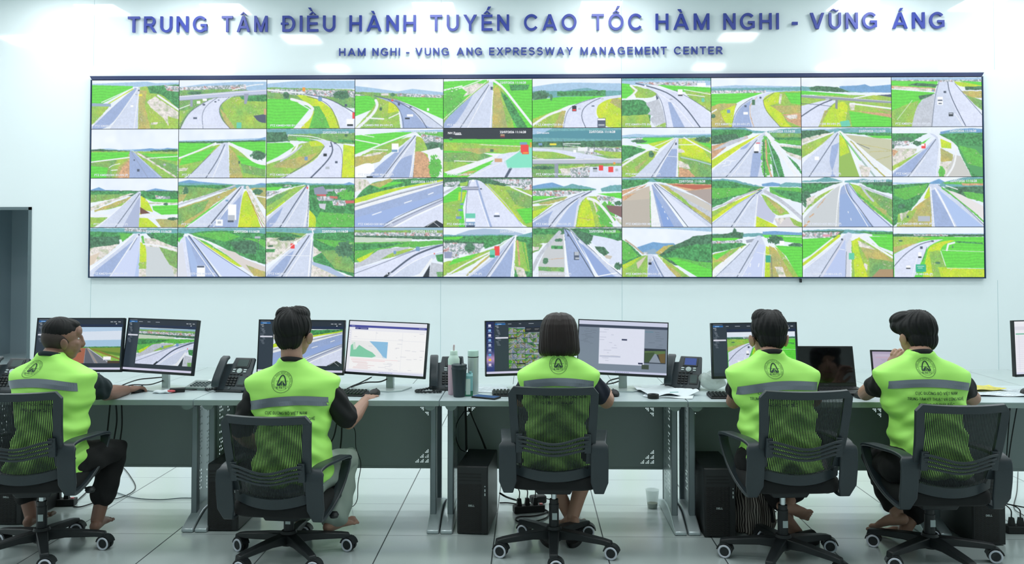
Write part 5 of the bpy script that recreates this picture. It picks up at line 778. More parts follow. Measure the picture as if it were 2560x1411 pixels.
# ================================================================ LAPTOPS
M['lap'] = mat('laptop_black', (.09, .11, .125), .45); M['lapscreen'] = mat('laptop_glass_off', (.035, .042, .05), .06, spec=.7)
M['key'] = mat('key_black', (.07, .085, .095), .5); M['keymark'] = mat('key_grey', (.30, .34, .35), .5)
def laptop(x, y, rz, w_, h_, lean, label, picture=None):
    """hinge line at (x, y)"""
    root = empty('laptop', (x, y, DTOP), rz, label, 'laptop')
    MB().box((0, -.125, .011), (w_, .25, .018)).build('base', M['lap'], root, bevel=.004)
    kb = MB()
    for r_ in range(5):
        for c_ in range(14): kb.box((-w_ * .40 + c_ * w_ * .8 / 13, -.04 - r_ * .019, .0215), (w_ * .8 / 13 - .003, .016, .003))
    kb.build('keyboard', M['key'], root, smooth=False)
    MB().box((0, -.195, .0206), (.10, .06, .0012)).build('touchpad', mat('touchpad', (.13, .15, .165), .35), root, smooth=False)
    T = Matrix.Translation((0, .004, .018)) @ rotm((-lean, 0, 0))
    lid = MB().box((0, .004, h_ / 2), (w_, .008, h_)); lid.v = [tuple(T @ Vector(v)) for v in lid.v]; lid = lid.build('lid', M['lap'], root, bevel=.003)
    if picture:
        me = picture_mesh('picture', np.clip(screens_[picture] * .9, 0, 1), w_ - .022, h_ - .034); me.materials.append(M['monitor']); po = link(bpy.data.objects.new('picture', me), lid)
        me.transform(T @ Matrix.Translation((-(w_ - .022) / 2, -.0012, .023)))
    else:
        sc_ = MB().box((0, -.001, h_ / 2 + .006), (w_ - .022, .003, h_ - .034)); sc_.v = [tuple(T @ Vector(v)) for v in sc_.v]; sc_.build('screen', M['lapscreen'], lid, smooth=False)
    lg = MB()                                                  # maker's mark under the screen
    for ch, ps in word_polys('ACER', -.0125, .0125, .0055, .2, .16, .14):
        for p in ps: lg.add([(q[0], -.0016, q[1] + .0085) for q in p], [tuple(range(len(p)))])
    lg.v = [tuple(T @ Vector(v)) for v in lg.v]; lg.build('logo', M['keymark'], lid, smooth=False)
    return root
laptop(1.792, 5.262, 0, .365, .245, 14, 'large black laptop with a dark screen between the two rightmost men')
laptop(2.235, 5.235, -4, .335, .225, 15, 'open laptop with a pale lilac screen in front of the rightmost man', 'l2')

# ================================================================ DESK PHONES
M['phone'] = mat('phone_charcoal', (.17, .215, .24), .38); M['phonedk'] = mat('phone_inset', (.11, .145, .16), .4)
M['lcd'] = mat('phone_lcd_grey', (.27, .33, .33), .2); M['lcdblue'] = emission('phone_lcd_blue', (.36, .45, .72), .7)
def desk_phone(x, y, rz, label, lit=False, cord=None, lean=37):
    root = empty('desk_phone', (x, y, DTOP), rz, label, 'phone', 'charcoal desk phones')
    T = Matrix.Translation((0, -.085, .014)) @ rotm((90 - lean, 0, 0))       # plate plane: x right, y up the slope, z out towards the user
    def pl(mb): mb.v = [tuple(T @ Vector(v)) for v in mb.v]; return mb
    pl(MB().prism([(-.105, 0), (.105, 0), (.108, .10), (.098, .222), (-.032, .222), (-.038, .18), (-.105, .175)], -.022, 0, 'xy')).build('body', M['phone'], root, bevel=.006, seg=3)
    ft = MB(); ft.prism([(-.09, .0), (.07, .0), (.075, .014), (.02, .10), (.0, .10), (-.085, .014)], -.085, .085, 'yz'); ft.build('stand', M['phonedk'], root, bevel=.004)
    h = MB(); h.sweep([T @ Vector(p) for p in ((-.078, .005, .022), (-.078, .03, .036), (-.078, .075, .040), (-.078, .13, .040), (-.078, .185, .036), (-.078, .212, .020))], .05, .022, wdir=(1, 0, 0))
    h.build('handset', M['phone'], root, bevel=.008, seg=3)
    d = pl(MB().box((.035, .180, .002), (.090, .062, .004))).build('display', M['phonedk'], root, bevel=.002)
    pl(MB().box((.035, .181, .0048), (.070, .046, .002))).build('glass', M['lcdblue' if lit else 'lcd'], d, smooth=False)
    d2 = pl(MB().box((.066, .062, .002), (.052, .068, .004))).build('display', M['phonedk'], root, bevel=.002)
    pl(MB().box((.066, .062, .0048), (.040, .054, .0016))).build('glass', M['lcd'], d2, smooth=False)
    nb = MB().cyl((.028, .128, 0), (.028, .128, .006), .0165, n=28).cyl((.028, .128, .005), (.028, .128, .0078), .010, n=24); pl(nb).build('round_button', M['silver'], root)
    for a in (-1, 1):
        for b in (0, 1): pl(MB().box((.028 + a * .036, .136 - b * .014, .002), (.018, .008, .006))).build('silver_button', M['silver'], root, bevel=.001, smooth=False)
    kp = MB(); mk = MB()
    for r_ in range(4):
        for c_ in range(3):
            kp.box((-.020 + c_ * .0215, .083 - r_ * .0165, .003), (.017, .012, .007)); mk.box((-.020 + c_ * .0215, .083 - r_ * .0165, .0068), (.004, .004, .0008))
    for c_ in range(4): kp.box((-.020 + c_ * .022, .104, .002), (.017, .007, .005))
    pl(kp).build('keypad', M['key'], root, bevel=.0015, smooth=False); pl(mk).build('key_marks', M['keymark'], root, smooth=False)
    pl(MB().cyl((0, .013, 0), (0, .013, .004), .008, n=20)).build('speaker_button', M['keymark'], root)
    if cord:
        c = MB(); pts = crv(*cord, n=14); c.tube(pts, .0055, n=8)
        L = [Vector(p) for p in pts]; hel = []
        for i in range(len(L) - 1):
            for k in range(4):
                p = L[i].lerp(L[i + 1], k / 4); t = (L[i + 1] - L[i]).normalized(); u = t.cross(Vector((0, 0, 1))).normalized(); v = t.cross(u); a = 2.2 * (i * 4 + k)
                hel.append(p + u * .0062 * math.cos(a) + v * .0062 * math.sin(a))
        c.tube(hel, .0022, n=5); c.build('handset_cord', M['phonedk'], root)
    return root
desk_phone(-3.11, 5.12, -8, 'charcoal desk phone at the far left edge behind the leftmost man', cord=((-.09, -.08, .02), (-.12, -.10, .012), (-.14, -.04, .012), (-.12, .02, .012)))
desk_phone(-1.76, 5.17, -12, 'charcoal desk phone between the second man and the curved-bridge monitor', cord=((-.085, -.085, .02), (-.14, -.075, .012), (-.19, -.02, .012), (-.15, .03, .012), (-.07, .03, .012)))
desk_phone(-.50, 5.26, 4, 'charcoal desk phone partly hidden behind the drink bottles', cord=((-.085, -.075, .02), (-.13, -.085, .010), (-.175, -.12, .009), (-.175, -.155, .009), (-.13, -.18, .009), (-.06, -.175, .009), (-.03, -.17, .009)))
desk_phone(.945, 5.30, -22, 'charcoal desk phone with a lit blue display right of the white papers', lit=True, cord=((-.09, -.08, .02), (-.11, -.09, .012), (-.135, -.04, .012), (-.12, .03, .012)))

# ================================================================ OFFICE CHAIRS
M['chair'] = mat('chair_plastic', (.155, .195, .215), .42); M['seatf'] = mat('seat_fabric', (.075, .085, .09), .9, noise=(120, .15))
M['castor'] = mat('castor_black', (.10, .12, .13), .5); M['ring'] = mat('castor_ring', (.82, .84, .88), .4); M['sticker'] = mat('label_white', (.72, .78, .78), .5)
def mesh_cloth():
    """woven net: fine vertical cords with gaps you can see through"""
    m = bpy.data.materials.new('chair_net'); m.use_nodes = True; nt = m.node_tree; L = nt.links.new; b = nt.nodes['Principled BSDF']
    b.inputs['Base Color'].default_value = lin((.10, .13, .135)); b.inputs['Roughness'].default_value = .85
    tc = nt.nodes.new('ShaderNodeTexCoord'); sp = nt.nodes.new('ShaderNodeSeparateXYZ'); L(tc.outputs['Object'], sp.inputs[0])
    def mth(op, *a):
        n = nt.nodes.new('ShaderNodeMath'); n.operation = op
        for i, v in enumerate(a):
            if isinstance(v, (int, float)): n.inputs[i].default_value = v
            else: L(v, n.inputs[i])
        return n.outputs[0]
    fx = mth('FRACT', mth('MULTIPLY', sp.outputs[0], 1 / .0078)); fz = mth('FRACT', mth('MULTIPLY', sp.outputs[2], 1 / .0042))
    gap = mth('MULTIPLY', mth('LESS_THAN', fx, .32), mth('LESS_THAN', fz, .76))
    tr = nt.nodes.new('ShaderNodeBsdfTransparent'); mx = nt.nodes.new('ShaderNodeMixShader')
    L(gap, mx.inputs[0]); L(b.outputs[0], mx.inputs[1]); L(tr.outputs[0], mx.inputs[2]); L(mx.outputs[0], nt.nodes['Material Output'].inputs[0]); return m
M['net'] = mesh_cloth()
def back_point(u, z, bow=.030):
    """u -1..1 across, z height on the backrest: curved and leaning back"""
    t = (z - .48) / .41; hw = .180 + .026 * t; y = -.235 - .050 * t - .03 * math.sin(math.pi * min(max(t, 0), 1)) * .6 + bow * u * u
    return Vector((u * hw, y, z))
def make_chair(label, drop=0.0, base_turn=0.0, lean=0.0):
    """faces +Y; DROP lowers the seat, LEAN tips the backrest further back (degrees)"""
    root = empty('office_chair', (0, 0, 0), 0, label, 'chair', 'black mesh office chairs at the desks')
    # five-star base with castors
    B = MB(); B.lathe([(.0, .062), (.04, .062), (.046, .075), (.046, .115), (.036, .135), (.0, .135)], n=24)
    B.build('hub', M['castor'], root)
    for k in range(5):
        a = R(base_turn + 72 * k); ca, sa = math.cos(a), math.sin(a); T = Matrix.Rotation(a, 4, 'Z')
        leg = MB(); prof = [(.03, .070), (.03, .122), (.12, .116), (.27, .098), (.312, .090), (.318, .060), (.295, .066), (.26, .070), (.12, .078)]
        n0 = len(prof)
        for s_, wd in ((-1, 1), (1, 1)):
            for (x, z) in prof: leg.v.append((x, s_ * (.030 - .010 * x / .31), z))
        leg.f += [tuple(range(n0))[::-1], tuple(range(n0, 2 * n0))] + [(i, (i + 1) % n0, n0 + (i + 1) % n0, n0 + i) for i in range(n0)]; leg.m += [0] * len(leg.f)
        leg.v = [tuple(T @ Vector(v)) for v in leg.v]; lo = leg.build('base_leg', M['castor'], root, bevel=.005)
        c = Vector((ca * .300, sa * .300, 0)); ax = Vector((-.25 + .3 * math.sin(k * 2.1), -.95, 0)).normalized()   # wheels trail at various angles
        w_ = MB().cyl(c + Vector((0, 0, .055)), c + Vector((0, 0, .085)), .011, n=12)
        cc = c + Vector((-ax.y, ax.x, 0)) * .012 + Vector((0, 0, .0335))
        for s_ in (-1, 1): w_.cyl(cc + ax * s_ * .006, cc + ax * s_ * .023, .0335, n=28)
        hd = []
        for i in range(9):
            b_ = R(10 + 20 * i); hd.append(cc + Vector((-ax.y, ax.x, 0)) * (.040 * math.cos(b_)) + Vector((0, 0, .040 * math.sin(b_))))
        w_.sweep(hd, .046, .006, wdir=ax)
        wo = w_.build('castor', M['castor'], root)
        rg = MB()
        for s_ in (-1, 1):
            pts = []
            d = Vector((-ax.y, ax.x, 0))
            for i in range(28): b_ = 2 * math.pi * i / 28; pts.append(cc + ax * s_ * .0235 + d * (.0285 * math.cos(b_)) + Vector((0, 0, .0285 * math.sin(b_))))
            rg.tube(pts, (.0052), n=6, close=True)
        rg.build('white_ring', M['ring'], wo)
    zs = .33 - drop
    MB().cyl((0, 0, .12), (0, 0, max(.25 - drop * .4, .19)), .026, n=24).cyl((0, 0, .25 - drop * .4), (0, 0, .275 - drop * .4), .023, n=24).build('gas_column', M['castor'], root)
    MB().cyl((0, 0, .24 - drop * .5), (0, 0, zs + .02), .0145, n=24).build('chrome_piston', M['chrome'], root)
    MB().box((.004, -.0255, .19), (.026, .003, .035)).build('sticker', M['sticker'], root, smooth=False)
    m = MB().box((0, 0, zs + .022), (.17, .22, .05), top=(1.3, 1.15)); m.build('tilt_mechanism', M['castor'], root, bevel=.006)
    lv = MB().tube([(.08, .02, zs + .02), (.20, .02, zs + .012), (.225, .02, zs + .006)], .006).lathe([(0, -.018), (.020, -.014), (.026, .0), (.018, .014), (0, .018)], (.235, .02, zs + .0), n=16)
    lv.build('height_lever', M['castor'], root)
    # seat cushion
    pts = []; n = 40; S = MB(); rows = [(-.040, .94), (-.030, .99), (-.005, 1.0), (.020, .985), (.034, .93), (.040, .80), (.041, .4)]
    for (dz, k) in rows:
        for i in range(n):
            a = 2 * math.pi * i / n; cx, sx = math.cos(a), math.sin(a); e = .38
            x = .236 * k * math.copysign(abs(cx) ** e, cx); y = .235 * k * math.copysign(abs(sx) ** e, sx) + .012
            S.v.append((x, y, .415 - drop + dz - .02 * max(0, (y - .17) / .08) ** 2 * .5))
    for j in range(len(rows) - 1):
        for i in range(n): S.f.append((j * n + i, j * n + (i + 1) % n, (j + 1) * n + (i + 1) % n, (j + 1) * n + i))
    S.f += [tuple(range(n))[::-1], tuple(range((len(rows) - 1) * n, len(rows) * n))]; S.m = [0] * len(S.f)
    S.build('seat', M['seatf'], root)
    # backrest (tips about the seat rear)
    TB = Matrix.Translation((0, -.22, .46 - drop)) @ rotm((lean, 0, 0)) @ Matrix.Translation((0, .22, -.46))
    def bk(mb): mb.v = [tuple(TB @ Vector(v)) for v in mb.v]; return mb
    zt, zb = .893, .495
    path = [back_point(-1, zb + .02)] + [back_point(-1, zb + (zt - zb - .02) * i / 8) for i in range(1, 8)] + [back_point(-1, zt - .018), back_point(-.93, zt)] + \
           [back_point(-.93 + 1.86 * i / 10, zt) for i in range(1, 10)] + [back_point(.93, zt), back_point(1, zt - .018)] + [back_point(1, zb + (zt - zb - .02) * i / 8) for i in range(7, 0, -1)] + [back_point(1, zb + .02)]
    F = MB(); vs = []
    for i, p in enumerate(path):
        t = (path[min(i + 1, len(path) - 1)] - path[max(i - 1, 0)]).normalized(); nrm = Vector((0, -1, 0)); s_ = t.cross(nrm).normalized()
        wd = .021 if abs(p.x) > .17 else .019
        for a, b in ((-1, -1), (1, -1), (1, 1), (-1, 1)): vs.append(p + s_ * a * wd + nrm * b * .011)
    fs = [(i * 4 + j, i * 4 + (j + 1) % 4, (i + 1) * 4 + (j + 1) % 4, (i + 1) * 4 + j) for i in range(len(path) - 1) for j in range(4)] + [(3, 2, 1, 0), tuple(range(len(vs) - 4, len(vs)))]
    F.add(vs, fs)
    bar = [back_point(u, zb - .02 - .022 * (1 - u * u), .045) + Vector((0, -.006, 0)) for u in [-1.12 + 2.24 * i / 16 for i in range(17)]]
    F.sweep([p for p in bar], .052, .020, wdir=(0, 0, 1))
    bk(F).build('back_frame', M['chair'], root, bevel=.005)
    Nn = MB(); nu, nz = 16, 14
    for j in range(nz + 1):
        for i in range(nu + 1): Nn.v.append(back_point(-.97 + 1.94 * i / nu, zb - .03 + (zt - zb + .02) * j / nz))
    Nn.f = [(j * (nu + 1) + i, j * (nu + 1) + i + 1, (j + 1) * (nu + 1) + i + 1, (j + 1) * (nu + 1) + i) for j in range(nz) for i in range(nu)]; Nn.m = [0] * len(Nn.f)
    bk(Nn).build('net_panel', M['net'], root)
    # slotted lumbar support behind the net
    Lm = MB()
    for k in range(4):
        z0 = .665 - k * .0225
        pts = [back_point(u, z0 - .030 * (.5 + .5 * math.cos(math.pi * min(abs(u) / .9, 1))) * (1 - .10 * k), .03) + Vector((0, -.026 - .012 * (1 - u * u), 0)) for u in [-.93 + 1.86 * i / 18 for i in range(19)]]
        Lm.sweep(pts, .013, .009, wdir=(0, 0, 1))
    for s_ in (-1, 1): Lm.box(back_point(s_ * .90, .630) + Vector((0, -.022, 0)), (.034, .018, .095))
    bk(Lm).build('lumbar_support', M['chair'], root, bevel=.003)
    # armrest loops
    for s_ in (-1, 1):
        x = s_ * .229; d = -drop
        loop = crv((x, -.250, .43 + d), (x, -.268, .53 + d), (x, -.262, .612 + d), (x * 1.03, -.19, .632 + d), (x * 1.08, -.05, .625 + d), (x * 1.12, .10, .612 + d), (x * 1.12, .162, .592 + d), (x * 1.11, .152, .54 + d), (x * 1.06, .085, .455 + d), (x * 1.02, -.03, .395 + d), (x, -.16, .368 + d), (x, -.235, .372 + d), n=4)
        k = len(loop); ws = []
        for i, p in enumerate(loop):
            f = i / k; ws.append(.088 if f < .18 else (.062 if f < .55 else .050))
        A = MB(); A.sweep(loop[:-1], .06, .017, wdir=(1, 0, 0), close=True, ws=ws[:-1]); A.build('armrest', M['chair'], root, bevel=.005)
        MB().cyl((x - s_ * .03, -.262, .56 + d), (x + s_ * .043, -.262, .56 + d), .005, n=10).build('bolt', M['chrome'], root)
    return root
ch1 = make_chair('black mesh office chair at the far left, under the man turned sideways', drop=.01, base_turn=8, lean=8); ch1.location = (-2.56, 4.52, 0); ch1.rotation_euler.z = R(6)
ch2 = make_chair('lowered black mesh office chair under the man wearing pale shorts', drop=.115, base_turn=24, lean=8); ch2.location = (-1.25, 4.50, 0); ch2.rotation_euler.z = R(-5)
ch3 = make_chair('black mesh office chair under the woman, centre of the row', drop=.0, base_turn=-18, lean=3); ch3.location = (.13, 4.60, 0); ch3.rotation_euler.z = R(-2)
ch4 = make_chair('black mesh office chair under the fourth person, beside the striped bag', drop=-.02, base_turn=22, lean=9); ch4.location = (1.30, 4.49, 0); ch4.rotation_euler.z = R(4)
ch5 = make_chair('black mesh office chair under the rightmost man', drop=.045, base_turn=-8, lean=10); ch5.location = (2.06, 4.52, 0); ch5.rotation_euler.z = R(2)

# ================================================================ PEOPLE
FWD = Vector((-math.sin(R(1.14)) * math.cos(R(1.5)), math.cos(R(1.14)) * math.cos(R(1.5)), math.sin(R(1.5))))
RGT = Vector((math.cos(R(1.14)), math.sin(R(1.14)), 0)); UPV = RGT.cross(FWD)
def at(px, py, Y):
    """point of the photograph taken at the real distance Y"""
    d = FWD + RGT * ((px - 1280) / 2157) - UPV * ((py - 574) / 2157); return CAM + d * (Y / d.y)
def skin_mat(name, c):
    m = mat(name, c, .5, noise=(14, .05)); b = m.node_tree.nodes['Principled BSDF']; b.inputs['Subsurface Weight'].default_value = .08
    b.inputs['Subsurface Radius'].default_value = (.02, .008, .005); return m
M['skin1'] = skin_mat('skin_tan', (.52, .39, .33)); M['skin2'] = skin_mat('skin_light', (.64, .50, .43)); M['skin3'] = skin_mat('skin_fair', (.68, .53, .45))
M['hair'] = mat('hair_black', (.045, .05, .056), .58, spec=.3, noise=(40, .2)); M['hairbr'] = mat('hair_dark_brown', (.115, .078, .072), .5, spec=.35, noise=(30, .2))
M['fade'] = mat('hair_cropped', (.235, .195, .18), .7, noise=(60, .2))
M['vest'] = mat('vest_neon', (.72, 1.0, .46), .6, noise=(4, .03)); M['tape'] = mat('reflective_tape', (.50, .54, .58), .35, metal=.2)
M['print'] = mat('print_dark_green', (.06, .22, .20), .6); M['trim_v'] = mat('vest_piping', (.78, 1.0, .36), .6)
M['tee'] = mat('tshirt_black', (.075, .085, .09), .85, noise=(6, .15)); M['teegr'] = mat('polo_dark_green', (.08, .15, .165), .85, noise=(6, .12)); M['navy'] = mat('tshirt_navy', (.10, .12, .19), .85, noise=(6, .12))
M['trous'] = mat('trousers_black', (.05, .055, .06), .9, noise=(6, .15)); M['short'] = mat('shorts_pale_grey', (.60, .66, .62), .9, noise=(5, .05))
M['eye'] = mat('eye_white', (.85, .85, .85), .2); M['iris'] = mat('eye_dark', (.06, .04, .03), .2); M['lip'] = mat('lips', (.55, .33, .30), .5)

def ringstack(mb, rings, n=48, e=.78):
    """closed loft of horizontal rings (z, cx, cy, rx, ry_front, ry_back)"""
    base = len(mb.v)
    for (z, cx, cy_, rx, rf, rb) in rings:
        for i in range(n):
            a = 2 * math.pi * i / n; c, s_ = math.cos(a), math.sin(a)
            x = cx + rx * math.copysign(abs(c) ** e, c); ry = rf if s_ > 0 else rb; y = cy_ + ry * math.copysign(abs(s_) ** e, s_); mb.v.append((x, y, z))
    k = len(rings)
    mb.f += [tuple(base + q for q in (j * n + i, j * n + (i + 1) % n, (j + 1) * n + (i + 1) % n, (j + 1) * n + i)) for j in range(k - 1) for i in range(n)]
    mb.f += [tuple(base + i for i in range(n))[::-1], tuple(base + (k - 1) * n + i for i in range(n))]; mb.m += [0] * ((k - 1) * n + 2); return mb
def hand(mb, wrist, tip_dir, back, side, curl=.5, spread=1.0, size=1.0):
    """palm + four bent fingers + thumb; BACK = direction the back of the hand faces, SIDE = +1 right hand, -1 left hand"""
    d = Vector(tip_dir).normalized(); b = Vector(back); b = (b - d * b.dot(d)).normalized(); r = d.cross(b).normalized()     # r: to the right seen from behind the hand, back up
    S_ = size; W_ = Vector(wrist)
    mb.tube([W_ - d * .02, W_ + d * .02, W_ + d * .042 * S_, W_ + d * .058 * S_], [(.026 * S_, .020 * S_), (.032 * S_, .018 * S_), (.039 * S_, .0165 * S_), (.037 * S_, .013 * S_)], n=14, ref=b)
    for k, (off, ln, sp) in enumerate(((-.030, .070, -.12), (-.010, .080, -.04), (.010, .074, .05), (.029, .058, .16))):
        # index finger is on the thumb's side
        o = -off * side if side > 0 else off
        o = off * (1 if side > 0 else -1); base = W_ + d * (.080 - abs(off) * .12) * S_ + r * o * S_ * 1.0 + b * .004
        fd = (d + r * sp * spread * (1 if side > 0 else -1)).normalized(); p = base; pts = [p]; a = .12 + curl * .25
        for seg, f_ in enumerate((.44, .32, .26)):
            p = p + (fd * math.cos(a) - b * math.sin(a)) * ln * f_ * S_; pts.append(p); a += curl * (.75 if seg == 0 else .6)
        mb.tube(pts, [.0098 * S_, .0094 * S_, .0088 * S_, .0080 * S_], n=8, ref=b)
    ts = -1 if side > 0 else 1                                  # thumb leaves the side of the palm near its base
    t0 = W_ + d * .022 * S_ + r * ts * .026 * S_ - b * .004; t1 = t0 + (r * ts * .75 + d * .7 - b * .25).normalized() * .034 * S_; t2 = t1 + (r * ts * .30 + d * .95 - b * .35).normalized() * .030 * S_; t3 = t2 + (d * 1 - b * .3).normalized() * .022 * S_
    mb.tube([t0, t1, t2, t3], [.0135 * S_, .0115 * S_, .0098 * S_, .008 * S_], n=8, ref=b)
def foot(mb, heel, fdir, top, size=1.0, side=1):
    """bare foot: heel point, direction to the toes, direction the instep faces"""
    d = Vector(fdir).normalized(); t = Vector(top); t = (t - d * t.dot(d)).normalized(); r = d.cross(t).normalized(); H_ = Vector(heel); s_ = size
    mb.tube([H_ + t * .03, H_ + d * .05 * s_ + t * .034, H_ + d * .10 * s_ + t * .030, H_ + d * .142 * s_ + t * .018, H_ + d * .158 * s_ + t * .013], [(.028, .030), (.031, .034), (.034, .027), (.043, .018), (.042, .013)], n=16, ref=t)
    for k in range(5):
        off = (-.037 + k * .0192) * side * -1; ln = (.052, .048, .043, .037, .030)[k]; rr = (.0130, .0098, .0094, .0090, .0088)[k]
        o = r * (-off) if False else r * off * -1
        b0 = H_ + d * (.188 - k * .007) * s_ + o + t * .012
        mb.tube([b0, b0 + d * ln * .6 + t * .002, b0 + d * ln - t * .003], [rr * .95, rr, rr * .9], n=8, ref=t)
def displace(o, fn):
    me = o.data; n = len(me.vertices); co = np.empty(n * 3, np.float32); no = np.empty(n * 3, np.float32)
    me.vertices.foreach_get('co', co); me.vertices.foreach_get('normal', no); co = co.reshape(-1, 3); no = no.reshape(-1, 3)
    me.vertices.foreach_set('co', (co + no * fn(co, no)[:, None]).astype(np.float32).ravel()); me.update()
def project(target, mb, name, m, parent, ydir=1, off=.0022, z_off=0):
    """lay a flat pattern (x, *, z) on the back (or front) of TARGET"""
    me = target.data; bvh = BVHTree.FromPolygons([v.co for v in me.vertices], [tuple(p.vertices) for p in me.polygons]); vs = []
    for v in mb.v:
        h = bvh.ray_cast(Vector((v[0], -3 * ydir, v[2])), Vector((0, ydir, 0)))
        if h[0] is None:
            nn = bvh.find_nearest(Vector((v[0], -.1 * ydir, v[2]))); p = nn[0] if nn[0] else Vector(v); vs.append(tuple(p + Vector((0, -ydir * off, 0))))
        else: vs.append(tuple(h[0] + Vector((0, -ydir * (off + (v[1] if len(v) > 1 else 0)), 0))))
    mb.v = vs; return mb.build(name, m, parent, smooth=False)
def subdiv_text(mb, polys, cx, cz):
    for p in polys:
        mb.add([(q[0] + cx, 0, q[1] + cz) for q in p], [tuple(range(len(p)))])
def logo_mesh(cx, cz, r, skew=0, squash=1):
    mb = MB()
    def ring(rad, wd, n=56):
        vs = []; 
        for i in range(n):
            a = 2 * math.pi * i / n; vs += [((rad - wd) * math.cos(a), 0, (rad - wd) * math.sin(a)), ((rad + wd) * math.cos(a), 0, (rad + wd) * math.sin(a))]
        mb.add(vs, [(2 * i, 2 * i + 1, (2 * i + 3) % (2 * n), (2 * i + 2) % (2 * n)) for i in range(n)])
    ring(r, r * .018); ring(r * .76, r * .012)
    for k in range(34):                                       # ring of tiny letters
        a = R(-38 + 256 * k / 33); c, s_ = math.cos(a), math.sin(a); q = []
        for (u, v) in ((-.022, -.045), (.022, -.045), (.022, .045), (-.022, .045)): q.append((r * (.88 * c + v * c - u * s_), 0, r * (.88 * s_ + v * s_ + u * c)))
        if k % 5 != 4: mb.add(q, [(0, 1, 2, 3)])
    n = 16                                                     # arch
    for i in range(n):
        def P(u, o): x = -.44 + .88 * u; return (r * (x + o * (1 if x > 0 else -1) * .0), 0, r * (-.30 + .92 * (1 - abs(2 * u - 1) ** 2.2)))
        u0, u1 = i / n, (i + 1) / n; a, b = P(u0, 0), P(u1, 0); wd = r * .055
        nx_, nz_ = b[2] - a[2], -(b[0] - a[0]); L = math.hypot(nx_, nz_); nx_, nz_ = nx_ / L * wd, nz_ / L * wd
        mb.add([(a[0] - nx_, 0, a[2] - nz_), (b[0] - nx_, 0, b[2] - nz_), (b[0] + nx_, 0, b[2] + nz_), (a[0] + nx_, 0, a[2] + nz_)], [(0, 1, 2, 3)])
    for tri in (((-.46, -.34), (-.10, .02), (.0, .10), (.02, -.02), (-.14, -.34)), ((.46, -.34), (.10, .02), (.02, .10), (.06, -.02), (.14, -.34)), ((-.05, -.34), (-.01, -.10), (.02, -.10), (.06, -.34))):
        mb.add([(r * a, 0, r * b) for a, b in tri], [tuple(range(len(tri)))])
    mb.add([(-r * .62, 0, r * .08), (r * .62, 0, r * .06), (r * .62, 0, r * .09), (-r * .62, 0, r * .11)], [(0, 1, 2, 3)])
    for ch, ps in word_polys('N-RETC', -r * .52, r * .52, r * .19, .22, .20, .17):
        for p in ps: mb.add([(q[0], 0, q[1] - r * .60) for q in p], [tuple(range(len(p)))])
    mb.v = [(cx + v[0] + skew * v[2], 0, cz + v[2] * squash) for v in mb.v]; return mb
LINES = ['CỤC ĐƯỜNG BỘ VIỆT NAM', 'TRUNG TÂM KỸ THUẬT VÀ CÔNG NGHỆ', 'ĐƯỜNG BỘ PHÍA BẮC']
def text_mesh(cx, cz, halfw, cap):
    mb = MB()
    for i, ln in enumerate(LINES):
        ws = ln.split(' '); unit = []; x = 0
        for w_ in ws:
            wid = sum(glyph(c)[0] + .16 for c in w_); unit.append((w_, x, wid)); x += wid + .45
        k = (2 * halfw * (.74, 1.0, .62)[i]) / (x - .45)
        for w_, x0, wid in unit:
            for ch, ps in word_polys(w_, 0, wid * cap - .16 * cap, cap, .16, .17, .12):
                for p in ps: mb.add([(cx + (x0 + q[0] / cap) * k - (x - .45) * k / 2, 0, cz - i * cap * 2.0 + q[1]) for q in p], [tuple(range(len(p)))])
    return mb
def head_parts(root, body, c, yaw, pitch, skin, hairstyle, hairm, size=1.0):
    """adds the head to the BODY shape; returns the frame of the head"""
    T = Matrix.Translation(c) @ Matrix.Rotation(R(yaw), 4, 'Z') @ Matrix.Rotation(R(pitch), 4, 'X') @ Matrix.Scale(size, 4)
    def A(mb2): body.v += [tuple(T @ Vector(v)) for v in mb2.v]; n = len(body.v) - len(mb2.v); body.f += [tuple(i + n for i in f) for f in mb2.f]; body.m += [0] * len(mb2.f)
    h = MB(); h.ball((0, -.012, .026), (.074, .092, .086), n=28); h.ball((0, .030, -.030), (.062, .066, .074), n=24); h.ball((0, .036, -.078), (.044, .046, .034), n=20)
    h.ball((0, .060, .045), (.055, .030, .040), n=16)
    h.ball((0, .098, -.022), (.014, .018, .020), n=12); h.tube([(0, .090, .022), (0, .098, .0), (0, .106, -.018)], [.008, .010, .012], n=8)
    h.ball((0, .086, -.058), (.022, .012, .010), n=12); h.ball((.034, .058, -.018), (.022, .026, .022), n=12); h.ball((-.034, .058, -.018), (.022, .026, .022), n=12)
    A(h)
    e = MB()
    for s_ in (-1, 1):
        e.ball((s_ * .087, -.006, -.022), (.009, .019, .031), n=16, rot=(8, s_ * 16, s_ * -22)); e.ball((s_ * .076, .004, -.024), (.012, .012, .022), n=12)
    A(e); return T
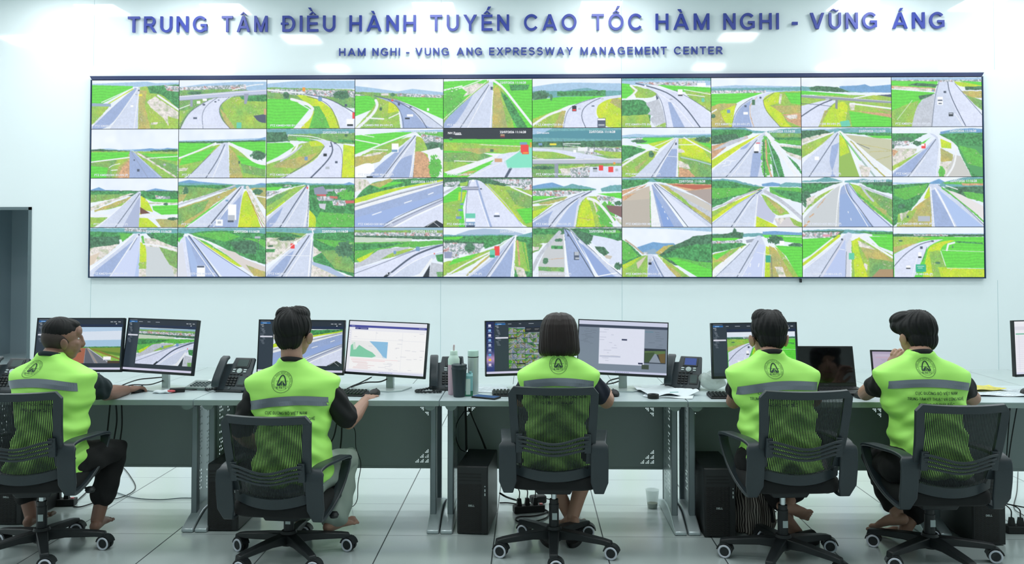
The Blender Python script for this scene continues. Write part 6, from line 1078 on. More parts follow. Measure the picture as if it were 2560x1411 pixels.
def hair_short(root, T, m, kind, seed):
    rnd = np.random.default_rng(seed); hb = MB()
    if kind == 'crop':
        hb.ball((0, -.020, .046), (.0765, .090, .074), n=32); hb.ball((0, .018, .083), (.056, .056, .030), n=24)
    elif kind == 'full':
        hb.ball((0, -.018, .040), (.086, .102, .088), n=32); hb.ball((0, -.046, -.010), (.069, .055, .070), n=28); hb.ball((0, .030, .085), (.066, .066, .044), n=24)
        hb.ball((-.035, -.02, .09), (.045, .06, .04), n=20); hb.ball((.03, .0, .095), (.045, .07, .036), n=20)
    elif kind == 'fluffy':
        hb.ball((0, -.018, .038), (.091, .103, .090), n=32); hb.ball((0, -.046, -.018), (.076, .057, .074), n=28); hb.ball((-.050, .040, .052), (.054, .056, .046), n=24); hb.ball((-.060, .0, .045), (.042, .06, .046), n=24); hb.ball((.03, .04, .085), (.074, .072, .048), n=24)
        hb.ball((-.03, .04, .085), (.074, .07, .046), n=24)
    hb.v = [tuple(T @ Vector(v)) for v in hb.v]
    o = hb.build('hair', m, root, remesh=.0035, relax=4)
    Ti = np.array(T.inverted()); crown = np.array((.012, -.045, .12)); k = rnd.random(8) * 6
    def fn(co, no):
        l = co @ Ti[:3, :3].T + Ti[:3, 3]; v = l - crown; az = np.arctan2(v[:, 1], v[:, 0]); el = np.arctan2(v[:, 2], np.hypot(v[:, 0], v[:, 1]))
        a = .0006 if kind == 'crop' else .0016
        return a * (np.sin(az * 17 + 2.5 * np.sin(el * 5 + k[0]) + k[1]) + .7 * np.sin(az * 31 + 3 * np.sin(el * 4 + k[2]) + k[3]) + .5 * np.sin(az * 6 + el * 9 + k[4])) + (.0025 if kind != 'crop' else 0) * np.sin(az * 3 + el * 4 + k[5])
    displace(o, fn); return o
def hair_bob(root, T, m):
    hb = MB(); rings = [(.132, 0, -.012, .012, .012, .012), (.128, 0, -.014, .040, .040, .040), (.116, 0, -.015, .066, .062, .066), (.095, 0, -.016, .085, .078, .086), (.065, 0, -.018, .096, .078, .098), (.03, 0, -.020, .102, .060, .104), (-.01, 0, -.022, .106, .046, .106),
                        (-.045, 0, -.022, .109, .040, .106), (-.070, 0, -.020, .111, .036, .102), (-.088, 0, -.018, .108, .032, .094), (-.099, 0, -.016, .098, .026, .084), (-.103, 0, -.014, .070, .018, .06)]
    ringstack(hb, rings, n=90, e=.92); hb.v = [tuple(T @ Vector(v)) for v in hb.v]; o = hb.build('hair', m, root, remesh=.004, relax=3)
    Ti = np.array(T.inverted())
    def fn(co, no):
        l = co @ Ti[:3, :3].T + Ti[:3, 3]; az = np.arctan2(l[:, 1] + .015, l[:, 0]); w_ = np.clip((.14 - l[:, 2]) / .08, 0, 1)
        part = -.004 * np.exp(-(l[:, 0] / .006) ** 2) * (l[:, 2] > .09)
        return w_ * (.0010 * np.sin(az * 38 + .8 * np.sin(l[:, 2] * 30)) + .0008 * np.sin(az * 61 + 1) + .0014 * np.sin(az * 15 + 2)) + part
    displace(o, fn); return o
def person(label, origin, turn, neck, head, hips_z, shirt, skin, legs, arms, vest, hair, hairm, sleeve_len=.62, collar=True, text_at=None, logo=None, bareknee=False, shoulder_w=.185, fold_seed=1, trousers=None, hem=.75):
    """ORIGIN floor point under the hips; every joint is given in world coordinates and moved into the person's own frame"""
    root = empty('person', origin, turn, label, 'person')
    Mi = (Matrix.Translation(origin) @ Matrix.Rotation(R(turn), 4, 'Z')).inverted()
    W2 = lambda p: Mi @ Vector(p)
    N = W2(neck); body = MB()
    # trunk: spine from pelvis to neck
    z0 = hips_z; zN = N.z
    def spine(z): t = min(max((z - z0) / (zN - z0), 0), 1); return N.x * t ** 1.2, N.y * (t ** .8) + (.02 * math.sin(math.pi * t))
    tr = []
    for t, rx, rf, rb in ((0, .15, .10, .10), (.06, .168, .115, .12), (.2, .165, .11, .118), (.4, .150, .10, .10), (.6, .160, .105, .105), (.75, .172, .10, .10), (.84, .175, .085, .085), (.90, .150, .070, .065), (.95, .10, .055, .055), (1.0, .055, .05, .05)):
        z = z0 - .02 + (zN - z0) * t; x, y = spine(z); tr.append((z, x, y, rx * shoulder_w / .185, rf, rb))
    ringstack(body, tr, n=40)
    Hc = W2(head[0]); T = head_parts(root, body, Hc, head[1] - turn, head[2], skin, None, None, head[3] if len(head) > 3 else 1.0)
    nb = T @ Vector((0, -.025, -.07)); body.tube([(N.x, N.y, N.z - .06), (N.x * .9 + nb.x * .1, N.y * .7 + nb.y * .3, N.z), nb, T @ Vector((0, -.015, -.03))], [(.062, .058), (.056, .056), (.054, .056), (.056, .058)], n=20)
    sleeve_list = []
    for side, (sh, el, wr, hd, bk, cu) in arms.items():
        sg = 1 if side == 'R' else -1; S0, E0, W0 = W2(sh), W2(el), W2(wr); rot = Mi.to_3x3(); S0 = Vector((N.x + (S0.x - N.x) * .86, S0.y + .012, min(S0.z, zN - .118)))
        body.tube([S0.lerp(E0, .25), S0.lerp(E0, .6), E0, E0.lerp(W0, .35), E0.lerp(W0, .75), W0], [.040, .043, .041, .042, .032, .027], n=16)
        hand(body, W0, rot @ Vector(hd), rot @ Vector(bk), sg, cu)
        e_ = S0.lerp(E0, sleeve_len); inn = S0.lerp(Vector((N.x, N.y, S0.z - .05)), .35)
        S1 = S0
        sleeves = MB(); sleeve_list.append(sleeves); sleeves.tube([inn, S1, S1.lerp(E0, sleeve_len * .35), S1.lerp(E0, sleeve_len * .7), e_], [(.045, .045), (.056, .056), (.062, .060), (.066, .062), (.066, .062)], n=20)
    lg = MB(); tro = MB()
    for side, (hp, kn, an, fd, top) in legs.items():
        sg = 1 if side == 'R' else -1; Hh, K, A_ = W2(hp), W2(kn), W2(an); rot = Mi.to_3x3()
        body.tube([Hh, Hh.lerp(K, .5), K, K.lerp(A_, .3), K.lerp(A_, .7), A_], [.078, .068, .055, .055, .040, .034], n=18)
        f_ = rot @ Vector(fd); t_ = rot @ Vector(top); f_.normalize(); foot(body, A_ - f_ * .035 - t_ * .055, f_, t_, side=sg)
        tro.tube([Hh + Vector((0, -.03, 0)), Hh.lerp(K, .5), K, K.lerp(A_, hem * .5), K.lerp(A_, hem)], [(.098, .095), (.088, .085), (.078, .076), (.070, .068), (.066, .064)] if not bareknee else [(.10, .095), (.095, .09), (.090, .088), (.088, .086), (.088, .086)], n=24)
    tro.v += []; x, y = spine(z0); ringstack(tro, [(z0 - .10, 0, .0, .15, .12, .12), (z0 - .02, 0, 0, .178, .13, .130), (z0 + .04, x, y, .168, .12, .12), (z0 + .08, x, y, .15, .11, .11)], n=40)
    for s_ in (-1, 1):
        e = MB(); e.v = []; ball = MB().ball((s_ * .029, .0690, .010), (.011, .0080, .006), n=12); ball.v = [tuple(T @ Vector(v)) for v in ball.v]; eo = ball.build('eye', M['eye'], root)
        ball = MB().ball((s_ * .029, .0755, .010), (.0055, .0022, .0048), n=10); ball.v = [tuple(T @ Vector(v)) for v in ball.v]; ball.build('iris', M['iris'], eo)
    lp = MB().ball((0, .0955, -.058), (.019, .005, .007), n=12); lp.v = [tuple(T @ Vector(v)) for v in lp.v]; lp.build('lips', M['lip'], root)
    bo = body.build('body', M[skin], root, remesh=.0034, relax=3)
    rs = np.random.default_rng(fold_seed); ph = rs.random(8) * 6
    for sleeves in sleeve_list:
      so = sleeves.build('shirt_sleeve', M[shirt], root, remesh=.007, relax=4)
      displace(so, lambda co, no: .0035 * np.sin(co[:, 2] * 70 + co[:, 0] * 50 + ph[0] + 2 * np.sin(co[:, 1] * 30)) + .002 * np.sin(co[:, 1] * 110 + co[:, 2] * 60 + ph[1]))
    to = tro.build('trousers' if not bareknee else 'shorts', M[trousers or 'trous'], root, remesh=.008, relax=4)
    displace(to, lambda co, no: .004 * np.sin(co[:, 2] * 42 + co[:, 1] * 35 + ph[2] + 2 * np.sin(co[:, 0] * 25)) + .002 * np.sin(co[:, 0] * 90 + co[:, 2] * 40))
    if collar:
        c_ = MB(); p0 = Vector((N.x, N.y, N.z)); pts = []
        for i in range(28): a = 2 * math.pi * i / 28; pts.append(p0 + Vector((.060 * math.cos(a), .058 * math.sin(a), -.002 - .020 * math.sin(a))))
        c_.tube(pts, [(.005, .013)] * 28, n=10, close=True); c_.build('shirt_collar', M[shirt], root)
    # vest: a loose shell with wide square shoulders
    V = MB(); rings = []
    for dz, rx, rf, rb in vest: z = zN + dz; x, y = spine(z); rings.append((z, x, y, rx, rf, rb))
    ringstack(V, rings, n=64, e=.74); vo = V.build('hi_vis_vest', M['vest'], root, remesh=.0065, relax=3)
    zs = zN - .17
    def fn(co, no):
        w_ = np.clip((zs - co[:, 2]) / .12, 0, 1); x, y, z = co[:, 0], co[:, 1], co[:, 2]
        a = np.sin(z * 48 + x * 22 + ph[3] + 1.6 * np.sin(x * 14 + ph[4])); b = np.sin(x * 38 - z * 16 + ph[5] + 1.2 * np.sin(z * 20)); c = np.sin(z * 95 + x * 70 * np.sign(x) + ph[6])
        return w_ * (.0085 * a + .0070 * b + .0026 * c) + (1 - w_) * .0016 * (np.sin(x * 30 + z * 40 + ph[7]) + np.sin(z * 60 - x * 18))
    displace(vo, fn)
    # edge piping round the armholes is part of the vest; reflective tape, emblem and print lie on it
    x, y = spine(zN - .14); tz, tw, sag, tilt = logo.get('tape', (-.130, .046, .022, 0)); tp = MB(); nn = 40; hwid = logo.get('tapew', .205)
    for j in range(3):
        for i in range(nn + 1):
            u = -1 + 2 * i / nn; tp.v.append((x + u * hwid, 0, zN + tz - sag * u * u + tilt * u - tw * j / 2))
    tp.f = [(j * (nn + 1) + i, j * (nn + 1) + i + 1, (j + 1) * (nn + 1) + i + 1, (j + 1) * (nn + 1) + i) for j in range(2) for i in range(nn)]; tp.m = [0] * len(tp.f)
    project(vo, tp, 'reflective_tape', M['tape'], root, off=.004)
    lx, lz, lr = logo['at']; project(vo, logo_mesh(x + lx, zN + lz, lr, logo.get('skew', 0), logo.get('squash', 1)), 'printed_emblem', M['print'], root, off=.0035)
    tx, tz2 = logo.get('text', (0, -.215)); project(vo, text_mesh(x + tx, zN + tz2, .146, .0145), 'printed_words', M['print'], root, off=.0035)
    if hair == 'bob': hair_bob(root, T, M[hairm])
    else:
        hair_short(root, T, M[hairm], hair, fold_seed)
        if hair == 'crop':
            f_ = MB().ball((0, -.024, .006), (.0752, .084, .080), n=32); f_.v = [tuple(T @ Vector(v)) for v in f_.v]; f_.build('cropped_hair', M['fade'], root)
    return root
VEST = [(-.61, .180, .13, .14), (-.595, .196, .145, .158), (-.52, .194, .145, .156), (-.44, .184, .14, .146), (-.36, .180, .138, .136), (-.28, .188, .14, .134), (-.22, .203, .14, .132), (-.17, .220, .135, .126), (-.13, .234, .128, .118), (-.105, .240, .118, .108), (-.090, .236, .108, .100), (-.070, .206, .092, .086), (-.048, .158, .080, .074), (-.026, .108, .068, .064), (-.008, .078, .062, .062), (.008, .068, .056, .058), (.018, .058, .045, .048)]
def scaled(v, k, drop=1.0): return [(a * drop, b * k, c, d) for a, b, c, d in v]
# leftmost man: turned towards the right, hand on the mouse
person('leftmost person, cropped hair, turned right with a hand on the mouse, neon vest', (-2.52, 4.50, 0), -10,
       at(128, 889, 4.56), (at(157, 848, 4.62), -52, -8, .99), .50, 'teegr', 'skin1',
       {'R': (at(190, 1150, 4.55), at(285, 1128, 4.86), at(243, 1300, 4.76), (-.15, .95, 0), (0, 0, 1)), 'L': (at(60, 1150, 4.55), at(40, 1130, 4.9), at(78, 1290, 4.82), (-.1, 1, 0), (0, 0, 1))},
       {'R': (at(212, 940, 4.52), at(266, 984, 4.78), at(316, 976, 5.00), (.35, 1, .02), (0, -.1, 1), .7), 'L': (at(70, 950, 4.58), at(52, 1030, 4.78), at(70, 1000, 4.95), (.2, 1, .05), (0, 0, 1), .3)},
       scaled(VEST, 1.0), 'crop', 'hair', sleeve_len=.72, logo=dict(at=(-.055, -.062, .050), skew=.35, squash=.85, tape=(-.108, .044, .022, 0), text=(.0, -.215)), fold_seed=3, hem=.66)
person('person in pale grey shorts and neon vest, second from left, hand on mouse', (-1.225, 4.47, 0), 0,
       at(730, 903, 4.50), (at(735, 834, 4.54), -14, 0, 1.10), .42, 'tee', 'skin2',
       {'R': (at(775, 1200, 4.50), at(862, 1150, 4.86), at(832, 1302, 4.66), (.55, .9, 0), (0, 0, 1)), 'L': (at(670, 1200, 4.5), at(700, 1170, 4.92), at(752, 1292, 4.84), (-.05, 1, 0), (0, 0, 1))},
       {'R': (at(822, 962, 4.48), at(874, 1056, 4.60), at(914, 1002, 4.87), (.20, 1, .12), (0, -.15, 1), .65), 'L': (at(634, 965, 4.48), at(598, 1085, 4.50), at(650, 1120, 4.75), (.3, 1, -.1), (0, 0, 1), .4)},
       scaled(VEST, 1.04), 'full', 'hair', sleeve_len=.84, logo=dict(at=(-.028, -.095, .052), tape=(-.165, .046, .022, .012), text=(.0, -.255)), fold_seed=5, bareknee=True, trousers='short', hem=.86)
person('person with a dark brown bob haircut seen from behind, neon vest over navy short sleeves', (.14, 4.56, 0), 0,
       at(1398, 886, 4.52), (at(1397, 842, 4.56), 0, -4, .97), .48, 'navy', 'skin3',
       {'R': (at(1435, 1140, 4.56), at(1475, 1140, 4.95), at(1432, 1292, 4.80), (-.25, 1, -.2), (0, .2, 1)), 'L': (at(1360, 1140, 4.56), at(1350, 1140, 4.95), at(1425, 1290, 4.86), (.3, 1, -.2), (0, .2, 1))},
       {'R': (at(1474, 950, 4.50), at(1516, 1004, 4.70), at(1518, 984, 4.90), (-.12, 1, .05), (0, -.1, 1), .6), 'L': (at(1322, 950, 4.50), at(1303, 1000, 4.68), at(1300, 985, 4.90), (-.15, 1, 0), (0, 0, 1), .4)},
       scaled(VEST, .90), 'bob', 'hairbr', sleeve_len=.58, logo=dict(at=(-.002, -.044, .046), tape=(-.110, .040, .020, 0), text=(0, -.185), tapew=.180), fold_seed=8, shoulder_w=.165, collar=False, hem=.25)
person('person fourth from left seen from behind, bare feet crossed under chair, neon vest, black hair', (1.30, 4.49, 0), 2,
       at(1926, 884, 4.54), (at(1921, 842, 4.62), 2, -12, 1.08), .48, 'tee', 'skin2',
       {'R': (at(1985, 1150, 4.52), at(2020, 1130, 4.93), at(1968, 1262, 4.68), (.66, .42, -.22), (.15, .75, .6)), 'L': (at(1880, 1150, 4.52), at(1890, 1130, 4.93), at(1968, 1292, 4.76), (.50, .40, -.62), (.35, .85, .4))},
       {'L': (at(1845, 948, 4.52), at(1834, 1004, 4.73), at(1845, 985, 4.95), (0, 1, 0), (0, 0, 1), .4), 'R': (at(2018, 940, 4.52), at(2034, 1000, 4.72), at(2030, 978, 4.93), (.05, 1, 0), (0, 0, 1), .4)},
       scaled(VEST, 1.02), 'full', 'hair', sleeve_len=.42, logo=dict(at=(-.022, -.070, .046), tape=(-.128, .044, .022, .012), text=(-.005, -.195)), fold_seed=11)
person('person at the right leaning on one elbow, chin on hand, fluffy black hair, neon vest', (2.07, 4.52, 0), 0,
       at(2300, 884, 4.54), (at(2291, 838, 4.62), 14, -10, 1.02), .46, 'tee', 'skin3',
       {'L': (at(2240, 1160, 4.52), at(2190, 1150, 4.92), at(2243, 1286, 4.70), (-.35, .6, -.25), (0, .3, 1)), 'R': (at(2350, 1160, 4.52), at(2360, 1150, 4.92), at(2262, 1325, 4.78), (-.5, .8, 0), (0, 0, 1))},
       {'L': (at(2212, 950, 4.52), at(2163, 984, 4.82), at(2226, 922, 4.86), (.45, .05, .8), (-.6, -.6, .3), .8), 'R': (at(2402, 950, 4.52), at(2432, 996, 4.76), at(2400, 985, 4.98), (-.25, 1, 0), (0, 0, 1), .4)},
       scaled(VEST, 1.02), 'fluffy', 'hair', sleeve_len=.50, logo=dict(at=(-.018, -.062, .048), tape=(-.118, .040, .020, -.004), text=(.02, -.195)), fold_seed=14)

# ================================================================ SMALL THINGS ON THE DESKS
Z = DTOP
def tagged(o, label, cat, group=None): return tag(o, label, cat, group)
def keyboard(x, y, rz, label):
    root = empty('keyboard', (x, y, Z), rz, label, 'keyboard', 'black keyboards')
    MB().prism([(-.065, 0), (.065, 0), (.065, .018), (-.065, .010)], -.21, .21, 'yz').build('base', M['key'], root, bevel=.003)
    k = MB()
    for r_ in range(6):
        for c_ in range(20):
            if r_ == 0 and 4 < c_ < 10: continue
            yy = -.050 + r_ * .0195; k.box((-.197 + c_ * .0206, yy, .0155 + (yy + .065) * .062), (.0165, .0155, .008), top=(.8, .8))
        if r_ == 0: k.box((-.05, -.050, .0165), (.10, .0155, .008), top=(.95, .8))
    k.build('keys', M['phonedk'], root, smooth=False); return root
keyboard(-1.155, 5.03, -6, 'black keyboard under the white dashboard monitor, next to the mouse hand')
keyboard(-.005, 5.04, 4, 'black keyboard in front of the woman, its left end showing')
keyboard(1.235, 4.975, 0, 'black keyboard in front of the fourth person, its left end showing')
def mouse(p, rz, label):
    root = empty('computer_mouse', (p[0], p[1], Z), rz, label, 'mouse', 'computer mice')
    b = MB().ball((0, 0, .010), (.030, .056, .026), n=24); b.v = [(v[0], v[1], max(v[2], .0)) for v in b.v]; b.build('shell', M['key'], root)
    MB().cyl((-.003, .030, .030), (.003, .030, .030), .007, n=14).build('scroll_wheel', M['phone'], root); return root
m1 = at(342, 984, 5.07); mouse((m1[0], m1[1] + .02), -15, 'black mouse under the hand of the leftmost man')
m2 = at(930, 994, 4.99); mouse((m2[0] + .01, m2[1] + .02), -12, 'black mouse under the hand of the man in grey shorts')
mouse((.49, 5.02), 5, 'black mouse under the right hand of the woman')
mouse((1.885, 4.955), 20, 'black mouse near the front desk edge beside the rightmost man'); mouse((2.90, 5.12), -40, 'shiny black mouse at the right edge beside the loose documents')
# drink bottles beside the woman
M['pinkb'] = mat('bottle_pink', (.80, .68, .74), .4); M['mint'] = mat('bottle_mint_lid', (.82, .92, .88), .4); M['strawp'] = mat('straw_pale_pink', (.82, .74, .76), .3)
M['tumb'] = mat('tumbler_dark_teal', (.14, .20, .235), .5); M['steel'] = mat('flask_pale_grey', (.73, .79, .79), .35, metal=.15); M['flaskl'] = mat('flask_lid_mint', (.76, .88, .85), .4)
M['ctn'] = mat('carton_teal', (.52, .74, .76), .5, noise=(40, .12)); M['ctng'] = mat('carton_green', (.20, .50, .40), .5); M['ctnw'] = mat('carton_label', (.80, .88, .86), .5)
r_ = empty('tumbler', (-.402, 4.965, Z), 0, 'dark teal tumbler with a straw lid, in front of the other bottles', 'tumbler')
MB().lathe([(.0, 0), (.030, 0), (.033, .004), (.043, .158), (.044, .160)], n=36).build('cup', M['tumb'], r_)
MB().lathe([(.0455, .158), (.0455, .165), (.043, .170), (.044, .176), (.044, .184), (.038, .186), (.0, .186)], n=36).build('lid', M['tumb'], r_)
MB().tube([(.008, .0, .18), (.010, .0, .212), (.010, .0, .222)], .0048, n=10).build('straw', M['tumb'], r_)
r_ = empty('water_bottle', (-.440, 5.045, Z), 0, 'pink water bottle with a pale lid and spout, behind the dark tumbler', 'bottle')
MB().lathe([(.0, 0), (.030, 0), (.033, .004), (.034, .175)], n=32).build('bottle', M['pinkb'], r_)
MB().lathe([(.034, .174), (.034, .205), (.026, .222), (.021, .232), (.021, .236)], n=32).build('shoulder', M['mint'], r_)
MB().lathe([(.022, .232), (.022, .250), (.020, .254), (.0, .254)], n=24).build('cap', M['mint'], r_)
MB().tube([(.0, 0, .25), (.0, 0, .272), (.001, 0, .285)], .0055, n=10).build('spout', M['strawp'], r_)
r_ = empty('thermos_flask', (-.329, 5.075, Z), 0, 'tall pale grey flask with a mint lid, right of the dark tumbler', 'flask')
MB().lathe([(.0, 0), (.030, 0), (.0315, .004), (.0315, .214)], n=36).build('flask', M['steel'], r_)
MB().lathe([(.0318, .213), (.0318, .218)], n=36).build('seal_ring', M['dark'], r_)
MB().lathe([(.0315, .218), (.032, .246), (.030, .252), (.022, .252), (.020, .249), (.0, .249)], n=36).build('lid', M['flaskl'], r_)
r_ = empty('drink_carton', (-.350, 4.995, Z), 8, 'small teal and green drink carton in front of the grey flask', 'carton')
MB().box((0, 0, .058), (.046, .036, .116)).build('carton', M['ctn'], r_, bevel=.002)
MB().box((0, 0, .016), (.0475, .0375, .030)).build('green_band', M['ctng'], r_, smooth=False)
MB().box((-.004, -.0183, .055), (.026, .0012, .09)).build('label_panel', M['ctnw'], r_, smooth=False)
MB().prism([(-.018, .116), (.018, .116), (.0, .132)], -.023, .023, 'yz').cyl((.010, .0, .12), (.010, 0, .140), .008, n=14).build('top_fold', M['ctn'], r_, smooth=False)
# phone, papers, tape, bag
M['phs'] = emission('phone_screen', (.34, .48, .66), .75)
r_ = empty('mobile_phone', (-.245, 4.925, Z), 62, 'black mobile phone lying face up with a blue screen, right of the bottles', 'phone')
MB().box((0, 0, .005), (.074, .155, .009)).build('case', M['dark'], r_, bevel=.004, seg=3); MB().box((0, 0, .0102), (.064, .142, .001)).build('screen', M['phs'], r_, smooth=False)
M['paper'] = mat('paper_white', (.86, .90, .92), .8, noise=(8, .02)); M['papery'] = mat('paper_yellow', (.88, .84, .36), .8, noise=(8, .05)); M['ink'] = mat('ink_grey', (.55, .62, .68), .8); M['teal'] = mat('sticker_teal', (.24, .58, .56), .5)
def sheet(name, x, y, rz, w_, h_, label, m, amp=.004, seed=0, z=0, lines=True, cat='paper', group=None):
    root = empty(name, (x, y, Z + z), rz, label, cat, group); nx_, ny_ = 18, 14; b = MB(); rr = np.random.default_rng(seed).random(4) * 6
    f = lambda u, v: .0015 + amp * (.5 + .5 * math.sin(u * 5 + rr[0] + 2 * v)) * (.4 + .6 * abs(math.sin(v * 4 + rr[1]))) + amp * 1.2 * max(0, abs(u) - .7) * (1 + math.sin(rr[2] + v * 3))
    for j in range(ny_ + 1):
        for i in range(nx_ + 1): u, v = -1 + 2 * i / nx_, -1 + 2 * j / ny_; b.v.append((u * w_ / 2, v * h_ / 2, f(u, v)))
    b.f = [(j * (nx_ + 1) + i, j * (nx_ + 1) + i + 1, (j + 1) * (nx_ + 1) + i + 1, (j + 1) * (nx_ + 1) + i) for j in range(ny_) for i in range(nx_)]; b.m = [0] * len(b.f); b.build('sheet', m, root)
    if lines:
        l = MB()
        for k in range(9):
            v = -.8 + k * .2; 
            for q in range(8):
                u0 = -.85 + q * .2; u1 = u0 + .2 * (.9 if (k + q) % 4 else .4); l.add([(u0 * w_ / 2, v * h_ / 2, f(u0, v) + .0008), (u1 * w_ / 2, v * h_ / 2, f(u1, v) + .0008), (u1 * w_ / 2, (v + .03) * h_ / 2, f(u1, v) + .0008), (u0 * w_ / 2, (v + .03) * h_ / 2, f(u0, v) + .0008)], [(0, 1, 2, 3)])
        l.build('printed_lines', M['ink'], root, smooth=False)
    return root
sheet('paper', -.20, 5.20, -8, .42, .20, 'white printed papers spread between the flask and the woman', M['paper'], .003, 3)
pb = sheet('plastic_envelope', .80, 5.14, 12, .30, .32, 'crumpled white plastic envelope left of the lit phone', M['paper'], .022, 5, lines=False, cat='envelope')
MB().add([(-.02, -.14, .021), (.035, -.135, .021), (.038, -.115, .021), (-.015, -.118, .021)], [(0, 1, 2, 3)]).build('sticker', M['teal'], pb, smooth=False)
sheet('paper', .80, 5.00, -14, .28, .13, 'white paper lying under the front of the plastic envelope', M['paper'], .004, 6, lines=False)
r_ = empty('tape_roll', (.703, 4.93, Z), 0, 'black roll of tape at the front edge of the desk by the white papers', 'tape')
MB().lathe([(.018, .0), (.031, .0), (.032, .002), (.032, .022), (.031, .024), (.018, .024), (.018, 0)], n=36).build('tape', M['dark'], r_)
MB().lathe([(.015, .001), (.018, .001), (.018, .023), (.015, .023), (.015, .001)], n=36).build('core', M['phone'], r_)
M['bag'] = mat('clear_bag', (.74, .80, .78), .25, alpha=.55, bump=(30, .9)); bb = MB().ball((0, 0, .055), (.085, .06, .055), n=36)
bb.v = [(v[0] * (1 + .08 * math.sin(v[2] * 90 + v[0] * 60)), v[1] * (1 + .08 * math.sin(v[0] * 80)), max(.001, v[2] * (1 + .10 * math.sin(v[0] * 70 + v[1] * 50)))) for v in bb.v]
tag(bb.build('plastic_bag', M['bag'], None, loc=(1.10, 5.24, Z)), 'crumpled clear plastic bag under the monitor right of the lit phone', 'bag')
sheet('paper', 2.70, 5.26, 6, .24, .17, 'yellow flyer lying on the papers at the right of the row', M['papery'], .006, 9, z=.012, lines=True)
sheet('document', 2.80, 5.15, -3, .44, .27, 'white documents fanned out under the yellow flyer', M['paper'], .007, 12, z=.002)
M['redp'] = mat('packet_red', (.78, .30, .32), .35)
r_ = empty('snack_packet', (-2.15, 5.06, Z), 8, 'white and red foil packet in front of the curved-bridge monitor', 'packet')
b = MB().ball((0, 0, .008), (.065, .030, .010), n=24); b.v = [(v[0], v[1], max(.0005, v[2] + .003 * math.sin(v[0] * 120))) for v in b.v]; b.build('packet', M['paper'], r_)
b = MB().ball((.04, -.008, .011), (.028, .018, .008), n=16); b.build('red_print', M['redp'], r_)
M['spk'] = mat('conference_grey', (.50, .57, .56), .5)
r_ = empty('conference_phone', (-1.985, 5.235, Z), -6, 'grey flat conference phone left of the charcoal desk phone', 'phone')
MB().prism([(-.075, 0), (.075, 0), (.075, .040), (-.075, .016)], -.085, .085, 'yz').build('body', M['spk'], r_, bevel=.006, seg=3)
b = MB()
for i in range(5):
    for j in range(4): b.box((-.05 + i * .022, -.045 + j * .022, .024 + j * .0035), (.014, .012, .006))
b.build('keys', M['legdk'], r_, smooth=False); MB().box((.04, .052, .040), (.065, .026, .004), rot=(9, 0, 0)).build('display', M['white'], r_, smooth=False)
r_ = empty('power_adapter', (-2.085, 5.095, Z), 20, 'small black adapter box left of the grey conference phone', 'adapter')
MB().box((0, 0, .012), (.085, .045, .024)).build('case', M['dark'], r_, bevel=.004); MB().tube(crv((.04, .01, .012), (.08, .03, .005), (.13, .03, .005), (.17, .0, .005)), .003, n=6).build('cord', M['dark'], r_)

# ================================================================ COMPUTER TOWERS AND FLOOR THINGS
M['tower'] = mat('tower_black', (.095, .11, .115), .45); M['grille'] = mat('tower_grille', (.035, .042, .044), .5); M['logo'] = mat('logo_silver', (.75, .80, .80), .3)
def tower(x, y, rz, label, w_=.175, h_=.375, d_=.42):
    root = empty('computer_tower', (x, y, 0), rz, label, 'computer', 'black computer towers under the desks')
    MB().box((0, d_ / 2, h_ / 2 + .004), (w_, d_, h_)).build('case', M['tower'], root, bevel=.004)
    f = MB().box((0, -.004, h_ / 2 + .004), (w_ - .004, .010, h_ - .004)); f.build('front_panel', M['tower'], root, bevel=.003)
    g = MB(); gw, gh = w_ - .045, h_ * .72; g.box((-.012, -.0095, gh / 2 + .010), (gw, .002, gh))
    for k in range(26):
        z = .018 + k * gh / 26.5; pts = [(-.012 - gw / 2 + gw * i / 12, -.0115, z + .006 * (i % 2)) for i in range(13)]
        g.tube(pts, .0011, n=4)
    g.build('grille', M['grille'], root, smooth=False)
    s_ = MB()
    for k in range(3): s_.box((-.012, -.0095, h_ * .80 + k * .018), (w_ - .05, .003, .006))
    s_.build('drive_bay_slots', M['grille'], root, smooth=False)
    MB().cyl((w_ / 2 - .016, -.009, h_ * .72), (w_ / 2 - .016, -.012, h_ * .72), .003, n=12).box((w_ / 2 - .016, -.010, h_ * .66), (.006, .002, .014)).box((w_ / 2 - .016, -.010, h_ * .60), (.006, .002, .014)).build('front_ports', M['logo'], root, smooth=False)
    l = MB()
    for ch, ps in word_polys('DELL', -.017, .017, .0105, .16, .22, .2):
        for p in ps:
            if ch == 'E': p = [(q[0], q[1]) for q in p]
            l.add([(q[0] - .004, -.0135, q[1] + h_ * .42) for q in p], [tuple(range(len(p)))])
    l.build('logo', M['logo'], root, smooth=False); return root
tower(-1.735, 4.895, 0, 'black computer tower on the floor left of the pale-shorts man')
tower(-.318, 4.865, -5, 'black computer tower standing left of the woman, fully in view')
tower(1.055, 4.84, 0, 'black computer tower beside the striped cloth bag')
tower(2.475, 4.74, 0, 'black computer tower behind the rightmost chair')
tower(-3.02, 4.98, 0, 'black computer tower at the far left edge under the desk')
def cable(pts, r, label=None, name='cable', m='dark', n=8, parent=None):
    o = MB().tube(crv(*pts, n=n), r, n=6).build(name, M[m], parent)
    if parent is None: tag(o, label, 'cable')
    return o
A = lambda px, py, Y: tuple(at(px, py, Y))
FZ = lambda px, py: (lambda p: (p.x, p.y, .006))(CAM + (at(px, py, 5) - CAM) * (-(CAM.z - .006) / (at(px, py, 5).z - CAM.z)))
def dz(px, py):                                     # point of the desk surface seen at a pixel
    d = at(px, py, 5) - CAM; t = (Z + .004 - CAM.z) / d.z; p = CAM + d * t; return (p.x, min(p.y, 5.40), Z + .004)
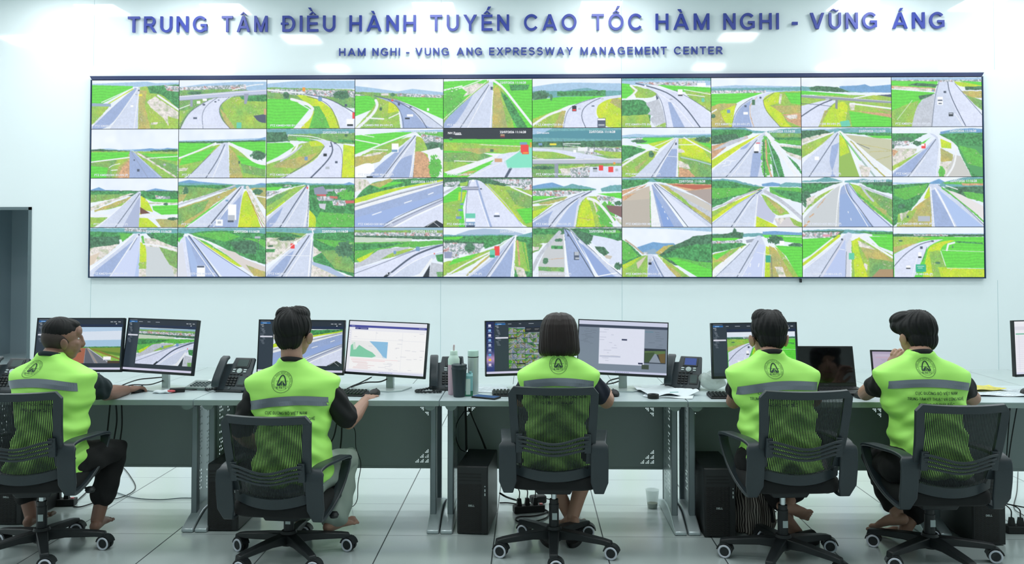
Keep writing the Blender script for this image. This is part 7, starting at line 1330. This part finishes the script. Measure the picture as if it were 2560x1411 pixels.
# on the desk
cable([A(248, 934, 5.2), dz(262, 945), dz(281, 965), dz(292, 970)], .0035, 'black cable curling from the leftmost monitor down to the desk')
cable([dz(292, 972), dz(310, 962), A(345, 950, 5.22), A(380, 946, 5.22), A(414, 943, 5.23)], .0035, 'upper black cable running to the stand of the curved-bridge monitor')
cable([dz(296, 974), dz(330, 963), A(375, 962, 5.2), A(414, 950, 5.23)], .0035, 'lower black cable running to the stand of the curved-bridge monitor')
cable([dz(345, 972), dz(385, 977), dz(420, 980), dz(450, 975), dz(464, 972)], .0030, 'thin black cable along the desk towards the adapter')
cable([A(928, 944, 5.2), A(900, 958, 5.2), dz(880, 966), dz(868, 972)], .004, 'thick black cable dropping left of the dashboard monitor stand')
cable([A(972, 946, 5.25), A(950, 955, 5.22), A(915, 957, 5.22), dz(878, 968)], .004, 'black cable looping behind the dashboard monitor stand')
cable([A(1546, 946, 5.25), A(1525, 952, 5.22), dz(1505, 950), dz(1490, 951)], .004, 'upper black cable left of the form monitor stand')
cable([A(1546, 954, 5.25), A(1530, 959, 5.22), dz(1505, 960), dz(1490, 962)], .004, 'lower black cable left of the form monitor stand')
# hanging below the desks
for k, (a, b, c, lab) in enumerate(((A(277, 1012, 5.12), A(272, 1045, 5.12), A(268, 1085, 5.1), 'leftmost black cable hanging under the desk behind the leftmost man'), (A(288, 1012, 5.12), A(292, 1050, 5.12), A(285, 1100, 5.1), 'middle black cable hanging under the desk behind the leftmost man'), (A(303, 1012, 5.12), A(305, 1060, 5.12), A(300, 1105, 5.1), 'thin right cable hanging under the desk behind the leftmost man'),
                              (A(850, 1050, 5.12), A(838, 1080, 5.12), A(823, 1115, 5.1), 'diagonal black cable hanging beside the pale shorts'), (A(856, 1050, 5.12), A(854, 1085, 5.12), A(851, 1120, 5.1), 'straight black cable hanging beside the pale shorts'))):
    cable([(a[0], a[1], .72), b, c], .0045, lab)
cable([A(878, 1060, 5.1), A(888, 1080, 5.1), A(890, 1120, 5.1), A(902, 1160, 5.08), A(895, 1210, 5.05), A(893, 1250, 5.0), FZ(880, 1268), FZ(862, 1266)], .0025, 'thin black wire hanging from the desk to the floor right of the pale shorts')
cable([A(1164, 1018, 5.15), A(1165, 1060, 5.15), A(1166, 1125, 5.15)], .0075, 'thick black cable bundle dropping behind the tower left of the woman')
cable([A(1160, 1030, 5.2), A(1142, 1060, 5.2), A(1140, 1095, 5.2), A(1150, 1122, 5.2), A(1162, 1130, 5.2)], .003, 'thin looping cable left of the thick bundle above the tower')
cable([A(1172, 1022, 5.2), A(1188, 1060, 5.2), A(1202, 1090, 5.2), A(1215, 1122, 5.2)], .004, 'slanting black cable right of the thick bundle above the tower')
cable([A(1176, 1028, 5.22), A(1192, 1070, 5.22), A(1206, 1105, 5.22), A(1212, 1122, 5.22)], .003, 'second thin slanting cable above the tower left of the woman')
for k, (x0, x1, x2, lab) in enumerate(((2528, 2505, 2504, 'left black cable hanging behind the rightmost chair'), (2546, 2530, 2517, 'thick crossing black cable behind the rightmost chair'), (2527, 2520, 2514, 'third black cable dropping to the rightmost tower'), (2498, 2502, 2492, 'thin black cable beside the armrest of the rightmost chair'))):
    a = A(x0, 1012, 5.1); cable([(a[0], a[1], .72), A(x1, 1090, 5.08), A(x2, 1180, 5.05)], .0035, lab)
# power strips with plugs and floor cables
def power_strip(p, rz, label, big=1):
    root = empty('power_strip', (p[0], p[1], 0), rz, label, 'power strip', 'black power strips on the floor'); MB().box((0, 0, .022), (.19 * big, .062, .042)).build('casing', M['dark'], root, bevel=.005)
    for k in range(3 if big else 2):
        pl_ = MB().box((-.06 + k * .05, 0, .062), (.030, .030, .045), top=(.7, .7)).tube(crv((-.06 + k * .05, 0, .085), (-.055 + k * .05, .02, .125), (-.05 + k * .05 - .02, .10, .14 - k * .01), (-.09 + k * .05, .22, .10)), .0035, n=6)
        pl_.build('plug', M['dark'], root)
    MB().box((.075, -.005, .0445), (.018, .024, .006)).build('switch', M['redp'], root, smooth=False); return root
power_strip(FZ(1322, 1278), 14, 'black power strip with plugs on the floor left of the woman')
power_strip(FZ(150, 1262), 6, 'black power strip on the floor behind the leftmost chair')
power_strip(FZ(2556, 1330), 0, 'black power strip on the floor at the right edge')
r_ = empty('power_adapter', FZ(1345, 1258)[:2] + (0,), 20, 'black mains adapter lying on the floor behind the power strip by the woman', 'adapter'); MB().box((0, 0, .030), (.10, .06, .05)).build('case', M['dark'], r_, bevel=.012, seg=3); MB().tube(crv((.05, 0, .03), (.09, -.03, .02), (.12, -.05, .006), (.10, -.09, .006)), .003, n=6).build('cord', M['dark'], r_)
cable([FZ(1352, 1270), FZ(1372, 1282), FZ(1362, 1297), FZ(1320, 1307), FZ(1292, 1303), FZ(1296, 1293), FZ(1340, 1290), FZ(1380, 1278)], .0045, 'black cable loop on the floor in front of the power strip by the woman')
cable([FZ(1300, 1262), FZ(1270, 1258), FZ(1250, 1258)], .004, 'black cable from the power strip to the tower left of the woman')
cable([A(1250, 1234, 5.0), A(1268, 1244, 5.0), FZ(1300, 1254)], .0055, 'black plug cable between the tower and the power strip by the woman')
cable([A(1460, 1235, 4.9), A(1459, 1252, 4.9), FZ(1446, 1266), FZ(1432, 1272)], .004, 'black cable on the floor right of the woman\'s feet')
cable([FZ(300, 1160), FZ(325, 1190), FZ(338, 1222), FZ(300, 1245), FZ(240, 1252)], .0030, 'thin black cable looping on the floor right of the leftmost man\'s knee')
cable([FZ(290, 1232), FZ(340, 1246), FZ(400, 1250), FZ(455, 1246), FZ(505, 1247)], .0035, 'grey cable lying across the floor between the two left chairs', m='legdk')
cable([FZ(215, 1232), FZ(185, 1262), FZ(200, 1268), FZ(240, 1256)], .004, 'black cable loop beside the power strip under the leftmost desk')
cable([FZ(2545, 1180), FZ(2542, 1230), FZ(2535, 1270), FZ(2560, 1290)], .0025, 'thin wire curling down at the right edge beside the tower')
cable([FZ(1925, 1268), FZ(1900, 1288), FZ(1930, 1305), FZ(1945, 1300)], .004, 'black cable on the floor right of the striped bag')
cable([FZ(1940, 1280), FZ(1910, 1274), FZ(1895, 1275)], .004, 'second black cable on the floor behind the striped bag')
# striped cloth bag
def stripe_mat():
    m = mat('striped_cloth', (.42, .38, .35), .9); nt = m.node_tree; tc = nt.nodes.new('ShaderNodeTexCoord'); w_ = nt.nodes.new('ShaderNodeTexWave'); w_.wave_type = 'BANDS'; w_.bands_direction = 'X'
    w_.inputs['Scale'].default_value = 26; w_.inputs['Distortion'].default_value = 3.5; w_.inputs['Detail'].default_value = 1; w_.inputs['Detail Scale'].default_value = .6
    cr = nt.nodes.new('ShaderNodeValToRGB'); cr.color_ramp.elements[0].position = .55; cr.color_ramp.elements[0].color = lin((.22, .20, .19)); cr.color_ramp.elements[1].position = .75; cr.color_ramp.elements[1].color = lin((.66, .64, .60))
    nt.links.new(tc.outputs['Object'], w_.inputs['Vector']); nt.links.new(w_.outputs['Fac'], cr.inputs['Fac']); nt.links.new(cr.outputs[0], nt.nodes['Principled BSDF'].inputs['Base Color']); return m
r_ = empty('cloth_bag', (1.265, 4.97, 0), 0, 'striped brown and white cloth bag standing on the floor beside a tower', 'bag')
b = MB(); ringstack(b, [(.0, 0, 0, .085, .07, .07), (.01, 0, 0, .115, .09, .09), (.07, .01, 0, .125, .10, .10), (.15, .0, 0, .105, .09, .09), (.22, -.02, .01, .075, .07, .07), (.30, -.035, .02, .065, .05, .05), (.35, -.035, .02, .070, .04, .04)], n=40, e=.9)
b = b.build('bag', stripe_mat(), r_, remesh=.006, relax=2)
displace(b, lambda co, no: .008 * np.sin(np.arctan2(co[:, 1], co[:, 0]) * 9 + co[:, 2] * 12) + .006 * np.sin(np.arctan2(co[:, 1], co[:, 0]) * 5 - co[:, 2] * 30))
MB().tube(crv((-.02, -.04, .33), (.02, -.09, .28), (.07, -.11, .18), (.09, -.10, .08)), .009, n=8).build('strap', M['seatf'], r_)
# plastic cup with dregs
M['cup'] = mat('clear_cup', (.85, .92, .90), .12, alpha=.28); M['dregs'] = mat('dregs_brown', (.42, .40, .30), .5, noise=(60, .4))
c = FZ(1631, 1268); r_ = empty('plastic_cup', (c[0], c[1], 0), 0, 'clear plastic cup with brown dregs on the floor by the desk leg', 'cup')
MB().lathe([(.0, .001), (.030, .001), (.042, .11), (.044, .112), (.041, .11), (.029, .003), (.0, .003)], n=32).build('cup', M['cup'], r_)
MB().lathe([(.0, .004), (.0285, .004), (.0315, .030), (.0, .026)], n=28).build('dregs', M['dregs'], r_)
# slippers
M['slip'] = mat('slipper_black', (.07, .08, .085), .6)
def slipper(px, py, rz, label):
    p = FZ(px, py); root = empty('slipper', (p[0], p[1], 0), rz, label, 'slipper', 'black slippers on the floor')
    out = [(math.cos(t) * .046 * (1 + .12 * math.sin(t)), math.sin(t) * .125) for t in [2 * math.pi * i / 28 for i in range(28)]]
    MB().prism(out, .0, .022, 'xy').build('sole', M['slip'], root, bevel=.004)
    MB().sweep([(math.cos(t) * .044, .03, .020 + math.sin(t) * .050) for t in [math.pi * i / 12 for i in range(13)]], .10, .008, wdir=(0, 1, 0)).build('strap', M['slip'], root); return root
slipper(1372, 1352, 8, 'black slipper under the woman\'s chair, left one'); slipper(1436, 1350, -8, 'black slipper under the woman\'s chair, right one')
slipper(2005, 1362, -60, 'black slipper below the crossed bare feet')
